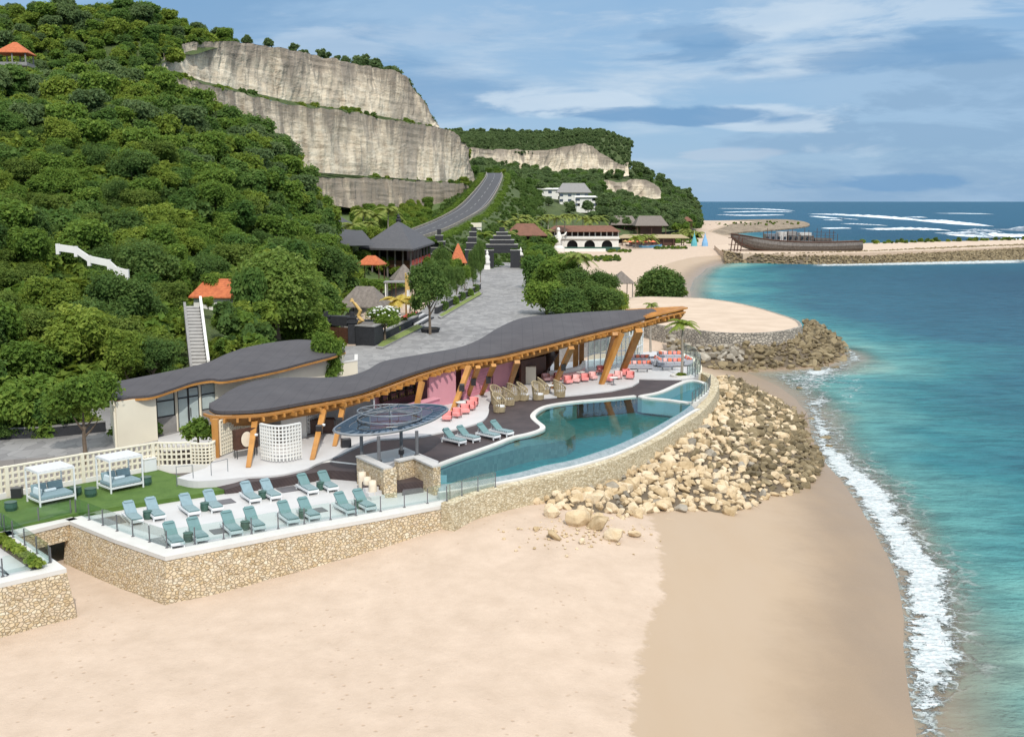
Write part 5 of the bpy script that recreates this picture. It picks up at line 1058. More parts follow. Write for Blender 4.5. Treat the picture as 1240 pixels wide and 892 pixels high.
# timber edge boards stepping in and down, then rafter tails
inw = []
for i in range(NF):
    t = (FE[min(i + 1, NF - 1)] - FE[max(i - 1, 0)]); t.z = 0; t.normalize(); n = Vector((-t.y, t.x, 0)); 
    if n.dot(BE[i] - FE[i]) < 0: n = -n
    inw.append(n)
wid = [max(0.05, (BE[i] - FE[i]).length) for i in range(NF)]
for k in range(5):
    P = [tuple(FE[i] + inw[i] * min(wid[i] * 0.9, -0.52 + 0.34 * k) + Vector((0, 0, -0.30 - 0.20 * k))) for i in range(3, NF)]
    mb = MB(); mb.strip(XY(P), [p[2] - 0.11 for p in P], [p[2] + 0.07 for p in P], 0.16); mb.build('edge_board', 'orange_timber', pav)
cum = np.r_[0, np.cumsum([(FE[i + 1] - FE[i]).length for i in range(NF - 1)])]
for s in np.arange(1.6, cum[-1] - 0.5, 0.72):
    x = np.interp(s, cum, np.arange(NF)); i = int(x); f = FE[i].lerp(FE[min(i + 1, NF - 1)], x - i); n = inw[i]; L_ = min(wid[i] * 0.85, 5.0)
    a = f - n * (0.85 + 0.18 * math.sin(s * 3)) + Vector((0, 0, -0.52)); b = f + n * L_ + Vector((0, 0, -0.95 if L_ > 2 else -0.6)); m = MB(); m.beam(a, b, 0.15, 0.26); m.build('rafter', 'orange_timber', pav)
# slatted timber beak at the far end
for k in range(9):
    t = k / 8; a = FE[kend - 4].lerp(BE[kend - 4], t); b = FE[-1].lerp(BE[-1], t) + Vector((0.10 * (4 - abs(k - 4)), 0, 0)); m = MB(); m.beam(a + Vector((0, 0, -0.02)), b + Vector((0, 0, -0.02)), 0.30, 0.16); m.build('beak_slat', 'orange_timber', pav)
def roof_under(u, v, extra=0.5):
    """point under the roof on the sight line of a pixel"""
    z = float(np.interp(u, [f[0] for f in FR_], [Zr(f[2]) for f in FR_])); return G(u, v, z - extra)
cols = [((300.6, 566), (310, 502), .48), ((378, 556.6), (394, 489), .5), ((405, 540), (417, 485), .46), ((500, 511), (511, 462), .5), ((547.5, 498.5), (568, 444), .55), ((565.7, 481), (579, 444), .5), ((582.6, 478), (598, 442), .5), ((614.4, 474), (626.5, 438), .55), ((669, 470), (692, 421), .6), ((728, 465), (752, 403), .72), ((731, 450), (745, 404), .6), ((752, 453), (774, 400), .8)]
for (bu, bv), (tu, tv), w_ in cols:
    a = G(bu, bv, FZ); b = roof_under(tu, tv, 0.45); m = MB(); m.beam(a - Vector((0, 0, 0.05)), b, w_ * 0.62, w_ * 0.5, w_ * 0.85, w_ * 0.6); m.build('slanting_column', 'orange_timber', pav)
for (u, v, tv, w_) in ((262.5, 553.5, 499, 0.42), (674, 452, 421, .5), (697, 446.5, 417, .55), (704, 446, 417, .5)):
    a = G(u, v, FZ); zt = float(np.interp(u, [f[0] for f in FR_], [Zr(f[2]) for f in FR_])) - 0.35; m = MB(); m.beam(a, (a.x, a.y, zt), w_, w_); m.build('upright_column', 'orange_timber', pav)
for (bu, bv), (tu, tv), w_ in (cols[1], cols[2], cols[4], cols[5], cols[6], cols[8]):
    a = G(bu, bv, FZ); b = roof_under(tu, tv, 0.45); p = a.lerp(b, 0.55) + Vector((0.05, -0.45, 0)); m = MB(); m.box(tuple(p), (0.42, 0.32, 0.6), rx=R(12)); m.build('column_speaker', 'black_metal', pav)
for (bu, bv), (tu, tv), w_ in (cols[0], cols[1]):
    a = G(bu, bv, FZ); b = roof_under(tu, tv, 0.45); p = a.lerp(b, 0.62) + Vector((0.25, -0.2, 0)); m = MB(); m.lathe([(0.0, -0.1), (0.12, -0.05), (0.12, 0.05), (0, 0.1)], 10, tuple(p)); m.build('wall_lamp', 'white_metal', pav)
# back walls follow the roof's back edge, a little inside
def backwall(u0, u1, frac, name, mat, z1off=-0.35, dfrac=0.0):
    pts = []; zt = []
    for i in range(NF):
        u = proj(FE[i])[0]
        if u0 <= u <= u1: p = FE[i].lerp(BE[i], frac); pts.append((p.x, p.y)); zt.append(p.z + z1off)
    m = MB(); m.strip(pts, [FZ - 0.05] * len(pts), zt, 0.2); return m.build(name, mat, pav), pts
backwall(372, 470, 0.86, 'back_wall', 'white_render'); backwall(468, 640, 0.82, 'pink_back_wall', 'pink_render'); backwall(634, 712, 0.78, 'dark_back_wall', 'dark_wood')
# inner cross walls, pink
def cross(a, b, mat, name, h=3.4, t_=0.22):
    p, q = G(*a, FZ), G(*b, FZ); m = MB(); m.strip([p[:2], q[:2]], FZ - .03, FZ + h, t_); return m.build(name, mat, pav)
cross((519, 494), (551, 487), 'pink_render', 'pink_partition', 3.0); cross((560, 484), (594, 472), 'pink_tile', 'pink_tiled_wall', 3.1); cross((596, 471), (622, 464), 'pink_render', 'pink_partition', 3.1)
cross((341, 532), (371, 529), 'white_render', 'grey_partition', 2.9); cross((630, 466), (660, 459), 'dark_wood', 'stair_wall', 2.3)
p = G(640, 464, FZ); m = MB(); m.box((p.x, p.y, FZ + 0.8), (1.4, 0.8, 1.7)); m.build('service_counter', 'cream_render', pav)
m = MB(); a, b = G(646, 462, FZ), G(668, 452, FZ); m.beam(a + Vector((0, 0, 1.0)), b + Vector((0, 0, 3.0)), 0.08, 0.08); m.beam(a + Vector((0, 0, .2)), b + Vector((0, 0, 2.2)), 1.6, .2); m.build('inner_stair', 'dark_wood', pav)
def fr_wall(name, label, px, h, cell, mat='cream_render'):
    return lattice(name, label, XY(GP(px, FZ)), FZ, FZ + h, cell, cell * 0.30, 0.12, mat, None, True, 0.1, False)
fr_wall('block_screen', 'straight cream pierced block screen at the near end under the pavilion roof', [(268, 553), (311, 535)], 2.45, 0.26)
fr_wall('block_screen', 'white pierced block screen behind the dark counter under the pavilion roof', [(372, 527), (392, 519)], 2.5, 0.30, 'white_render')
a_, b_ = G(317, 557, FZ), G(365, 556, FZ)
lattice('curved_block_screen', 'curved white pierced block screen standing at the patio edge', arc(a_, b_, 0.9, 16), FZ, FZ + 2.45, 0.24, 0.075, 0.12, 'white_render', None, True, 0.1, False)
t = thing('cane_cabinet', 'dark wooden cabinet with an oval cane panel on thin legs', 'cabinet', G(298, 553, FZ)); q = t.location; an = math.atan2((G(311, 535, FZ) - G(268, 553, FZ)).y, (G(311, 535, FZ) - G(268, 553, FZ)).x) * 0.6
dx, dy = math.cos(an), math.sin(an)
m = MB(); m.box((q.x, q.y, FZ + 1.28), (1.7, 0.4, 1.35), rz=an); m.build('case', 'dark_wood', t)
m = MB(); m.lathe([(0, 0), (0.42, 0)], 20); m.v = [(q.x + x * dx - (-0.215) * -dy * -1, q.y + x * dy - 0.215, FZ + 1.28 + y * 1.25) for x, y, z in m.v]; m.f = [f[::-1] for f in m.f]; m.build('cane_panel', 'terracotta_pot', t)
for sx in (-0.75, 0.75):
    for sy in (-0.15, 0.15): m = MB(); m.box((q.x + dx * sx - dy * sy, q.y + dy * sx + dx * sy, FZ + 0.3), (0.05, 0.05, 0.6)); m.build('leg', 'black_metal', t)
t = thing('wood_counter', 'dark brown wooden counter under the roof behind the slanting column', 'counter', G(386, 524, FZ)); q = t.location; m = MB(); m.box((q.x, q.y, FZ + 0.5), (2.2, 0.7, 1.0), rz=0.3); m.build('body', 'dark_wood', t); m = MB(); m.box((q.x, q.y, FZ + 1.03), (2.4, 0.85, 0.06), rz=0.3); m.build('counter_top', 'dark_wood', t)
# bar with shelves
t = thing('pink_bar', 'pink fronted bar counter with a timber top in front of the bottle shelves', 'bar', G(512, 503, FZ)); a, b = G(452, 520, FZ), G(529, 497, FZ)
m = MB(); m.strip([a[:2], b[:2]], FZ - .02, FZ + 1.05, 0.6); m.build('bar_front', 'pink_tile', t); m = MB(); m.strip([a[:2], b[:2]], FZ + 1.05, FZ + 1.12, 0.85); m.build('bar_top', 'pink_render', t)
t = thing('bottle_shelf', 'dark bottle shelves on the pink wall behind the bar', 'shelf', G(480, 497, FZ)); a, b = G(462, 503, FZ), G(502, 492, FZ); d = (b - a).normalized(); an = math.atan2(d.y, d.x)
for k in range(4): m = MB(); m.strip([a[:2], b[:2]], FZ + 1.1 + 0.5 * k, FZ + 1.16 + 0.5 * k, 0.35); m.build('shelf_board', 'dark_wood', t)
for k in range(5): p = a.lerp(b, k / 4); m = MB(); m.box((p.x, p.y, FZ + 1.9), (0.08, 0.33, 1.75), rz=an); m.build('upright', 'dark_wood', t)
brr = random.Random(4)
for k in range(4):
    m = MB()
    for i in range(14):
        p = a.lerp(b, (i + 0.5) / 14); h = brr.uniform(0.22, 0.32); m.lathe([(0, 0), (0.045, 0), (0.045, h * .6), (0.018, h * .75), (0.018, h), (0, h)], 6, (p.x, p.y, FZ + 1.161 + 0.5 * k))
    m.build('bottles', ('gold', 'green_ceramic', 'terracotta_pot', 'window_glass')[k], t)
# glazed round end with curtain frames
t = thing('glazed_end_wall', 'curved white framed glass wall at the far end of the pavilion', 'wall', G(740, 440, FZ)); aa = G(712, 446, FZ); bb = G(778, 433, FZ); P = [Vector((*p, 0)) for p in arc(aa, bb, 1.2, 14)]
for i, p in enumerate(P): m = MB(); m.box((p.x, p.y, FZ + 2.1), (0.1, 0.1, 4.2)); m.build('mullion', 'white_metal', t)
for zz in (0.1, 1.5, 2.9, 4.2): m = MB(); m.strip([tuple(p[:2]) for p in P], FZ + zz - 0.05, FZ + zz + 0.05, 0.08); m.build('transom', 'white_metal', t)
for i in range(len(P) - 1): m = MB(); a, b = P[i], P[i + 1]; d = (b - a) * 0.06; m.strip([tuple((a + d)[:2]), tuple((b - d)[:2])], FZ + .16, FZ + 4.1, 0.015); m.build('pane', 'clear_glass', t)
t = thing('curved_bench', 'low curved white bench wall inside the far end of the pavilion', 'bench', G(690, 456, FZ)); pp = arc(G(664, 460, FZ), G(707, 446, FZ), 1.2, 12); m = MB(); m.strip(pp, FZ, FZ + 0.85, 0.35); m.build('bench_wall', 'white_render', t); m = MB(); m.strip([(p[0] - 0.1, p[1] - 0.42) for p in pp], FZ, FZ + 0.45, 0.45); m.build('seat', 'pale_pink_fabric', t)
# ---------------------------------------------------------------- seating
def make_armchair(fab):
    t = thing('armchair', 'x', 'armchair'); m = MB(); m.box((0, 0, 0.30), (0.72, 0.70, 0.28)); m.build('seat', fab, t, bevel=0.05)
    m = MB(); m.lathe([(0.34, 0.16), (0.42, 0.2), (0.44, 0.78), (0.38, 0.80), (0.34, 0.74), (0.33, 0.3)], 16, (0, 0.03, 0), R(-10), R(190)); m.build('backrest', fab, t, smooth=True)
    for x in (-0.28, 0.28):
        for y in (-0.28, 0.28): m = MB(); m.tube([(x, y, 0), (x, y, 0.17)], 0.025, 6); m.build('leg', 'dark_wood', t)
    return t
AC = Proto(make_armchair('pink_fabric')); AP = Proto(make_armchair('pale_pink_fabric'))
chairs = [(541.5, 509.5, 0, 'pink armchair by the patio edge nearest the pergola'), (553, 505.5, 0, 'pink armchair, second along the patio edge from the pergola'), (563, 501, 0, 'pink armchair, third along the patio edge from the pergola'), (570, 496.5, 0, 'pink armchair, fourth along the patio edge, by the slanting column'), (573.5, 492, 0, 'pink armchair innermost of the patio edge row near the bar'),
          (688, 465, 0, 'pink armchair in front of the curved bench, first from the rattan chairs'), (698, 463.5, 1, 'pale pink armchair in front of the curved bench'), (708, 462, 0, 'pink armchair in front of the curved bench, second from the rattan chairs'), (718, 460, 1, 'pale pink armchair just before the big slanting columns'), (738, 462.5, 0, 'pink armchair between the big slanting columns, front'), (748, 459, 1, 'pale pink armchair behind the big slanting column'), (757.5, 455.5, 0, 'pink armchair beyond the big slanting columns'), (661, 462, 1, 'pale pink armchair behind the rattan chairs'), (676, 461, 0, 'pink armchair by the curved bench behind the rattan chairs'), (727, 452, 0, 'pink armchair inside, beside the glass wall'), (763, 459, 0, 'pink armchair closest to the dark deck at the round platform end')]
for u, v, k, lab in chairs: q = G(u, v, FZ); (AP if k else AC).put((q.x, q.y, FZ), brr.uniform(-0.9, 0.9), 0.98, lab, 'pink armchairs on the patio')
t = thing('cafe_table', 'x', 'table'); m = MB(); m.lathe([(0, 0.70), (0.42, 0.70), (0.42, 0.74), (0, 0.74)], 16); m.build('table_top', 'white_render', t); m = MB(); m.lathe([(0.28, 0), (0.25, 0.03), (0.05, 0.06), (0.05, 0.70)], 12); m.build('pedestal', 'steel', t)
CT_ = Proto(t)
for u, v, lab in ((703, 459, 'round white table among the pink armchairs before the curved bench'), (743, 466, 'round white table on the round platform end beside the big slanting column'), (558, 497, 'round white table beside the pink armchairs near the bar'), (666, 476, 'round table between the two rattan chairs at the patio edge')): q = G(u, v, FZ); CT_.put((q.x, q.y, FZ), 0, None, lab, 'round cafe tables')
def make_rattan():
    t = thing('rattan_chair', 'x', 'armchair'); m = MB(); n = 15
    for i in range(n):
        a = R(-30) + R(240) * i / (n - 1); r0, r1 = 0.40, 0.52; h = 0.75 + 0.65 * math.sin(math.pi * i / (n - 1)); m.tube([(r0 * math.cos(a), r0 * math.sin(a), 0.05), (0.44 * math.cos(a), 0.44 * math.sin(a), 0.5), (r1 * math.cos(a), r1 * math.sin(a), h)], 0.038, 5)
    for z, r in ((0.05, 0.40), (0.45, 0.44), (0.75, 0.46)): m.tube([(r * math.cos(a), r * math.sin(a), z) for a in (R(-30) + R(240) * i / 14 for i in range(15))], 0.03, 5)
    m.tube([(0.52 * math.cos(a), 0.52 * math.sin(a), 0.75 + 0.65 * math.sin(math.pi * i / 14)) for i, a in ((i, R(-30) + R(240) * i / 14) for i in range(15))], 0.05, 6); m.build('woven_back', 'dry_reed', t)
    m = MB(); m.lathe([(0, 0.05), (0.40, 0.05), (0.44, 0.40), (0, 0.42)], 14); m.build('base', 'dry_reed', t); m = MB(); m.lathe([(0, 0.421), (0.37, 0.421), (0.37, 0.50), (0, 0.52)], 14); m.build('seat_cushion', 'canvas', t); return t
RC_ = Proto(make_rattan())
for i, (u, v, r_) in enumerate(((605, 499, 2.6), (616.5, 490.5, 3.6), (622, 485, 3.9), (634, 484.5, 3.0), (652, 484, 2.4), (659, 478, 3.3), (678, 480.5, 3.6), (602, 489, 2.4))): q = G(u, v, DZ); RC_.put((q.x, q.y, DZ + .0), r_ - 1.57, 1.15, 'high backed rattan chair on the dark deck, ' + ('foremost of all', 'second of the cluster behind the foremost', 'beside the second slanting column foot', 'in the middle of the row', 'left of the round table', 'behind the round table', 'right of the round table', 'tucked behind the foremost one')[i], 'rattan chairs by the pool')
def make_sofa():
    t = thing('garden_sofa', 'x', 'sofa'); m = MB(); m.box((0, 0, 0.2), (2.6, 0.9, 0.2)); m.box((0, 0.42, 0.5), (2.6, 0.10, 0.55)); m.box((-1.26, 0, 0.42), (0.10, 0.78, 0.45)); m.box((1.26, 0, 0.42), (0.10, 0.78, 0.45)); m.build('frame', 'grey_fabric', t, bevel=.02)
    for x in (-0.8, 0, 0.8): m = MB(); m.box((x, -0.05, 0.38), (0.78, 0.78, 0.16)); m.build('seat_cushion', 'grey_fabric', t, bevel=0.04)
    for x, f in ((-0.95, 'orange_fabric'), (-0.45, 'pale_pink_fabric'), (0.05, 'orange_fabric'), (0.55, 'pink_fabric'), (1.0, 'orange_fabric')): m = MB(); m.box((x, 0.26, 0.62), (0.36, 0.16, 0.36), rx=R(-15)); m.build('back_cushion', f, t, bevel=0.05)
    for x in (-1.2, 1.2):
        for y in (-0.38, 0.38): m = MB(); m.box((x, y, 0.05), (0.06, 0.06, 0.1)); m.build('leg', 'grey_metal', t)
    return t
SF = Proto(make_sofa())
for i, (u, v, r_) in enumerate(((774, 446.5, 0.05), (772, 439, 0.05), (811, 443.5, 0.05), (811, 434.5, 0.05), (793, 441, -1.45), (830, 441, -1.5))): q = G(u, v, FZ); SF.put((q.x, q.y, FZ), r_, 1.05, 'grey sofa with orange cushions, ' + ('front one by the slanting columns', 'rear one by the slanting columns', 'front one of the pair beside the small palm', 'rear one of the pair beside the small palm', 'end on, between the two groups', 'end on, beside the glass railing')[i], 'grey sofas on the far terrace')
t = thing('coffee_table', 'x', 'table'); m = MB(); m.box((0, 0, 0.32), (1.2, 0.6, 0.06)); m.build('table_top', 'steel', t)
for x in (-0.5, 0.5):
    for y in (-.22, .22): m = MB(); m.box((x, y, 0.145), (0.05, 0.05, 0.29)); m.build('leg', 'grey_metal', t)
CO = Proto(t)
for u, v, lab in ((778, 450, 'low grey coffee table before the sofas by the slanting columns'), (808, 447.5, 'low grey coffee table before the sofas beside the small palm')): q = G(u, v, FZ); CO.put((q.x, q.y, FZ), 0.05, None, lab, 'coffee tables on the far terrace')
# ---------------------------------------------------------------- palms
def palm_mesh(seed, n=15, L_=2.0, mat='leaf_palm', droop=1.0, wid=0.30):
    rg = random.Random(seed); v = []; f = []; tone = []
    for k in range(n):
        a = 2 * math.pi * k / n + rg.uniform(-.2, .2); el = rg.uniform(0.1, 1.1); ll = L_ * rg.uniform(0.75, 1.1); m = 9; pts = []
        for i in range(m): t = i / (m - 1); pts.append(Vector((math.cos(a) * ll * t * math.cos(el * (1 - t * .4)), math.sin(a) * ll * t * math.cos(el * (1 - t * .4)), ll * (math.sin(el) * t - droop * 0.75 * t * t))))
        for i in range(1, m):
            d = (pts[i] - pts[i - 1]).normalized(); sd = d.cross(Vector((0, 0, 1))).normalized(); w_ = wid * L_ * (1 - (i / m) ** 2 * 0.6)
            for sgn in (-1, 1):
                for q in (0.0, 0.5):
                    c = pts[i - 1].lerp(pts[i], q); tip = c + sd * sgn * w_ + d * w_ * 0.7 - Vector((0, 0, w_ * 0.35)); b = len(v); e = d * L_ * 0.045
                    v += [c - e, c + e, tip]; f.append((b, b + 1, b + 2)); tone += [rg.uniform(0.3, 0.9)] * 3
    me = bpy.data.meshes.new('fronds'); me.from_pydata([tuple(p) for p in v], [], f); me.materials.append(M[mat]); at = me.attributes.new('tone', 'FLOAT', 'POINT'); at.data.foreach_set('value', np.array(tone, np.float32)); return me
PALM = [palm_mesh(i, 15, 2.0, 'leaf_palm') for i in range(2)]; PALMG = palm_mesh(9, 17, 2.0, 'leaf_lime', 0.9)
def palm_trunk(h, r=0.12):
    mb = MB(); mb.tube([(0, 0, -0.3), (0.1, 0, h * 0.4), (0.0, 0.05, h * 0.8), (0.05, 0, h)], [r * 1.3, r, r * 0.85, r * 0.8], 8); me = bpy.data.meshes.new('trunk'); me.from_pydata(mb.v, [], mb.f); me.materials.append(M['pale_bark']); return me
def palm(label, loc, h, size=1.0, fr=None, group=None, r=0.12, name='palm_tree'):
    t = thing(name, label, 'palm', loc, group); mobj('trunk', palm_trunk(h, r), t); c = mobj('crown', fr or PALM[0], t, (0.05, 0, h)); c.scale = (size,) * 3; t.rotation_euler = (0, 0, brr.uniform(0, 6)); return t
palm('small bright green palm standing in a planter beside the plunge pool', G(825.5, 455, FZ), 5.2, 0.95, PALMG)
palm('bare looking palm trunk rising behind the sofas under the roof tip', G(788, 428, FZ - .2), 5.6, 0.6, PALM[1])
t = thing('palm_planter', 'low round planter at the foot of the small palm', 'planter', G(824.5, 455.5, FZ)); q = t.location; m = MB(); m.lathe([(1.05, 0), (1.05, 0.18), (0.9, 0.18), (0.9, 0.12), (0, 0.12)], 18, tuple(q)); m.build('kerb', 'white_coping', t); mobj('foliage', SHRUB[1], t, (0, 0, 0.05)).scale = (0.55, 0.5, 0.25)
# ================================================================ cream building on the left
cb = thing('cream_building', 'low cream building with a wavy dark roof and glass doors', 'building', G(270, 520, PZ))
ez = 8.2
lo_px = [(125, 466, 8.3), (137, 481, 8.2), (160, 479.5, 8.2), (184, 477.5, 8.2), (211, 469, 8.35), (234, 461.5, 8.5), (255, 458, 8.5), (275, 458.5, 8.4), (335, 447, 8.4), (368, 438.5, 8.45), (400, 430.3, 8.5), (418, 424, 8.5)]
hi_px = [(125.5, 465, 8.35), (150, 460, 8.5), (184, 453.5, 8.7), (220, 446, 8.9), (251, 438.5, 9.0), (275, 428, 9.1), (300, 420, 9.2), (335, 413.6, 9.3), (366, 411, 9.2), (392, 414, 9.0), (409, 419, 8.7), (418, 423, 8.55)]
LO = [Vector(p) for p in catmull([G(u, v, z) for u, v, z in lo_px], 6)]; HI = [Vector(p) for p in catmull([G(u, v, z) for u, v, z in hi_px], 6)]
rows = [[tuple(a.lerp(b, t)) for a, b in zip(LO, HI)] for t in np.linspace(0, 1, 5)]; mb = MB(); mb.grid(rows); mb.grid([[(p[0], p[1], p[2] - 0.18) for p in rows[0]], rows[0]]); mb.grid([rows[-1], [(p[0], p[1], p[2] - 0.3) for p in rows[-1]]]); mb.build('roof', 'bitumen_roof', cb, smooth=True)
mb = MB(); mb.grid([[(p[0], p[1], p[2] - 0.22) for p in r] for r in rows]); mb.build('soffit', 'orange_timber', cb)
mb = MB(); mb.strip([tuple(p[:2]) for p in LO], [p.z - 0.34 for p in LO], [p.z - 0.19 for p in LO], 0.10); mb.build('fascia', 'orange_timber', cb)
def seg(px0, px1, z0, mat, name, zt=8.05, t_=0.25):
    a, b = G(*px0, z0), G(*px1, z0); m = MB(); m.strip([a[:2], b[:2]], z0 - 0.3, [zt] * 2 if not isinstance(zt, tuple) else list(zt), t_); return m.build(name, mat, cb)
gz = PZ + 0.08
w1a, w1b = (142, 541), (190, 531); w2a, w2b = (191, 524.5), (263, 511)
seg(w1a, w1b, gz, 'cream_render', 'wall', 7.98); seg((142, 541), (137, 525), gz, 'cream_render', 'side_wall', 7.98)
# glazed recess
a, b = G(*w2a, gz), G(*w2b, gz)
def along_(t): return a.lerp(b, t)

for q_ in ((0, 0.30), (0.74, 1.0)): m = MB(); m.strip([along_(q_[0])[:2], along_(q_[1])[:2]], gz - .2, gz + 1.15, 0.25); m.build('stone_dado', 'grey_stone', cb)
dn = (b - a).normalized(); nrm = Vector((dn.y, -dn.x, 0))
for t0, t1, z0, z1 in ((0.0, 0.30, 1.15, 3.15), (0.74, 1.0, 1.15, 3.15)):
    f = MB(); p, q = along_(t0), along_(t1)
    for zz in (z0, 2.35, z1): f.strip([p[:2], q[:2]], gz + zz, gz + zz + 0.09, 0.14)
    for s in (p, q, p.lerp(q, 0.97)): f.box((s.x, s.y, gz + (z0 + z1) / 2), (0.12, 0.12, z1 - z0))
    w_ = f.build('window', 'black_metal', cb); g = MB(); g.strip([p[:2], q[:2]], gz + z0 + .09, gz + z1, 0.03); g.build('pane', 'sky_painted_glass', w_)
for t0, t1 in ((0.34, 0.52), (0.52, 0.70)):
    f = MB(); p, q = along_(t0 + .005), along_(t1 - .005)
    for zz in (0.0, 2.35, 3.05): f.strip([p[:2], q[:2]], gz + zz, gz + zz + 0.09, 0.12)
    for s in (p, q): f.box((s.x, s.y, gz + 1.55), (0.11, 0.11, 3.1))
    d_ = f.build('door', 'black_metal', cb); g = MB(); g.strip([p[:2], q[:2]], gz + .09, gz + 3.05, 0.03); g.build('pane', 'sky_painted_glass', d_)
    h = MB(); s = (p if t0 > 0.4 else q).lerp(p.lerp(q, 0.5), 0.2) + nrm * 0.12; h.box((s.x, s.y, gz + 1.2), (0.06, 0.05, 0.7)); h.build('handle', 'black_metal', d_)
m = MB()
for t in (0.32, 0.72): p = along_(t); m.box((p.x, p.y, gz + 1.7), (0.22, 0.3, 3.6))
m.build('pilaster', 'cream_render', cb)
m = MB(); m.strip([along_(0)[:2], along_(1)[:2]], gz + 3.2, 8.0, 0.24); m.build('lintel', 'cream_render', cb)
back = [(p + nrm * -3.0) for p in (a, b)]; m = MB(); m.strip([p[:2] for p in back], gz - .1, 8.0, 0.2); m.build('inner_wall', 'cream_render', cb)
seg((263, 512), (337, 497), gz, 'cream_render', 'wall', (8.12, 8.05)); seg((337, 497), (413, 472.5), gz, 'cream_render', 'wall', (8.05, 8.15)); seg((413, 472.5), (416, 456), gz, 'cream_render', 'side_wall', 8.15)
mb = MB(); mb.prism(XY(GP([(190, 530), (270, 510), (280, 524), (262, 536), (195, 541)], PZ + .06)), PZ - .3, PZ + .06); struct(mb.build('entrance_paving', 'white_floor'))
t = thing('parapet_box', 'small white walled yard between the cream building and the pavilion roof', 'wall', G(420, 470, PZ)); P = [G(u, v, PZ) for u, v in ((408, 474), (432, 470), (432, 462))]; m = MB(); m.strip([p[:2] for p in P], PZ, PZ + 2.6, 0.25); m.build('wall_panel', 'cream_render', t); m = MB(); m.strip([p[:2] for p in P], PZ + 2.6, PZ + 2.7, 0.32); m.build('coping', 'white_coping', t)
q = G(398, 478, PZ); tree('courtyard_tree', 'small green tree poking up behind the pavilion roof beside the cream building', 'tree', q, BROAD[1], 0.42, 0.0, None, 1.4, None, 0.8)
# ================================================================ boulders
import bmesh
def rock_mesh(seed, mat, n=20):
    rg = random.Random(seed); bm = bmesh.new(); sx, sy, sz = rg.uniform(.8, 1.15), rg.uniform(.65, 1.0), rg.uniform(.5, .8)
    for i in range(n):
        v = Vector((rg.gauss(0, 1), rg.gauss(0, 1), rg.gauss(0, 1))).normalized() * rg.uniform(0.86, 1.05); bm.verts.new((v.x * sx * .5, v.y * sy * .5, v.z * sz * .5))
    r = bmesh.ops.convex_hull(bm, input=bm.verts); bmesh.ops.delete(bm, geom=[g for g in r['geom_interior'] if isinstance(g, bmesh.types.BMVert)], context='VERTS')
    bmesh.ops.bevel(bm, geom=bm.edges[:], offset=0.035, segments=2, affect='EDGES', profile=0.6); me = bpy.data.meshes.new('boulder'); bm.to_mesh(me); bm.free(); me.materials.append(M[mat]); return me
RKP = [rock_mesh(100 + i, 'boulder_pale') for i in range(7)]; RKD = [rock_mesh(120 + i, 'boulder_dark') for i in range(6)]; RKG = [rock_mesh(140 + i, 'boulder_grey') for i in range(6)]
def bank(top, outer, n=60, m=7, bulge=0.25, name='rock_bank', amp=0.15):
    def lift_(p, k):
        q = G(*p); return Vector((q.x, q.y, max(q.z, sandz(q.x, q.y) + k) if q.y < 100 else q.z))
    T_ = resample(catmull([lift_(p, .5) for p in top], 5), n); O_ = resample(catmull([lift_(p, .12) for p in outer], 5), n); rows = []
    for i in range(m + 1):
        t = i / m; rows.append([(a[0] * (1 - t) + b[0] * t, a[1] * (1 - t) + b[1] * t, a[2] * (1 - t) + b[2] * t + bulge * math.sin(math.pi * t) - 0.25 + amp * mnoise.noise((a[0] * .5, a[1] * .5, t * 4))) for a, b in zip(T_, O_)])
    mb = MB(); mb.grid(rows); struct(mb.build(name, 'boulder_bank')); return np.array(rows)
def put_rocks(Gd, spacing, smin, smax, nind, classify, label, group, name='boulder', extra=()):
    rg = random.Random(int(spacing * 100)); pp = scatter_points(Gd, spacing, np.random.RandomState(8)); items = []
    for p in pp:
        s = rg.uniform(smin, smax) if rg.random() < 0.8 else rg.uniform(smax, smax * 1.5); items.append((p[0], p[1], p[2] + s * 0.14, s))
    items += list(extra)
    items.sort(key=lambda q: -q[3] / q[1]); stuff = {}
    for i, q in enumerate(items):
        kind = classify(q, rg); ms = (RKP, RKD, RKG)[kind]
        if i < nind:
            o = mobj(name, rg.choice(ms), None, q[:3]); o.scale = (q[3],) * 3; o.rotation_euler = (rg.uniform(-.5, .5), rg.uniform(-.5, .5), rg.uniform(0, 6.28)); tag(o, label[kind], 'boulder', group)
        else: stuff.setdefault(kind, []).append((q[0], q[1], q[2], q[3], rg.uniform(0, 6.28)))
    for k, v in stuff.items(): scatter_stuff('rubble', v, (RKP, RKD, RKG)[k])
RB = bank([(655, 604, 2.0), (668, 600, 2.3), (700, 587, 2.7), (741, 571, 3.3), (785, 551, 3.5), (822, 534, 3.6), (850, 514, 3.6), (866, 492, 3.5), (872, 470, 3.3), (868, 456, 2.6)],
          [(655, 632, 1.8), (680, 640, 1.75), (722, 648, 1.7), (760, 643, 1.6), (808, 628, 1.5), (850, 620, 1.3), (889, 622, 1.0), (930, 606, 0.55), (974, 596, 0.1), (996, 563, -0.3), (982, 540, -0.3), (975, 505, -0.35), (944, 484, -0.3), (893, 460, 0.4)], 90, 12, 0.35)
def cls(q, rg):
    u, v, _ = proj(q); t = (u - 850) / 110.0 - max(0, (v - 560)) / 55.0 + rg.uniform(-.75, .75)
    if v < 480 and u > 885: t += 0.5
    return 1 if t > 0.42 else (2 if rg.random() < 0.05 else 0)
def on_sand(u, v, s):
    p = G(u, v, 2.2)
    for _ in range(4): p = G(u, v, sandz(p.x, p.y) + s * .18)
    return (*p, s)
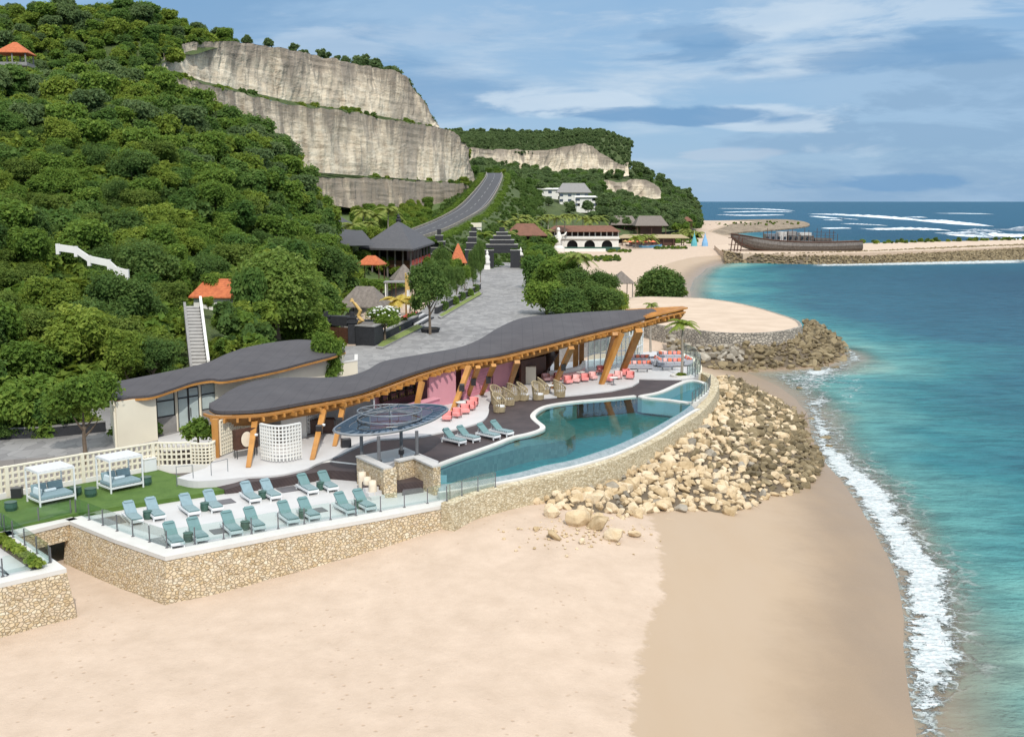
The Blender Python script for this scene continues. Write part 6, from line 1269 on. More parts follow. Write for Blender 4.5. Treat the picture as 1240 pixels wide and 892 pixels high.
ex = [on_sand(u, v, s) for u, v, s in ((672, 648, 1.0), (700, 628, 1.9), (742, 648, 1.4), (722, 634, 1.7), (768, 646, 0.9), (650, 640, 0.5), (705, 655, 0.6), (648, 607, .8), (668, 620, 1.3))]
put_rocks(RB, 0.52, 0.42, 0.95, 288, cls, ('pale cream boulder in the loose rock heap below the pool sea wall', 'dark algae stained boulder near the waterline of the loose rock heap below the pool', 'grey boulder in the loose rock heap below the pool sea wall'), 'boulders of the rock heap below the pool', 'boulder', ex)
sm = [on_sand(rr.gauss(700, 42), rr.gauss(646, 9), rr.uniform(.08, .26)) for _ in range(170)]; scatter_stuff('stone_debris', [(*q, rr.uniform(0, 6)) for q in sm if proj(q)[1] > 626], RKP)
# round sand-topped platform with its armour rock
mb = MB(); top_px = catmull([(969, 394), (962, 387), (938.6, 379), (915, 372), (888, 366), (855, 361.5), (820, 360), (775, 359.5), (748, 365), (752, 376), (775, 388), (802, 394), (830, 397.7), (860, 401.5), (888, 403.2), (920, 403), (949, 400.5), (964, 397)], 4, True)
PT = XY(GP(top_px, 4.0)); mb.prism(PT, 0.5, 4.0); struct(mb.build('round_platform', 'platform_sand'))
pw = thing('platform_wall', 'curved grey rubble wall round the sand topped circular platform', 'wall', G(880, 410, 2)); mb = MB(); mb.strip(PT, 0.3, 4.03, 0.5, 0.6, closed=True); mb.build('stonework', 'grey_rubble', pw);
RB2 = bank([(806, 406, 2.9), (840, 417, 2.6), (888, 416, 2.6), (935, 411, 2.8), (962, 404, 3.1), (976, 394, 3.4), (974, 388, 3.2)], [(808, 424, 1.7), (842, 438, 1.0), (880, 448, 0.3), (920, 451, -.2), (952, 450, -.3), (1000, 447, -.3), (1030, 434, -.3), (1020, 414, -.3), (992, 397, -.3)], 70, 9, 0.5)
put_rocks(RB2, 0.82, 0.75, 1.35, 200, lambda q, rg: 2 if (proj(q)[0] < 900 and rg.random() < 0.75 and q[2] > 0.9) else 1, ('', 'dark wet armour rock at the foot of the round sand platform', 'grey armour rock stacked below the wall of the round sand platform'), 'armour rocks of the round platform', 'armour_rock')
for u, v, s in ((990, 448, 1.5), (1012, 445, 1.2), (968, 470, .9), (982, 507, .8), (1000, 530, 1.1), (1004, 540, .8)):
    p = G(u, v, 0.0); o = mobj('tide_rock', RKD[int(u) % 6], None, p); o.scale = (s,) * 3; tag(o, 'dark rock standing alone in the shallow water off the rock heaps', 'boulder', 'lone rocks in the shallows')
# breakwater
BWK = XY(GP([(872, 303), (900, 307), (960, 307.5), (1045, 306), (1140, 302.5), (1240, 298.5), (1480, 291.5), (1480, 283.5), (1240, 290), (1140, 292.5), (1045, 294.5), (960, 296), (900, 295), (865, 297)], 3.3))
mb = MB(); mb.prism(BWK, -1.0, 3.3); struct(mb.build('breakwater', 'platform_sand'))
RB3 = bank([(876, 303.5, 3.35), (900, 306.5, 3.35), (960, 306.8, 3.35), (1045, 304, 3.35), (1140, 300, 3.35), (1240, 296, 3.35), (1480, 289.5, 3.35)], [(878, 318.5, 0.2), (900, 320, -.4), (1000, 321.5, -.4), (1120, 319, -.4), (1240, 316.5, -.4), (1480, 312, -.4)], 140, 6, 0.5)
pp = scatter_points(RB3, 1.15, np.random.RandomState(3)); scatter_stuff('breakwater_rubble', [(p[0], p[1], p[2] + .3, rr.uniform(1.0, 1.9), rr.uniform(0, 6)) for p in pp], RKD)
bk = resample(GP([(1045, 294.8), (1140, 292.6), (1240, 290.2), (1400, 286)], 3.3), 90); scatter_stuff('breakwater_scrub', [(p[0] + rr.uniform(-3, 3), p[1] + rr.uniform(-6, 4), 3.3, rr.uniform(.5, 1.6), rr.uniform(0, 6)) for p in bk], SHRUB)
mb = MB(); rg = random.Random(2); RE = XY(GP(catmull([(835, 270), (880, 267), (940, 265.6), (968, 267.5), (980, 271), (975, 274.5), (942, 278), (900, 281), (870, 285), (845, 286)], 3, True), 0.8)); mb.prism(RE, -1, 1.0); struct(mb.build('reef_spit', 'reef_rock'))
c_ = GP([(850, 272), (900, 270.5), (960, 269)], 1.6); scatter_stuff('spit_scrub', [(p[0] + rr.uniform(-12, 12), p[1] + rr.uniform(-60, 40), 1.0, rr.uniform(.6, 1.5), rr.uniform(0, 6)) for p in resample(c_, 40)], SHRUB)
# ---------------------------------------------------------------- the ship-shaped hulk on the breakwater
sh = thing('ship_hulk', 'weathered timber hulk of a ship with scaffolded upperworks standing on the breakwater', 'ship', G(970, 307, 3.3))
st = [(888, 283.5, 288), (896, 284.5, 296), (908, 286.3, 302), (922, 288.8, 305), (945, 291.5, 306.3), (975, 293, 306.6), (1010, 293, 306.3), (1045, 292, 305)]
YS_ = 409; rows = []
fr = [A(u, v0, YS_ + 3) for u, v0, v1 in st]; lo = [A(u, v1, YS_ + 3.5) for u, v0, v1 in st]
half = [0.4, 2.0, 4.0, 5.2, 5.6, 5.8, 5.6, 5.0]
prof = []
for f, l, h in zip(fr, lo, half): c = Vector((f.x, YS_ + 8, 0)); prof.append([(f.x, c.y - h, f.z), (f.x, c.y - h * 1.08, f.z * .65 + l.z * .35), (l.x, c.y - h * .92, f.z * .3 + l.z * .7), (l.x, c.y - h * .6, l.z), (l.x, c.y + h * .6, l.z), (l.x, c.y + h * .92, f.z * .3 + l.z * .7), (f.x, c.y + h, f.z)])
PF = [resample(r, 12) for r in zip(*[catmull([p[k] for p in prof], 4) for k in range(7)])]; mb = MB(); mb.grid(PF); mb.add(PF[-1], [tuple(range(12))]); mb.build('hull', 'weathered_timber', sh)
mb = MB(); n_ = len(PF); mb.grid([[ (r[0][0], r[0][1], r[0][2] - 0.5) for r in PF], [(r[-1][0], r[-1][1], r[-1][2] - 0.5) for r in PF]]); mb.build('ship_deck', 'weathered_timber', sh)
for q in (0, 3): mb = MB(); mb.tube([(r[q][0], r[q][1] - 0.08, r[q][2]) for r in PF], 0.25, 5); mb.build('wale', 'dark_wood', sh)
def shbox(u0, u1, v0, v1, mat, nm, dy=8, dep=6):
    a, b = A(u0, v1, YS_ + dy), A(u1, v0, YS_ + dy); m = MB(); m.box(((a.x + b.x) / 2, a.y, (a.z + b.z) / 2), (b.x - a.x, dep, b.z - a.z)); return m.build(nm, mat, sh)
for k, (u0, u1, v0, v1, mt) in enumerate(((926, 940, 283, 290, 'steel'), (941, 951, 280.5, 291, 'grey_coping'), (952.5, 963, 280, 285, 'grey_stone'), (953, 984, 285.5, 291.5, 'weathered_timber'), (967, 981, 281.5, 285, 'grey_coping'), (985, 1006, 288.5, 292, 'weathered_timber'))): shbox(u0, u1, v0, v1, mt, 'deck_house', 8, 5 - .2 * k)
for k in range(8): u = 928 + k * 7; shbox(u, u + 3, 286.5, 289.5, 'window_glass', 'deck_window', 5.3, 0.1)
mb = MB()
for u in range(924, 1016, 5):
    a = A(u, 292, YS_ + 4); mb.beam(a, a + Vector((0, 0, rr.uniform(2.5, 5))), 0.16, 0.16)
for v in (281, 285, 288): a, b = A(985, v, YS_ + 4), A(1012, v + .6, YS_ + 4); mb.beam(a, b, 0.13, 0.13)
mb.build('scaffolding', 'dark_wood', sh)
mb = MB()
for u in (884, 888, 892, 896): a = A(u, 309, YS_ - 1); mb.beam(a, a + Vector((0.8, 0, rr.uniform(5.5, 8))), 0.35, 0.35)
for v in (288, 296, 302): mb.beam(A(882, v, YS_ - 1), A(912, v + 1, YS_ - 1), 0.25, 0.25)
mb.build('bow_props', 'dark_wood', sh)
# ================================================================ buildings beyond the plaza
def rot2(p, c, a): return (c[0] + p[0] * math.cos(a) - p[1] * math.sin(a), c[1] + p[0] * math.sin(a) + p[1] * math.cos(a))
def hip(mb, c, w, d, z, h, ridge=0.0, rz=0.0, th=0.15):
    pts = [rot2(p, c, rz) for p in ((-w / 2, -d / 2), (w / 2, -d / 2), (w / 2, d / 2), (-w / 2, d / 2))]; r = [rot2(p, c, rz) for p in ((-ridge / 2, 0), (ridge / 2, 0))]
    v = [(x, y, z) for x, y in pts] + [(r[0][0], r[0][1], z + h), (r[1][0], r[1][1], z + h)] + [(x, y, z - th) for x, y in pts]
    mb.add(v, [(0, 1, 5, 4), (1, 2, 5), (2, 3, 4, 5), (3, 0, 4), (9, 8, 7, 6), (0, 6, 7, 1), (1, 7, 8, 2), (2, 8, 9, 3), (3, 9, 6, 0)]); return mb
def posts(t, c, w, d, z0, z1, rz, n=2, r=0.16, mat='dark_wood', name='post'):
    for i in range(n):
        for j in range(2): p = rot2((-w / 2 + w * i / (n - 1), -d / 2 + d * j), c, rz); m = MB(); m.box((p[0], p[1], (z0 + z1) / 2), (r * 2, r * 2, z1 - z0)); m.build(name, mat, t)
def hut(name, label, cat, p, w, d, eave, h, mat, rz=0.0, ridge=0.0, n=2, post='dark_wood', floor=None):
    t = thing(name, label, cat, p); m = MB(); hip(m, p, w, d, p[2] + eave, h, ridge, rz); m.build('roof', mat, t); posts(t, p, w * 0.82, d * 0.82, p[2] - 0.5, p[2] + eave - .02, rz, n, max(0.08, w * 0.018), post)
    if floor: m = MB(); m.box((p[0], p[1], p[2] + floor / 2 - .2), (w * .9, d * .9, floor + .4), rz=rz); m.build('base', 'grey_stone', t)
    return t
# gate hall with thatch, behind the wooden doors
P0 = G(443, 392, PZ); hut('thatched_pavilion', 'small open pavilion with a grey thatched hip roof behind the black compound wall', 'pavilion', P0, 6.6, 5.2, 2.7, 2.7, 'thatch', -0.25, 2.6, 3, 'weathered_timber', 0.4)
gt = thing('compound_gate', 'pair of plank doors between black stone piers at the compound entrance', 'gate', G(411, 414, PZ)); c0, c1 = G(395, 415, PZ), G(427, 416.5, PZ); d = (c1 - c0)
for a, b in ((0.02, 0.495), (0.505, 0.98)): m = MB(); m.strip([tuple((c0 + d * a)[:2]), tuple((c0 + d * b)[:2])], PZ, PZ + 2.0, 0.12); m.build('door', 'dark_wood', gt)
for q in (c0, c1):
    m = MB()
    for k, (s, z0, z1) in enumerate(((1.0, 0, 2.6), (1.25, 2.6, 2.85), (0.9, 2.85, 3.2), (1.1, 3.2, 3.4), (0.5, 3.4, 3.9))): m.box((q.x, q.y + 0.3, PZ + (z0 + z1) / 2), (s, s, z1 - z0))
    m.build('pier', 'black_stone', gt)
m = MB(); m.strip([tuple((c0 + d * 0.1 + Vector((0, 1.2, 0)))[:2]), tuple((c0 + d * .9 + Vector((0, 1.2, 0)))[:2])], PZ + 2.1, PZ + 3.3, 1.2); m.build('gate_beam', 'black_stone', gt)
def cwall(px, h, label, strip=True):
    P = GP(px, PZ); t = thing('compound_wall', label, 'wall', P[0]); m = MB(); m.strip([p[:2] for p in P], PZ - .1, PZ + h, 0.5); m.build('wall_face', 'black_stone', t); m = MB(); m.strip([p[:2] for p in P], PZ + h, PZ + h + 0.15, 0.65); m.build('coping', 'grey_stone', t)
cwall([(432, 417), (452, 418.5), (462, 414)], 2.3, 'tall black stone wall beside the plank doors'); cwall([(463, 412), (505, 391)], 1.0, 'low black stone wall behind the first grass verge'); cwall([(528, 380), (581, 350)], 1.0, 'low black stone wall behind the second grass verge'); cwall([(352, 405), (393, 415)], 2.4, 'black stone wall left of the plank doors half hidden by trees')
for px in ([(455, 420), (463, 421), (514, 394), (507, 390.5), (462, 413.5)], [(530, 383), (534, 385), (585, 354), (582, 350.5)]):
    m = MB(); m.prism(XY(GP(px, PZ + 0.18)), PZ - .1, PZ + .18); struct(m.build('verge_kerb', 'grey_stone')); m = MB(); cc = np.mean(np.array(px), 0); m.sheet(XY(GP([(u + (cc[0] - u) * .06, v + (cc[1] - v) * .12) for u, v in px], PZ + .19)), PZ + .195); tag(m.build('verge_grass', M['verge_lawn']), kind='stuff')
t = thing('compound_steps', 'striped stone steps rising from the plaza into the compound', 'steps', G(516, 392, PZ)); a, b = G(509, 395, PZ), G(526, 385, PZ); n_ = Vector((-(b - a).y, (b - a).x, 0)).normalized()
for k in range(5): m = MB(); m.strip([tuple((a + n_ * (.25 + .45 * k))[:2]), tuple((b + n_ * (.25 + .45 * k))[:2])], PZ - .05, PZ + 0.18 * (k + 1), 0.45); m.build('step', 'white_floor' if k % 2 else 'black_stone', t)
m = MB(); m.strip([tuple((a + n_ * 3.0)[:2]), tuple((b + n_ * 3.0)[:2])], PZ, PZ + 0.92, 1.0); m.build('carpet_landing', 'red_paint', t)
# gilded serpent balustrade
t = thing('serpent_statue', 'gilded carved serpent balustrade beside the plank doors', 'statue', G(433, 412, PZ)); q = t.location; m = MB(); m.tube([(q.x + 0.1, q.y - 0.5, PZ + 2.3), (q.x + .8, q.y - .8, PZ + 2.6), (q.x + .2, q.y - .5, PZ + 3.1), (q.x + .5, q.y - .5, PZ + 3.8), (q.x - .1, q.y - .4, PZ + 4.6), (q.x - .5, q.y - .4, PZ + 5.0)], [0.3, 0.28, 0.26, 0.24, 0.2, 0.1], 8); m.build('body', 'gold', t); m = MB(); m.box((q.x - .55, q.y - .42, PZ + 5.15), (0.5, 0.35, 0.4), rz=.4, taper=.5); m.build('crest', 'gold', t)
t = thing('offering_pole', 'tall gilded pole with a cloth streamer inside the compound', 'pole', G(492, 388, PZ)); q = t.location; m = MB(); m.tube([(q.x, q.y, PZ), (q.x, q.y, PZ + 7.0)], 0.14, 6); m.build('shaft', 'gold', t); m = MB(); m.box((q.x + .3, q.y, PZ + 5.6), (0.5, 0.06, 2.2)); m.build('streamer', 'gold', t)
# the great hall with its pyramid roof
gh = thing('great_hall', 'large raised timber hall with a broad grey pyramid roof', 'hall', (-27, 255, PZ)); ap = A(482.6, 267.5, 255); cs = [A(434, 300, 239), A(500, 301.5, 232), A(526.5, 293.5, 270), Vector((-32.8, 277, 11.9))]
m = MB(); v = [tuple(p) for p in cs] + [tuple(ap)] + [(p.x, p.y, p.z - .4) for p in cs]; m.add(v, [(0, 1, 4), (1, 2, 4), (2, 3, 4), (3, 0, 4), (8, 7, 6, 5), (0, 5, 6, 1), (1, 6, 7, 2), (2, 7, 8, 3), (3, 8, 5, 0)]); m.build('roof', 'slate_roof', gh)
m = MB(); m.lathe([(0.5, -0.3), (0.7, 0.3), (0.3, 0.6), (0.45, 0.9), (0, 1.8)], 8, tuple(ap)); m.build('finial', 'black_stone', gh)
cc = sum(cs, Vector()) / 4; inn_ = [cc + (p - cc) * 0.86 for p in cs]
m = MB(); m.prism([p[:2] for p in inn_], 7.6, 8.0); m.build('floor_slab', 'dark_wood', gh)
for i in range(4):
    a, b = inn_[i], inn_[(i + 1) % 4]
    for k in range(6): p = a.lerp(b, k / 6); m = MB(); m.box((p.x, p.y, (PZ - 1 + 11.6) / 2), (0.35, 0.35, 11.6 - PZ + 1)); m.build('post', 'weathered_timber', gh)
    m = MB(); m.strip([a[:2], b[:2]], 8.01, 9.2, 0.15); m.build('parapet_panel', 'red_paint' if i == 1 else 'dark_wood', gh)
    ca, cb2 = cc + (a - cc) * .7, cc + (b - cc) * .7; m = MB(); m.strip([ca[:2], cb2[:2]], 8.01, 11.5, 0.2); m.build('inner_wall', 'dark_wood', gh)
hut('orange_shrine', 'small shrine with a steep orange tiled roof beside the plaza', 'shrine', G(555, 329, PZ), 4.2, 4.2, 2.4, 4.6, 'terracotta_tile', 0.1, 0.3, 2, 'gold', 0.9)
p = A(450, 319.5, 205); hut('orange_kiosk', 'low orange tiled roof beside the great hall above the hedges', 'kiosk', (p.x, p.y, p.z - 3), 4.8, 4, 3, 1.6, 'terracotta_tile', -0.2, 1.6)
p = A(489, 338, 188); hut('thatched_kiosk', 'small thatched conical hut below the great hall', 'hut', (p.x, p.y, p.z - 2.6), 4.4, 4.4, 2.6, 2.6, 'thatch', 0.3, 0.2)
p = A(481, 341, 178); t = thing('flat_canopy', 'small flat grey canopy on posts in front of the thatched conical hut', 'canopy', (p.x, p.y, PZ)); m = MB(); m.box((p.x, p.y, p.z), (4.2, 3, .18)); m.build('roof', 'grey_stone', t); posts(t, (p.x, p.y), 3.6, 2.4, PZ - .3, p.z - .1, 0, 2, .1, 'white_render')
# stepped temple gates
def candi(name, label, base, spec, rz=0.0):
    """spec: (x0, x1, z0, z1, depth, trim)"""
    t = thing(name, label, 'gate', base); m = MB(); w_ = MB()
    for x0, x1, z0, z1, d_, tr in spec:
        cx = (x0 + x1) / 2; c = rot2((cx, 0), base, rz); m.box((c[0], c[1], base[2] + (z0 + z1) / 2), (x1 - x0, d_, z1 - z0), rz=rz)
        if tr: w_.box((c[0], c[1], base[2] + z1 + .065), (x1 - x0 + .16, d_ + .16, .12), rz=rz)
    m.build('stone_body', 'black_stone', t); w_.build('white_cornice', 'grey_coping', t); return t
b = G(608, 324, PZ)
candi('temple_gate', 'big black stepped stone gate with an open doorway at the far end of the plaza', b, [(-4.6, -2.2, 0, 4.6, 2.6, 1), (2.2, 4.8, 0, 4.6, 2.6, 1), (-2.19, 2.19, 3.9, 5.2, 2.4, 0), (-4.2, 4.2, 5.2, 6.1, 2.5, 1), (-3.2, 3.2, 6.3, 7.3, 2.2, 1), (-2.3, 2.3, 7.5, 8.4, 1.9, 1), (-1.5, 1.5, 8.6, 9.3, 1.6, 1), (-.7, .7, 9.5, 10.6, 1.0, 0), (4.81, 6.0, 0, 3.2, 2, 1), (-6.0, -4.61, 0, 3.2, 2, 1)])
candi('split_gate', 'black half of a split temple gate left of the open doorway gate', G(571, 326, PZ), [(-1.6, 1.3, 0, 5.0, 2.4, 1), (-1.3, 1.3, 5.2, 6.8, 2.1, 1), (-.9, 1.3, 7, 8.2, 1.8, 1), (-.5, 1.3, 8.4, 9.6, 1.5, 1), (0, 1.3, 9.8, 10.8, 1.1, 0)])
p = A(532, 309, 286); candi('split_gate', 'black stepped tower with white cornices rising behind the great hall', (p.x, p.y, p.z - 3), [(-2.8, 2.8, 0, 3.4, 2.4, 1), (-2.2, 2.2, 3.6, 5.0, 2.1, 1), (-1.6, 1.6, 5.2, 6.6, 1.8, 1), (-1.0, 1.0, 6.8, 8.2, 1.5, 1), (-.5, .5, 8.4, 9.8, 1.1, 0)])
def guardian(p, label):
    t = thing('guardian_statue', label, 'statue', p); m = MB(); m.box((p[0], p[1], p[2] + .6), (1.6, 1.6, 1.2), taper=.85); m.build('pedestal', 'white_render', t); m = MB(); m.lathe([(0, 0), (.75, .05), (.8, .7), (.55, 1.3), (.72, 1.9), (.5, 2.4), (.2, 2.55), (.36, 2.8), (.38, 3.1), (.2, 3.4), (.05, 3.9), (0, 3.9)], 10, (p[0], p[1], p[2] + 1.2)); m.build('figure', 'white_render', t, smooth=True); m = MB(); m.tube([(p[0] - .6, p[1], p[2] + 3.1), (p[0] - 1.0, p[1] - .3, p[2] + 2.6), (p[0] - .7, p[1] - .6, p[2] + 3.3)], [.2, .17, .13], 6); m.build('arm', 'white_render', t)
guardian(G(630.5, 322, PZ), 'white guardian statue beside the right pier of the open doorway gate'); guardian(G(590, 326, PZ), 'white guardian statue at the left pier of the open doorway gate')
# the white beach venue with arches
b = A(706, 302, 455); va = thing('arched_venue', 'long white beach venue with round arches below and a columned gallery above', 'building', b); bx0, bx1 = A(664, 302, 455).x, A(749, 302, 455).x; z0 = b.z; Lw = bx1 - bx0; px_ = Lw / 85.0
def vbox(u0, u1, h0, h1, mat, nm, y=0, dep=10): m = MB(); m.box((bx0 + (u0 + u1) / 2 * px_, b.y + y + dep / 2, z0 + (h0 + h1) / 2), ((u1 - u0) * px_, dep, h1 - h0)); return m.build(nm, mat, va)
arch_c = [29, 50, 71]; rA = 6.5
m = MB(); prev = 0
outline = []
def arch_wall(u0, u1, h, y, dep):
    m = MB(); cuts = [u0] + [x for c in arch_c for x in (c - rA, c + rA)] + [u1]
    for i in range(0, len(cuts), 2): m.box((bx0 + (cuts[i] + cuts[i + 1]) / 2 * px_, b.y + y + dep / 2, z0 + h / 2), ((cuts[i + 1] - cuts[i]) * px_, dep, h))
    for c in arch_c:
        n = 12; pts = []
        for k in range(n + 1): a = math.pi * k / n; pts.append((bx0 + (c + rA * math.cos(a)) * px_, z0 + 1.6 + rA * px_ * math.sin(a)))
        for k in range(n):
            (xa, za), (xb, zb) = pts[k], pts[k + 1]; m.add([(xa, b.y + y, za), (xb, b.y + y, zb), (xb, b.y + y, z0 + h), (xa, b.y + y, z0 + h), (xa, b.y + y + dep, za), (xb, b.y + y + dep, zb)], [(0, 3, 2, 1), (0, 1, 5, 4)])
    return m.build('arched_wall', 'white_render', va)
arch_wall(0, 85, 4.4, 0, 0.6); vbox(0, 85, 0, 4.3, 'black_stone', 'interior_shade_block', 2.5, 8); vbox(-1, 86, 4.41, 4.8, 'white_render', 'gallery_floor', -0.8, 11); vbox(0, 85, 4.8, 7.4, 'dark_wood', 'gallery_back', 3.5, 6); vbox(0, 85, 4.81, 5.5, 'white_render', 'balustrade', -.6, .3)  # black block behind the arches stands in for the shade inside
for k in range(13): vbox(k * 7, k * 7 + 1.3, 4.81, 7.4, 'white_render', 'gallery_column', 0.2, .45)
m = MB(); hip(m, (bx0 + Lw / 2, b.y + 4.5), Lw * 1.05, 13, z0 + 7.5, 2.4, Lw * .8); m.build('roof', 'brown_roof', va)
vbox(-14, 66, -0.6, 0.9, 'white_render', 'terrace_wall', -14, 1.0); vbox(5, 85, -.8, 1.4, 'green_ceramic', 'pool_glass', -9, .2)
p = A(676, 302, 440); t = thing('white_sculpture', 'tall white figure sculpture in front of the arched venue', 'statue', p); m = MB(); m.lathe([(2.6, -1), (2.6, .8), (2.0, 1.0), (1.7, 1.6), (0, 1.6)], 10, tuple(p)); m.build('pedestal', 'white_render', t); m = MB(); m.tube([(p.x, p.y, p.z + 1.5), (p.x - .3, p.y, p.z + 3.5), (p.x + .3, p.y, p.z + 5.2), (p.x + .1, p.y, p.z + 6.6), (p.x, p.y, p.z + 7.4)], [1.5, 1.25, 1.3, .7, .45], 10); m.build('figure', 'white_render', t, smooth=True); m = MB(); m.tube([(p.x + .9, p.y, p.z + 5.4), (p.x + 2.6, p.y, p.z + 5.9), (p.x + 3.3, p.y, p.z + 7.1)], [.5, .4, .2], 8); m.tube([(p.x - .8, p.y, p.z + 5.4), (p.x - 1.9, p.y, p.z + 4.4), (p.x - 2.2, p.y, p.z + 3.0)], [.5, .4, .25], 8); m.build('arms', 'white_render', t, smooth=True); m = MB(); m.lathe([(0, -.9), (.6, -.6), (.75, 0), (.55, .7), (0, .95)], 10, (p.x, p.y, p.z + 8.0)); m.build('head', 'white_render', t, smooth=True)
def bld(name, label, u0, u1, vtop, veave, vbase, Y, roofmat, wallmat, dep=9, ridge=0.6, open_=False, storeys=1, cat='building', over=1.12, rz=0.0):
    a, b2 = A(u0, vbase, Y), A(u1, vbase, Y); z0 = a.z; ze = A(u0, veave, Y).z; zt = A(u0, vtop, Y).z; w_ = b2.x - a.x; c = ((a.x + b2.x) / 2, Y + dep / 2); t = thing(name, label, cat, (c[0], c[1], z0))
    m = MB(); hip(m, c, w_ * over, dep * over, ze, zt - ze, w_ * ridge, rz, .25); m.build('roof', roofmat, t)
    m = MB(); m.box((c[0], c[1], (z0 - 3 + ze - .26) / 2), (w_ * (.9 if not open_ else .7), dep * (.9 if not open_ else .6), ze - z0 + 3 - .26), rz=rz); m.build('wall', wallmat, t)
    if open_: posts(t, c, w_ * .95, dep * .95, z0 - 1, ze - .25, rz, max(3, int(w_ / 4)), .18)
    else:
        k = max(2, int(w_ / 4))
        for s in range(storeys):
            for i in range(k): x = -w_ * .4 + w_ * .8 * i / (k - 1); zz = z0 + (ze - z0) * (s + .5) / storeys; m = MB(); p = rot2((x, -dep * .45 - .03), c, rz); m.box((p[0], p[1], zz), (w_ * .8 / k * .55, .12, (ze - z0) / storeys * .5), rz=rz); m.build('window', 'window_glass', t)
    return t
bld('brown_roofed_hall', 'broad brown roofed open hall behind the open doorway gate', 613, 660, 271, 285, 297, 380, 'brown_roof', 'dark_wood', 14, .45, True)
bld('brown_roofed_house', 'small brown roofed house beside the white block left of the broad hall', 580, 602, 276.5, 282.5, 291, 360, 'brown_roof', 'dark_wood', 8, .5, True)
p = A(577.5, 284, 345); t = thing('white_kiosk', 'small white block building above the split gate half', 'kiosk', p); m = MB(); m.box((p.x + .5, p.y, p.z + .2), (1.9, 2.4, 4.6)); m.build('wall', 'white_render', t); m = MB(); m.box((p.x - .2, p.y, p.z + 3.0), (3.4, 3.0, 1.3)); m.build('roof_box', 'cream_render', t)
bld('thatched_hall', 'long grey thatched hall on the beach, the left one beside the far slope', 741, 771, 261.5, 272, 286, 560, 'thatch', 'dark_wood', 16, .75, True)
bld('thatched_hall', 'long grey thatched hall on the beach, the right one with dark open sides', 771, 807, 261.5, 273, 288, 540, 'thatch', 'dark_wood', 16, .75, True)
bld('red_roofed_hut', 'small hut with a red roof beside the reef spit', 827, 838, 262.5, 267.5, 276, 640, 'brown_roof', 'dark_wood', 6, .2, True, cat='hut')
bld('brown_pergola', 'long low brown shade roof on the beach beside the arched venue', 752, 830, 284, 288, 295, 500, 'dry_reed', 'dark_wood', 7, .9, True, cat='shelter')
# hillside hotel
bld('white_hotel', 'white hotel block with a flat terrace on the far slope, the left wing', 651, 681, 227.5, 229, 243, 640, 'white_render', 'white_render', 9, .95, False, 2)
bld('white_hotel', 'white hotel wing with a grey pitched roof on the far slope', 676, 714, 221.5, 233, 246, 620, 'grey_stone', 'white_render', 12, .7, False, 2)
bld('white_hotel', 'white low hotel wing at the right end of the far slope hotel', 697, 722, 237, 238.5, 251, 600, 'white_render', 'white_render', 9, .95, False, 2)
bld('white_hotel', 'small white house on the slope left of the hotel', 633, 650, 240, 243, 250, 625, 'grey_stone', 'white_render', 7, .6)
# beach gear far off
for k, (u, v, mat, lab) in enumerate(((840.5, 298, 'sail_teal', 'teal pointed beach tent on the far sand'), (853.5, 298, 'sail_blue', 'blue pointed beach tent on the far sand'))):
    p = G(u, v, 1.75); t = thing('beach_tent', lab, 'tent', p); m = MB(); m.lathe([(1.5, 0), (1.35, 1.6), (.5, 4.2), (0, 6.2)], 8, tuple(p)); m.build('canvas', mat, t); m = MB(); m.tube([(p.x, p.y, p.z + 6), (p.x, p.y, p.z + 7)], .06, 5); m.build('pole_tip', 'white_metal', t)
for k, (u, v) in enumerate(((768, 299), (776, 300), (784, 300.5), (791, 299.5))):
    p = G(u, v, 1.75); t = thing('beached_boat', ('dark boat drawn up on the far beach, first of the row beside the arched venue', 'dark boat drawn up on the far beach, second of the row', 'blue boat drawn up on the far beach, third of the row', 'blue boat drawn up on the far beach, last of the row')[k], 'boat', p, 'boats drawn up on the far beach'); m = MB(); rows = []
    for i in range(7): s = -1 + 2 * i / 6; w_ = .9 * (1 - s * s) ** .5 + .03; rows.append([(p.x + s * 4, p.y - w_, p.z + .9 + .5 * s * s), (p.x + s * 3.6, p.y - w_ * .6, p.z + .15), (p.x + s * 3.6, p.y + w_ * .6, p.z + .15), (p.x + s * 4, p.y + w_, p.z + .9 + .5 * s * s)])
    m.grid(rows); m.build('hull', 'boat_blue' if k > 1 else 'grey_metal', t); m = MB(); m.box((p.x, p.y, p.z + .7), (1.2, 1.1, .5)); m.build('thwart', 'white_render', t)
for k in range(8):
    p = G(757 + k * 4.8, 299.2 + (k % 2) * .6, 1.75); t = thing('beach_umbrella', 'orange beach umbrella in the row on the far sand beside the arched venue', 'umbrella', p, 'orange beach umbrellas on the far sand'); m = MB(); m.lathe([(0, 3.2), (1.4, 2.5)], 8, tuple(p)); m.build('canopy', 'orange_fabric' if k % 2 else 'gold', t); m = MB(); m.tube([(p.x, p.y, p.z - .2), (p.x, p.y, p.z + 3.1)], .06, 5); m.build('pole', 'dark_wood', t)
hut('beach_gazebo', 'small thatched gazebo on posts between the big shrubs by the beach', 'gazebo', (*G(752, 356, 3.0)[:2], 3.0), 4.6, 4.6, 2.4, 2.4, 'thatch', 0.2, .1, 2, 'weathered_timber')
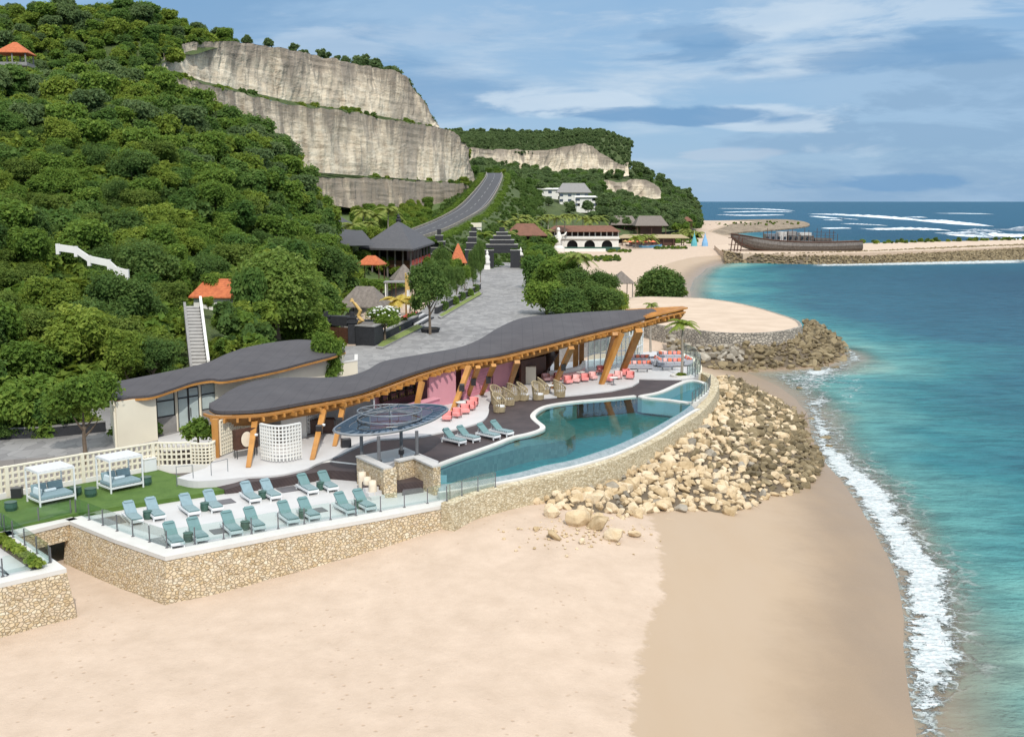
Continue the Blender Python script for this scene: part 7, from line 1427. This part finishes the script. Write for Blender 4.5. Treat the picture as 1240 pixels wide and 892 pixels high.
# buildings on the left hill
p = A(20, 76.5, 258); hut('hill_pavilion', 'orange roofed open pavilion high on the left hill', 'pavilion', (p.x, p.y, p.z - .5), 7.2, 6.5, 2.6, 2.6, 'terracotta_tile', .1, .8, 3, 'grey_stone', 0.4)
p = A(262, 359, 122); t = thing('orange_roofed_house', 'house with a bright orange tiled roof among the trees above the stairway', 'house', (p.x, p.y, p.z - 3)); m = MB(); hip(m, (p.x - .2, p.y + 2), 5.4, 5.0, p.z, 1.9, 3.0, -.1); m.build('roof', 'terracotta_tile', t); m = MB(); m.box((p.x - .2, p.y + 2, p.z - 1.8), (4.6, 4.0, 3.5), rz=-.1); m.build('wall', 'white_render', t)
t = thing('hill_stairway', 'steep stone stairway with a white parapet climbing the left slope', 'stairs', G(243, 445, 7)); a, b = A(242, 446, 97), A(233, 368, 107); n_ = 19
for s in range(n_):
    p = a.lerp(b, s / n_); m = MB(); m.box((p.x, p.y, p.z - .6), (1.3, .6, 1.2), rz=.12); m.build('riser', 'grey_stone', t); m = MB(); m.box((p.x, p.y + .04, p.z + .035), (1.3, .5, .07), rz=.12); m.build('tread', 'grey_coping', t)
for off, h, mat, nm in ((.82, .8, 'white_render', 'white_parapet'), (-.78, .2, 'grey_stone', 'side_kerb')):
    m = MB(); A_, B_ = a + Vector((off, 0, 0)), b + Vector((off, .0, 0)); q = [A_.lerp(B_, k / 6) for k in range(7)]; m.strip([p[:2] for p in q], [p.z - 1.2 for p in q], [p.z + h for p in q], .24); m.build(nm, mat, t)
t = thing('path_parapet', 'stepped white parapet of a footpath showing through the hillside trees', 'parapet', A(110, 312, 114)); q = [A(u, v, 113) for u, v in ((70, 298), (92, 301), (108, 312), (132, 317), (142, 326), (154, 329))]; m = MB(); m.strip([p[:2] for p in q], [p.z - .5 for p in q], [p.z + .2 for p in q], .3); m.build('rail', 'white_render', t)
for p in q: m = MB(); m.box((p.x, p.y - .02, p.z - .3), (.34, .34, 1.1)); m.build('post', 'white_render', t)
# ================================================================ single trees
DOMED = crown_mesh('crown', 402, [(0, 0, 3.4, 2.7)] + [(2.2 * math.cos(t) * math.cos(q), 2.2 * math.sin(t) * math.cos(q), 3.1 + 2.1 * math.sin(q), 1.3) for q, n_ in ((-.3, 9), (.35, 8), (.95, 5), (1.5, 1)) for t in (6.283 * k / n_ + q * 5 for k in range(n_))], 11000, 0.26, 'leaf_dark', 1.0)
DOME = crown_mesh('crown', 401, [(0, 0, 3.6, 2.7)] + [(2.0 * math.cos(t) * math.cos(q), 2.0 * math.sin(t) * math.cos(q), 3.3 + 2.1 * math.sin(q), 1.25) for q, n_ in ((-.3, 9), (.35, 8), (.95, 5), (1.5, 1)) for t in (6.283 * k / n_ + q * 3 for k in range(n_))], 15000, 0.20, 'leaf_dome', 1.0)
def at_tree(label, u, v, zbase, wpx, hpx, crown, cat='tree', name='broadleaf_tree', group=None, trunk=None, lift=1.6):
    p = G(u, v, zbase) if zbase is not None else None; zc = proj(p)[2]; s = wpx / FPX * zc / 7.4; sz = hpx / FPX * zc / 7.4; return tree(name, label, cat, p, crown, s, None, group, lift, trunk, sz)
at_tree('big rounded bright green tree behind the cream building near the plank doors', 336, 424, PZ, 130, 122, DOME, lift=.6)
at_tree('green tree right of the orange roofed house, left of the big rounded tree', 302, 418, 6.0, 46, 92, BROAD[4]); at_tree('lime green tree directly right of the stone stairway', 285, 424, 6.0, 54, 58, BROAD[3])
at_tree('green tree leaning over the plank doors from the left', 392, 408, PZ, 34, 50, BROAD[1]); at_tree('green tree behind the grey thatched pavilion, nearer the big rounded tree', 402, 366, PZ, 74, 62, BROAD[2]); at_tree('low dense green tree below the great hall roof', 418, 352, PZ, 50, 38, BROAD[5]); at_tree('low green shrubby tree in front of the great hall posts', 462, 358, PZ, 52, 25, BROAD[0], lift=.4); at_tree('dark tree at the right corner of the great hall', 532, 345, PZ, 30, 44, BROAD[5])
at_tree('small leaning tree with a thin trunk in front of the cream building end wall', 104, 548, PZ, 84, 88, BROAD[0], lift=2.4); at_tree('dark leafy tree at the frame edge behind the grey paved yard', 28, 527, PZ, 92, 110, BROAD[1], lift=-.9); at_tree('green tree between the paved yard and the hillside', 72, 524, PZ, 76, 84, BROAD[4], lift=-.9); at_tree('shrubby tree touching the roof of the cream building', 186, 470, 6, 62, 62, BROAD[2]); at_tree('pale green tree above the left end of the cream building roof', 156, 478, 5.5, 66, 78, BROAD[3])
for u, v, w_, k in ((-14, 528, 70, 0), (48, 526, 50, 6), (100, 522, 44, 3), (8, 530, 40, 2)): at_tree('bushy tree standing in the row along the back of the grey paved yard', u, v, PZ, w_, w_ * .9, BROAD[k], name='yard_tree', group='trees along the paved yard', lift=-.9)
yw = GP([(-60, 534), (60, 529), (128, 522)], PZ); t = thing('yard_wall', 'low dark wall along the back of the grey paved yard', 'wall', yw[1]); m = MB(); m.strip([p[:2] for p in yw], PZ - .1, PZ + .75, .3); m.build('wall_face', 'black_stone', t); m = MB(); m.strip([p[:2] for p in yw], PZ + .75, PZ + .85, .4); m.build('coping', 'grey_stone', t)
PLT = at_tree('feathery dark tree growing from a round black planter on the plaza', 521, 400, PZ + .5, 52, 82, BROAD[2], name='planter_tree', lift=1.9)
q = G(521, 402, PZ); t = thing('round_planter', 'round black planter bowl on the plaza under the feathery tree', 'planter', q); m = MB(); m.lathe([(1.15, 0), (1.35, .55), (1.2, .55), (1.1, .4), (0, .4)], 18, tuple(q)); m.build('bowl', 'black_stone', t); m = MB(); m.lathe([(0, .42), (1.1, .42)], 16, tuple(q)); m.f = [f[::-1] for f in m.f]; m.build('soil', 'soil', t)
pr = G(466, 408, PZ); t = at_tree('frangipani bush with white flowers behind the tall black wall', 466, 406, PZ + .8, 42, 34, BROAD[0], 'shrub', 'flowering_shrub'); fm = MB(); rg = random.Random(6)
for k in range(70): a = rg.uniform(0, 6.28); e = rg.uniform(-.1, 1.3); fm.box((3.3 * math.cos(a) * math.cos(e), 3.3 * math.sin(a) * math.cos(e), 5.2 + 2.6 * math.sin(e)), (.34, .34, .22), rz=a)
fo = fm.build('blossoms', 'flower_white'); fo.parent = t
YP = palm_mesh(21, 20, 2.0, 'leaf_yellow', .8)
palm('yellow fronded palm beside the frangipani in the compound', G(484, 398, PZ), 3.6, 1.5, YP); palm('small yellow palm right of the yellow fronded palm', G(497, 388, PZ), 3.0, 1.0, YP)
for k, (u, v, w_, h_) in enumerate(((541, 372, 22, 44), (553, 364, 22, 40), (563, 360, 18, 36), (573, 353, 16, 48), (535, 352, 30, 36), (548, 345, 26, 30), (582, 342, 14, 44))): at_tree('slim young tree in the row along the second grass verge', u, v, PZ, w_, h_, BROAD[(5, 2, 0)[k % 3]], name='young_tree', group='young trees along the verge', lift=2.2)
for k, (u, v) in enumerate(((478, 401), (489, 396), (500, 390), (539, 375), (551, 368), (560, 363), (569, 358), (577, 353))): 
    t = thing('verge_shrub', 'small dark shrub against the low black wall behind the grass verge', 'shrub', G(u, v, PZ + .15), 'shrubs along the grass verges'); mobj('foliage', SHRUB[2 if k % 2 else 0], t).scale = (.8, .8, 1.1); mobj('stem', TRF, t).scale = (.15,) * 3
big = [(662, 384, 62, 62), (694, 388, 66, 58), (724, 386, 62, 56), (746, 380, 34, 40), (652, 352, 44, 58), (674, 358, 58, 62), (702, 362, 56, 54), (728, 362, 44, 46), (644, 328, 26, 36), (660, 326, 40, 40), (682, 334, 44, 40), (740, 372, 26, 30)]
gaps = ('foremost at the plaza edge', 'middle one behind the pavilion roof', 'third along behind the pavilion roof', 'front end one beside the gazebo', 'at the plaza edge, second in', 'second row, left of centre', 'second row, right of centre', 'second row, towards the thatched gazebo', 'at the back by the guardian', 'at the back below the brown roof', 'at the back below the white sculpture', 'low one close under the gazebo')
for k, (u, v, w_, h_) in enumerate(big): at_tree('leafy tree of the clump right of the plaza, ' + gaps[k], u, v, 4.2, w_, h_, BROAD[(0, 2, 5, 3, 4, 0, 2, 5, 0, 4, 1, 3)[k]], name='beach_tree', group='tree clump right of the plaza', lift=-0.5)
at_tree('round dense green bush standing alone on the sand beside the round platform', 800, 361.5, 3.0, 66, 56, DOMED, 'shrub', 'beach_bush', lift=-1.6); at_tree('small lime green bush at the foot of the beach bushes', 825, 361, 3.2, 16, 16, BROAD[3], 'shrub', 'beach_bush', lift=.2)
for u, v, Y, w_ in ((638, 250, 600, 26), (664, 250, 590, 14), (690, 258, 580, 16), (712, 258, 580, 18), (730, 252, 590, 20), (646, 238, 660, 16)):
    p = A(u, v, Y); s_ = w_ / FPX * Y / 7.4; tree('garden_tree', 'rounded green tree in the grounds of the white hotel on the far slope', 'tree', p, FARC[int(u) % 3], s_, None, 'trees round the white hotel', .8, TRF)
palm('coconut palm leaning among the tree clump right of the plaza', G(700, 360, 4.2), 7.5, 2.0, PALM[0])
pz_ = [(585, 262, 400), (592, 268, 390), (600, 262, 410), (609, 270, 385), (618, 262, 420), (627, 268, 400), (636, 263, 420), (645, 270, 405), (655, 265, 430), (664, 262, 440), (674, 264, 445), (684, 262, 450), (694, 262, 470), (706, 264, 480), (716, 266, 500), (726, 264, 520), (572, 258, 410), (578, 270, 370), (602, 277, 372), (590, 254, 440), (640, 275, 395), (650, 278, 390), (625, 277, 392), (660, 281, 400), (770, 288, 470), (778, 287, 480), (786, 287, 490), (830, 280, 600), (836, 282, 590), (845, 283, 610), (820, 284, 590), (738, 282, 480), (440, 258, 290), (455, 262, 295), (470, 255, 300), (447, 272, 270), (426, 275, 262), (615, 283, 372), (596, 288, 340), (583, 285, 335)]
for u, v, Y in pz_:
    p = A(u, v, Y); h = rr.uniform(5, 8.5); palm('tall coconut palm in the grove between the plaza gate and the far beach', (p.x, p.y, p.z - h), h, rr.uniform(1.7, 2.5) * (1.0 if Y < 460 else 1.15), PALM[len(str(u)) % 2] if rr.random() < .8 else PALMG, 'coconut palms beyond the gate', .17, 'coconut_palm')
sp_ = random.Random(12); sb = []
for k in range(46):
    f = sp_.random(); sd = sp_.choice((-1, 1)); p = A(242, 448, 96).lerp(A(233, 372, 107), f); off = sd * sp_.uniform(1.9, 6.5); sb.append((p.x + off, p.y + sp_.uniform(-.5, 2.5), p.z - .9, sp_.uniform(.8, 1.6) * (1.15 if abs(off) > 3 else .75), sp_.uniform(0, 6)))
scatter_stuff('stair_undergrowth', sb, SHRUB)
for u, v, w_, h_, k in ((212, 442, 42, 44, 3), (268, 442, 36, 40, 3), (276, 412, 42, 40, 0), (214, 408, 36, 44, 1), (252, 372, 20, 15, 3)): at_tree('bushy bright green tree hugging the stone stairway on the left slope', u, v, 6.0 + max(0, (440 - v)) * .07, w_, h_, BROAD[k], name='slope_tree', group='bushy trees by the stairway', lift=.5)
bg_ = []
for u0, u1, v0, v1, n_ in ((695, 750, 311, 317, 90), (795, 832, 293, 295, 40), (792, 832, 299.5, 302, 50), (735, 765, 304, 306, 30)):
    for k in range(n_): p = G(rr.uniform(u0, u1), rr.uniform(v0, v1), 1.75); bg_.append((p.x, p.y, 1.7, rr.uniform(.35, .9), rr.uniform(0, 6)))
scatter_stuff('beach_creeper', bg_, SHRUB)
# understorey round the gate, the road foot and the venue, and along the far beach
und_ = []
for u0, u1, v0, v1, Y0, Y1, n_ in ((555, 600, 268, 318, 300, 400, 70), (600, 665, 285, 300, 350, 390, 40), (575, 655, 262, 280, 400, 520, 70), (760, 846, 280, 292, 520, 640, 60), (735, 850, 262, 270, 600, 760, 60)):
    for k in range(n_):
        u = rr.uniform(u0, u1); Y = rr.uniform(Y0, Y1); v = v0 + (v1 - v0) * (Y1 - Y) / (Y1 - Y0); p = A(u, v + 4, Y)
        if near_road(p, 13) and Y > 290: continue
        if 590 < proj(p)[0] < 622 and Y < 420: continue
        und_.append((p.x, p.y, p.z - 1.5, rr.uniform(1.6, 3.2), rr.uniform(0, 6)))
scatter_stuff('grove_undergrowth', und_, [SHRUB[0], SHRUB[2], SHRUB[0]])
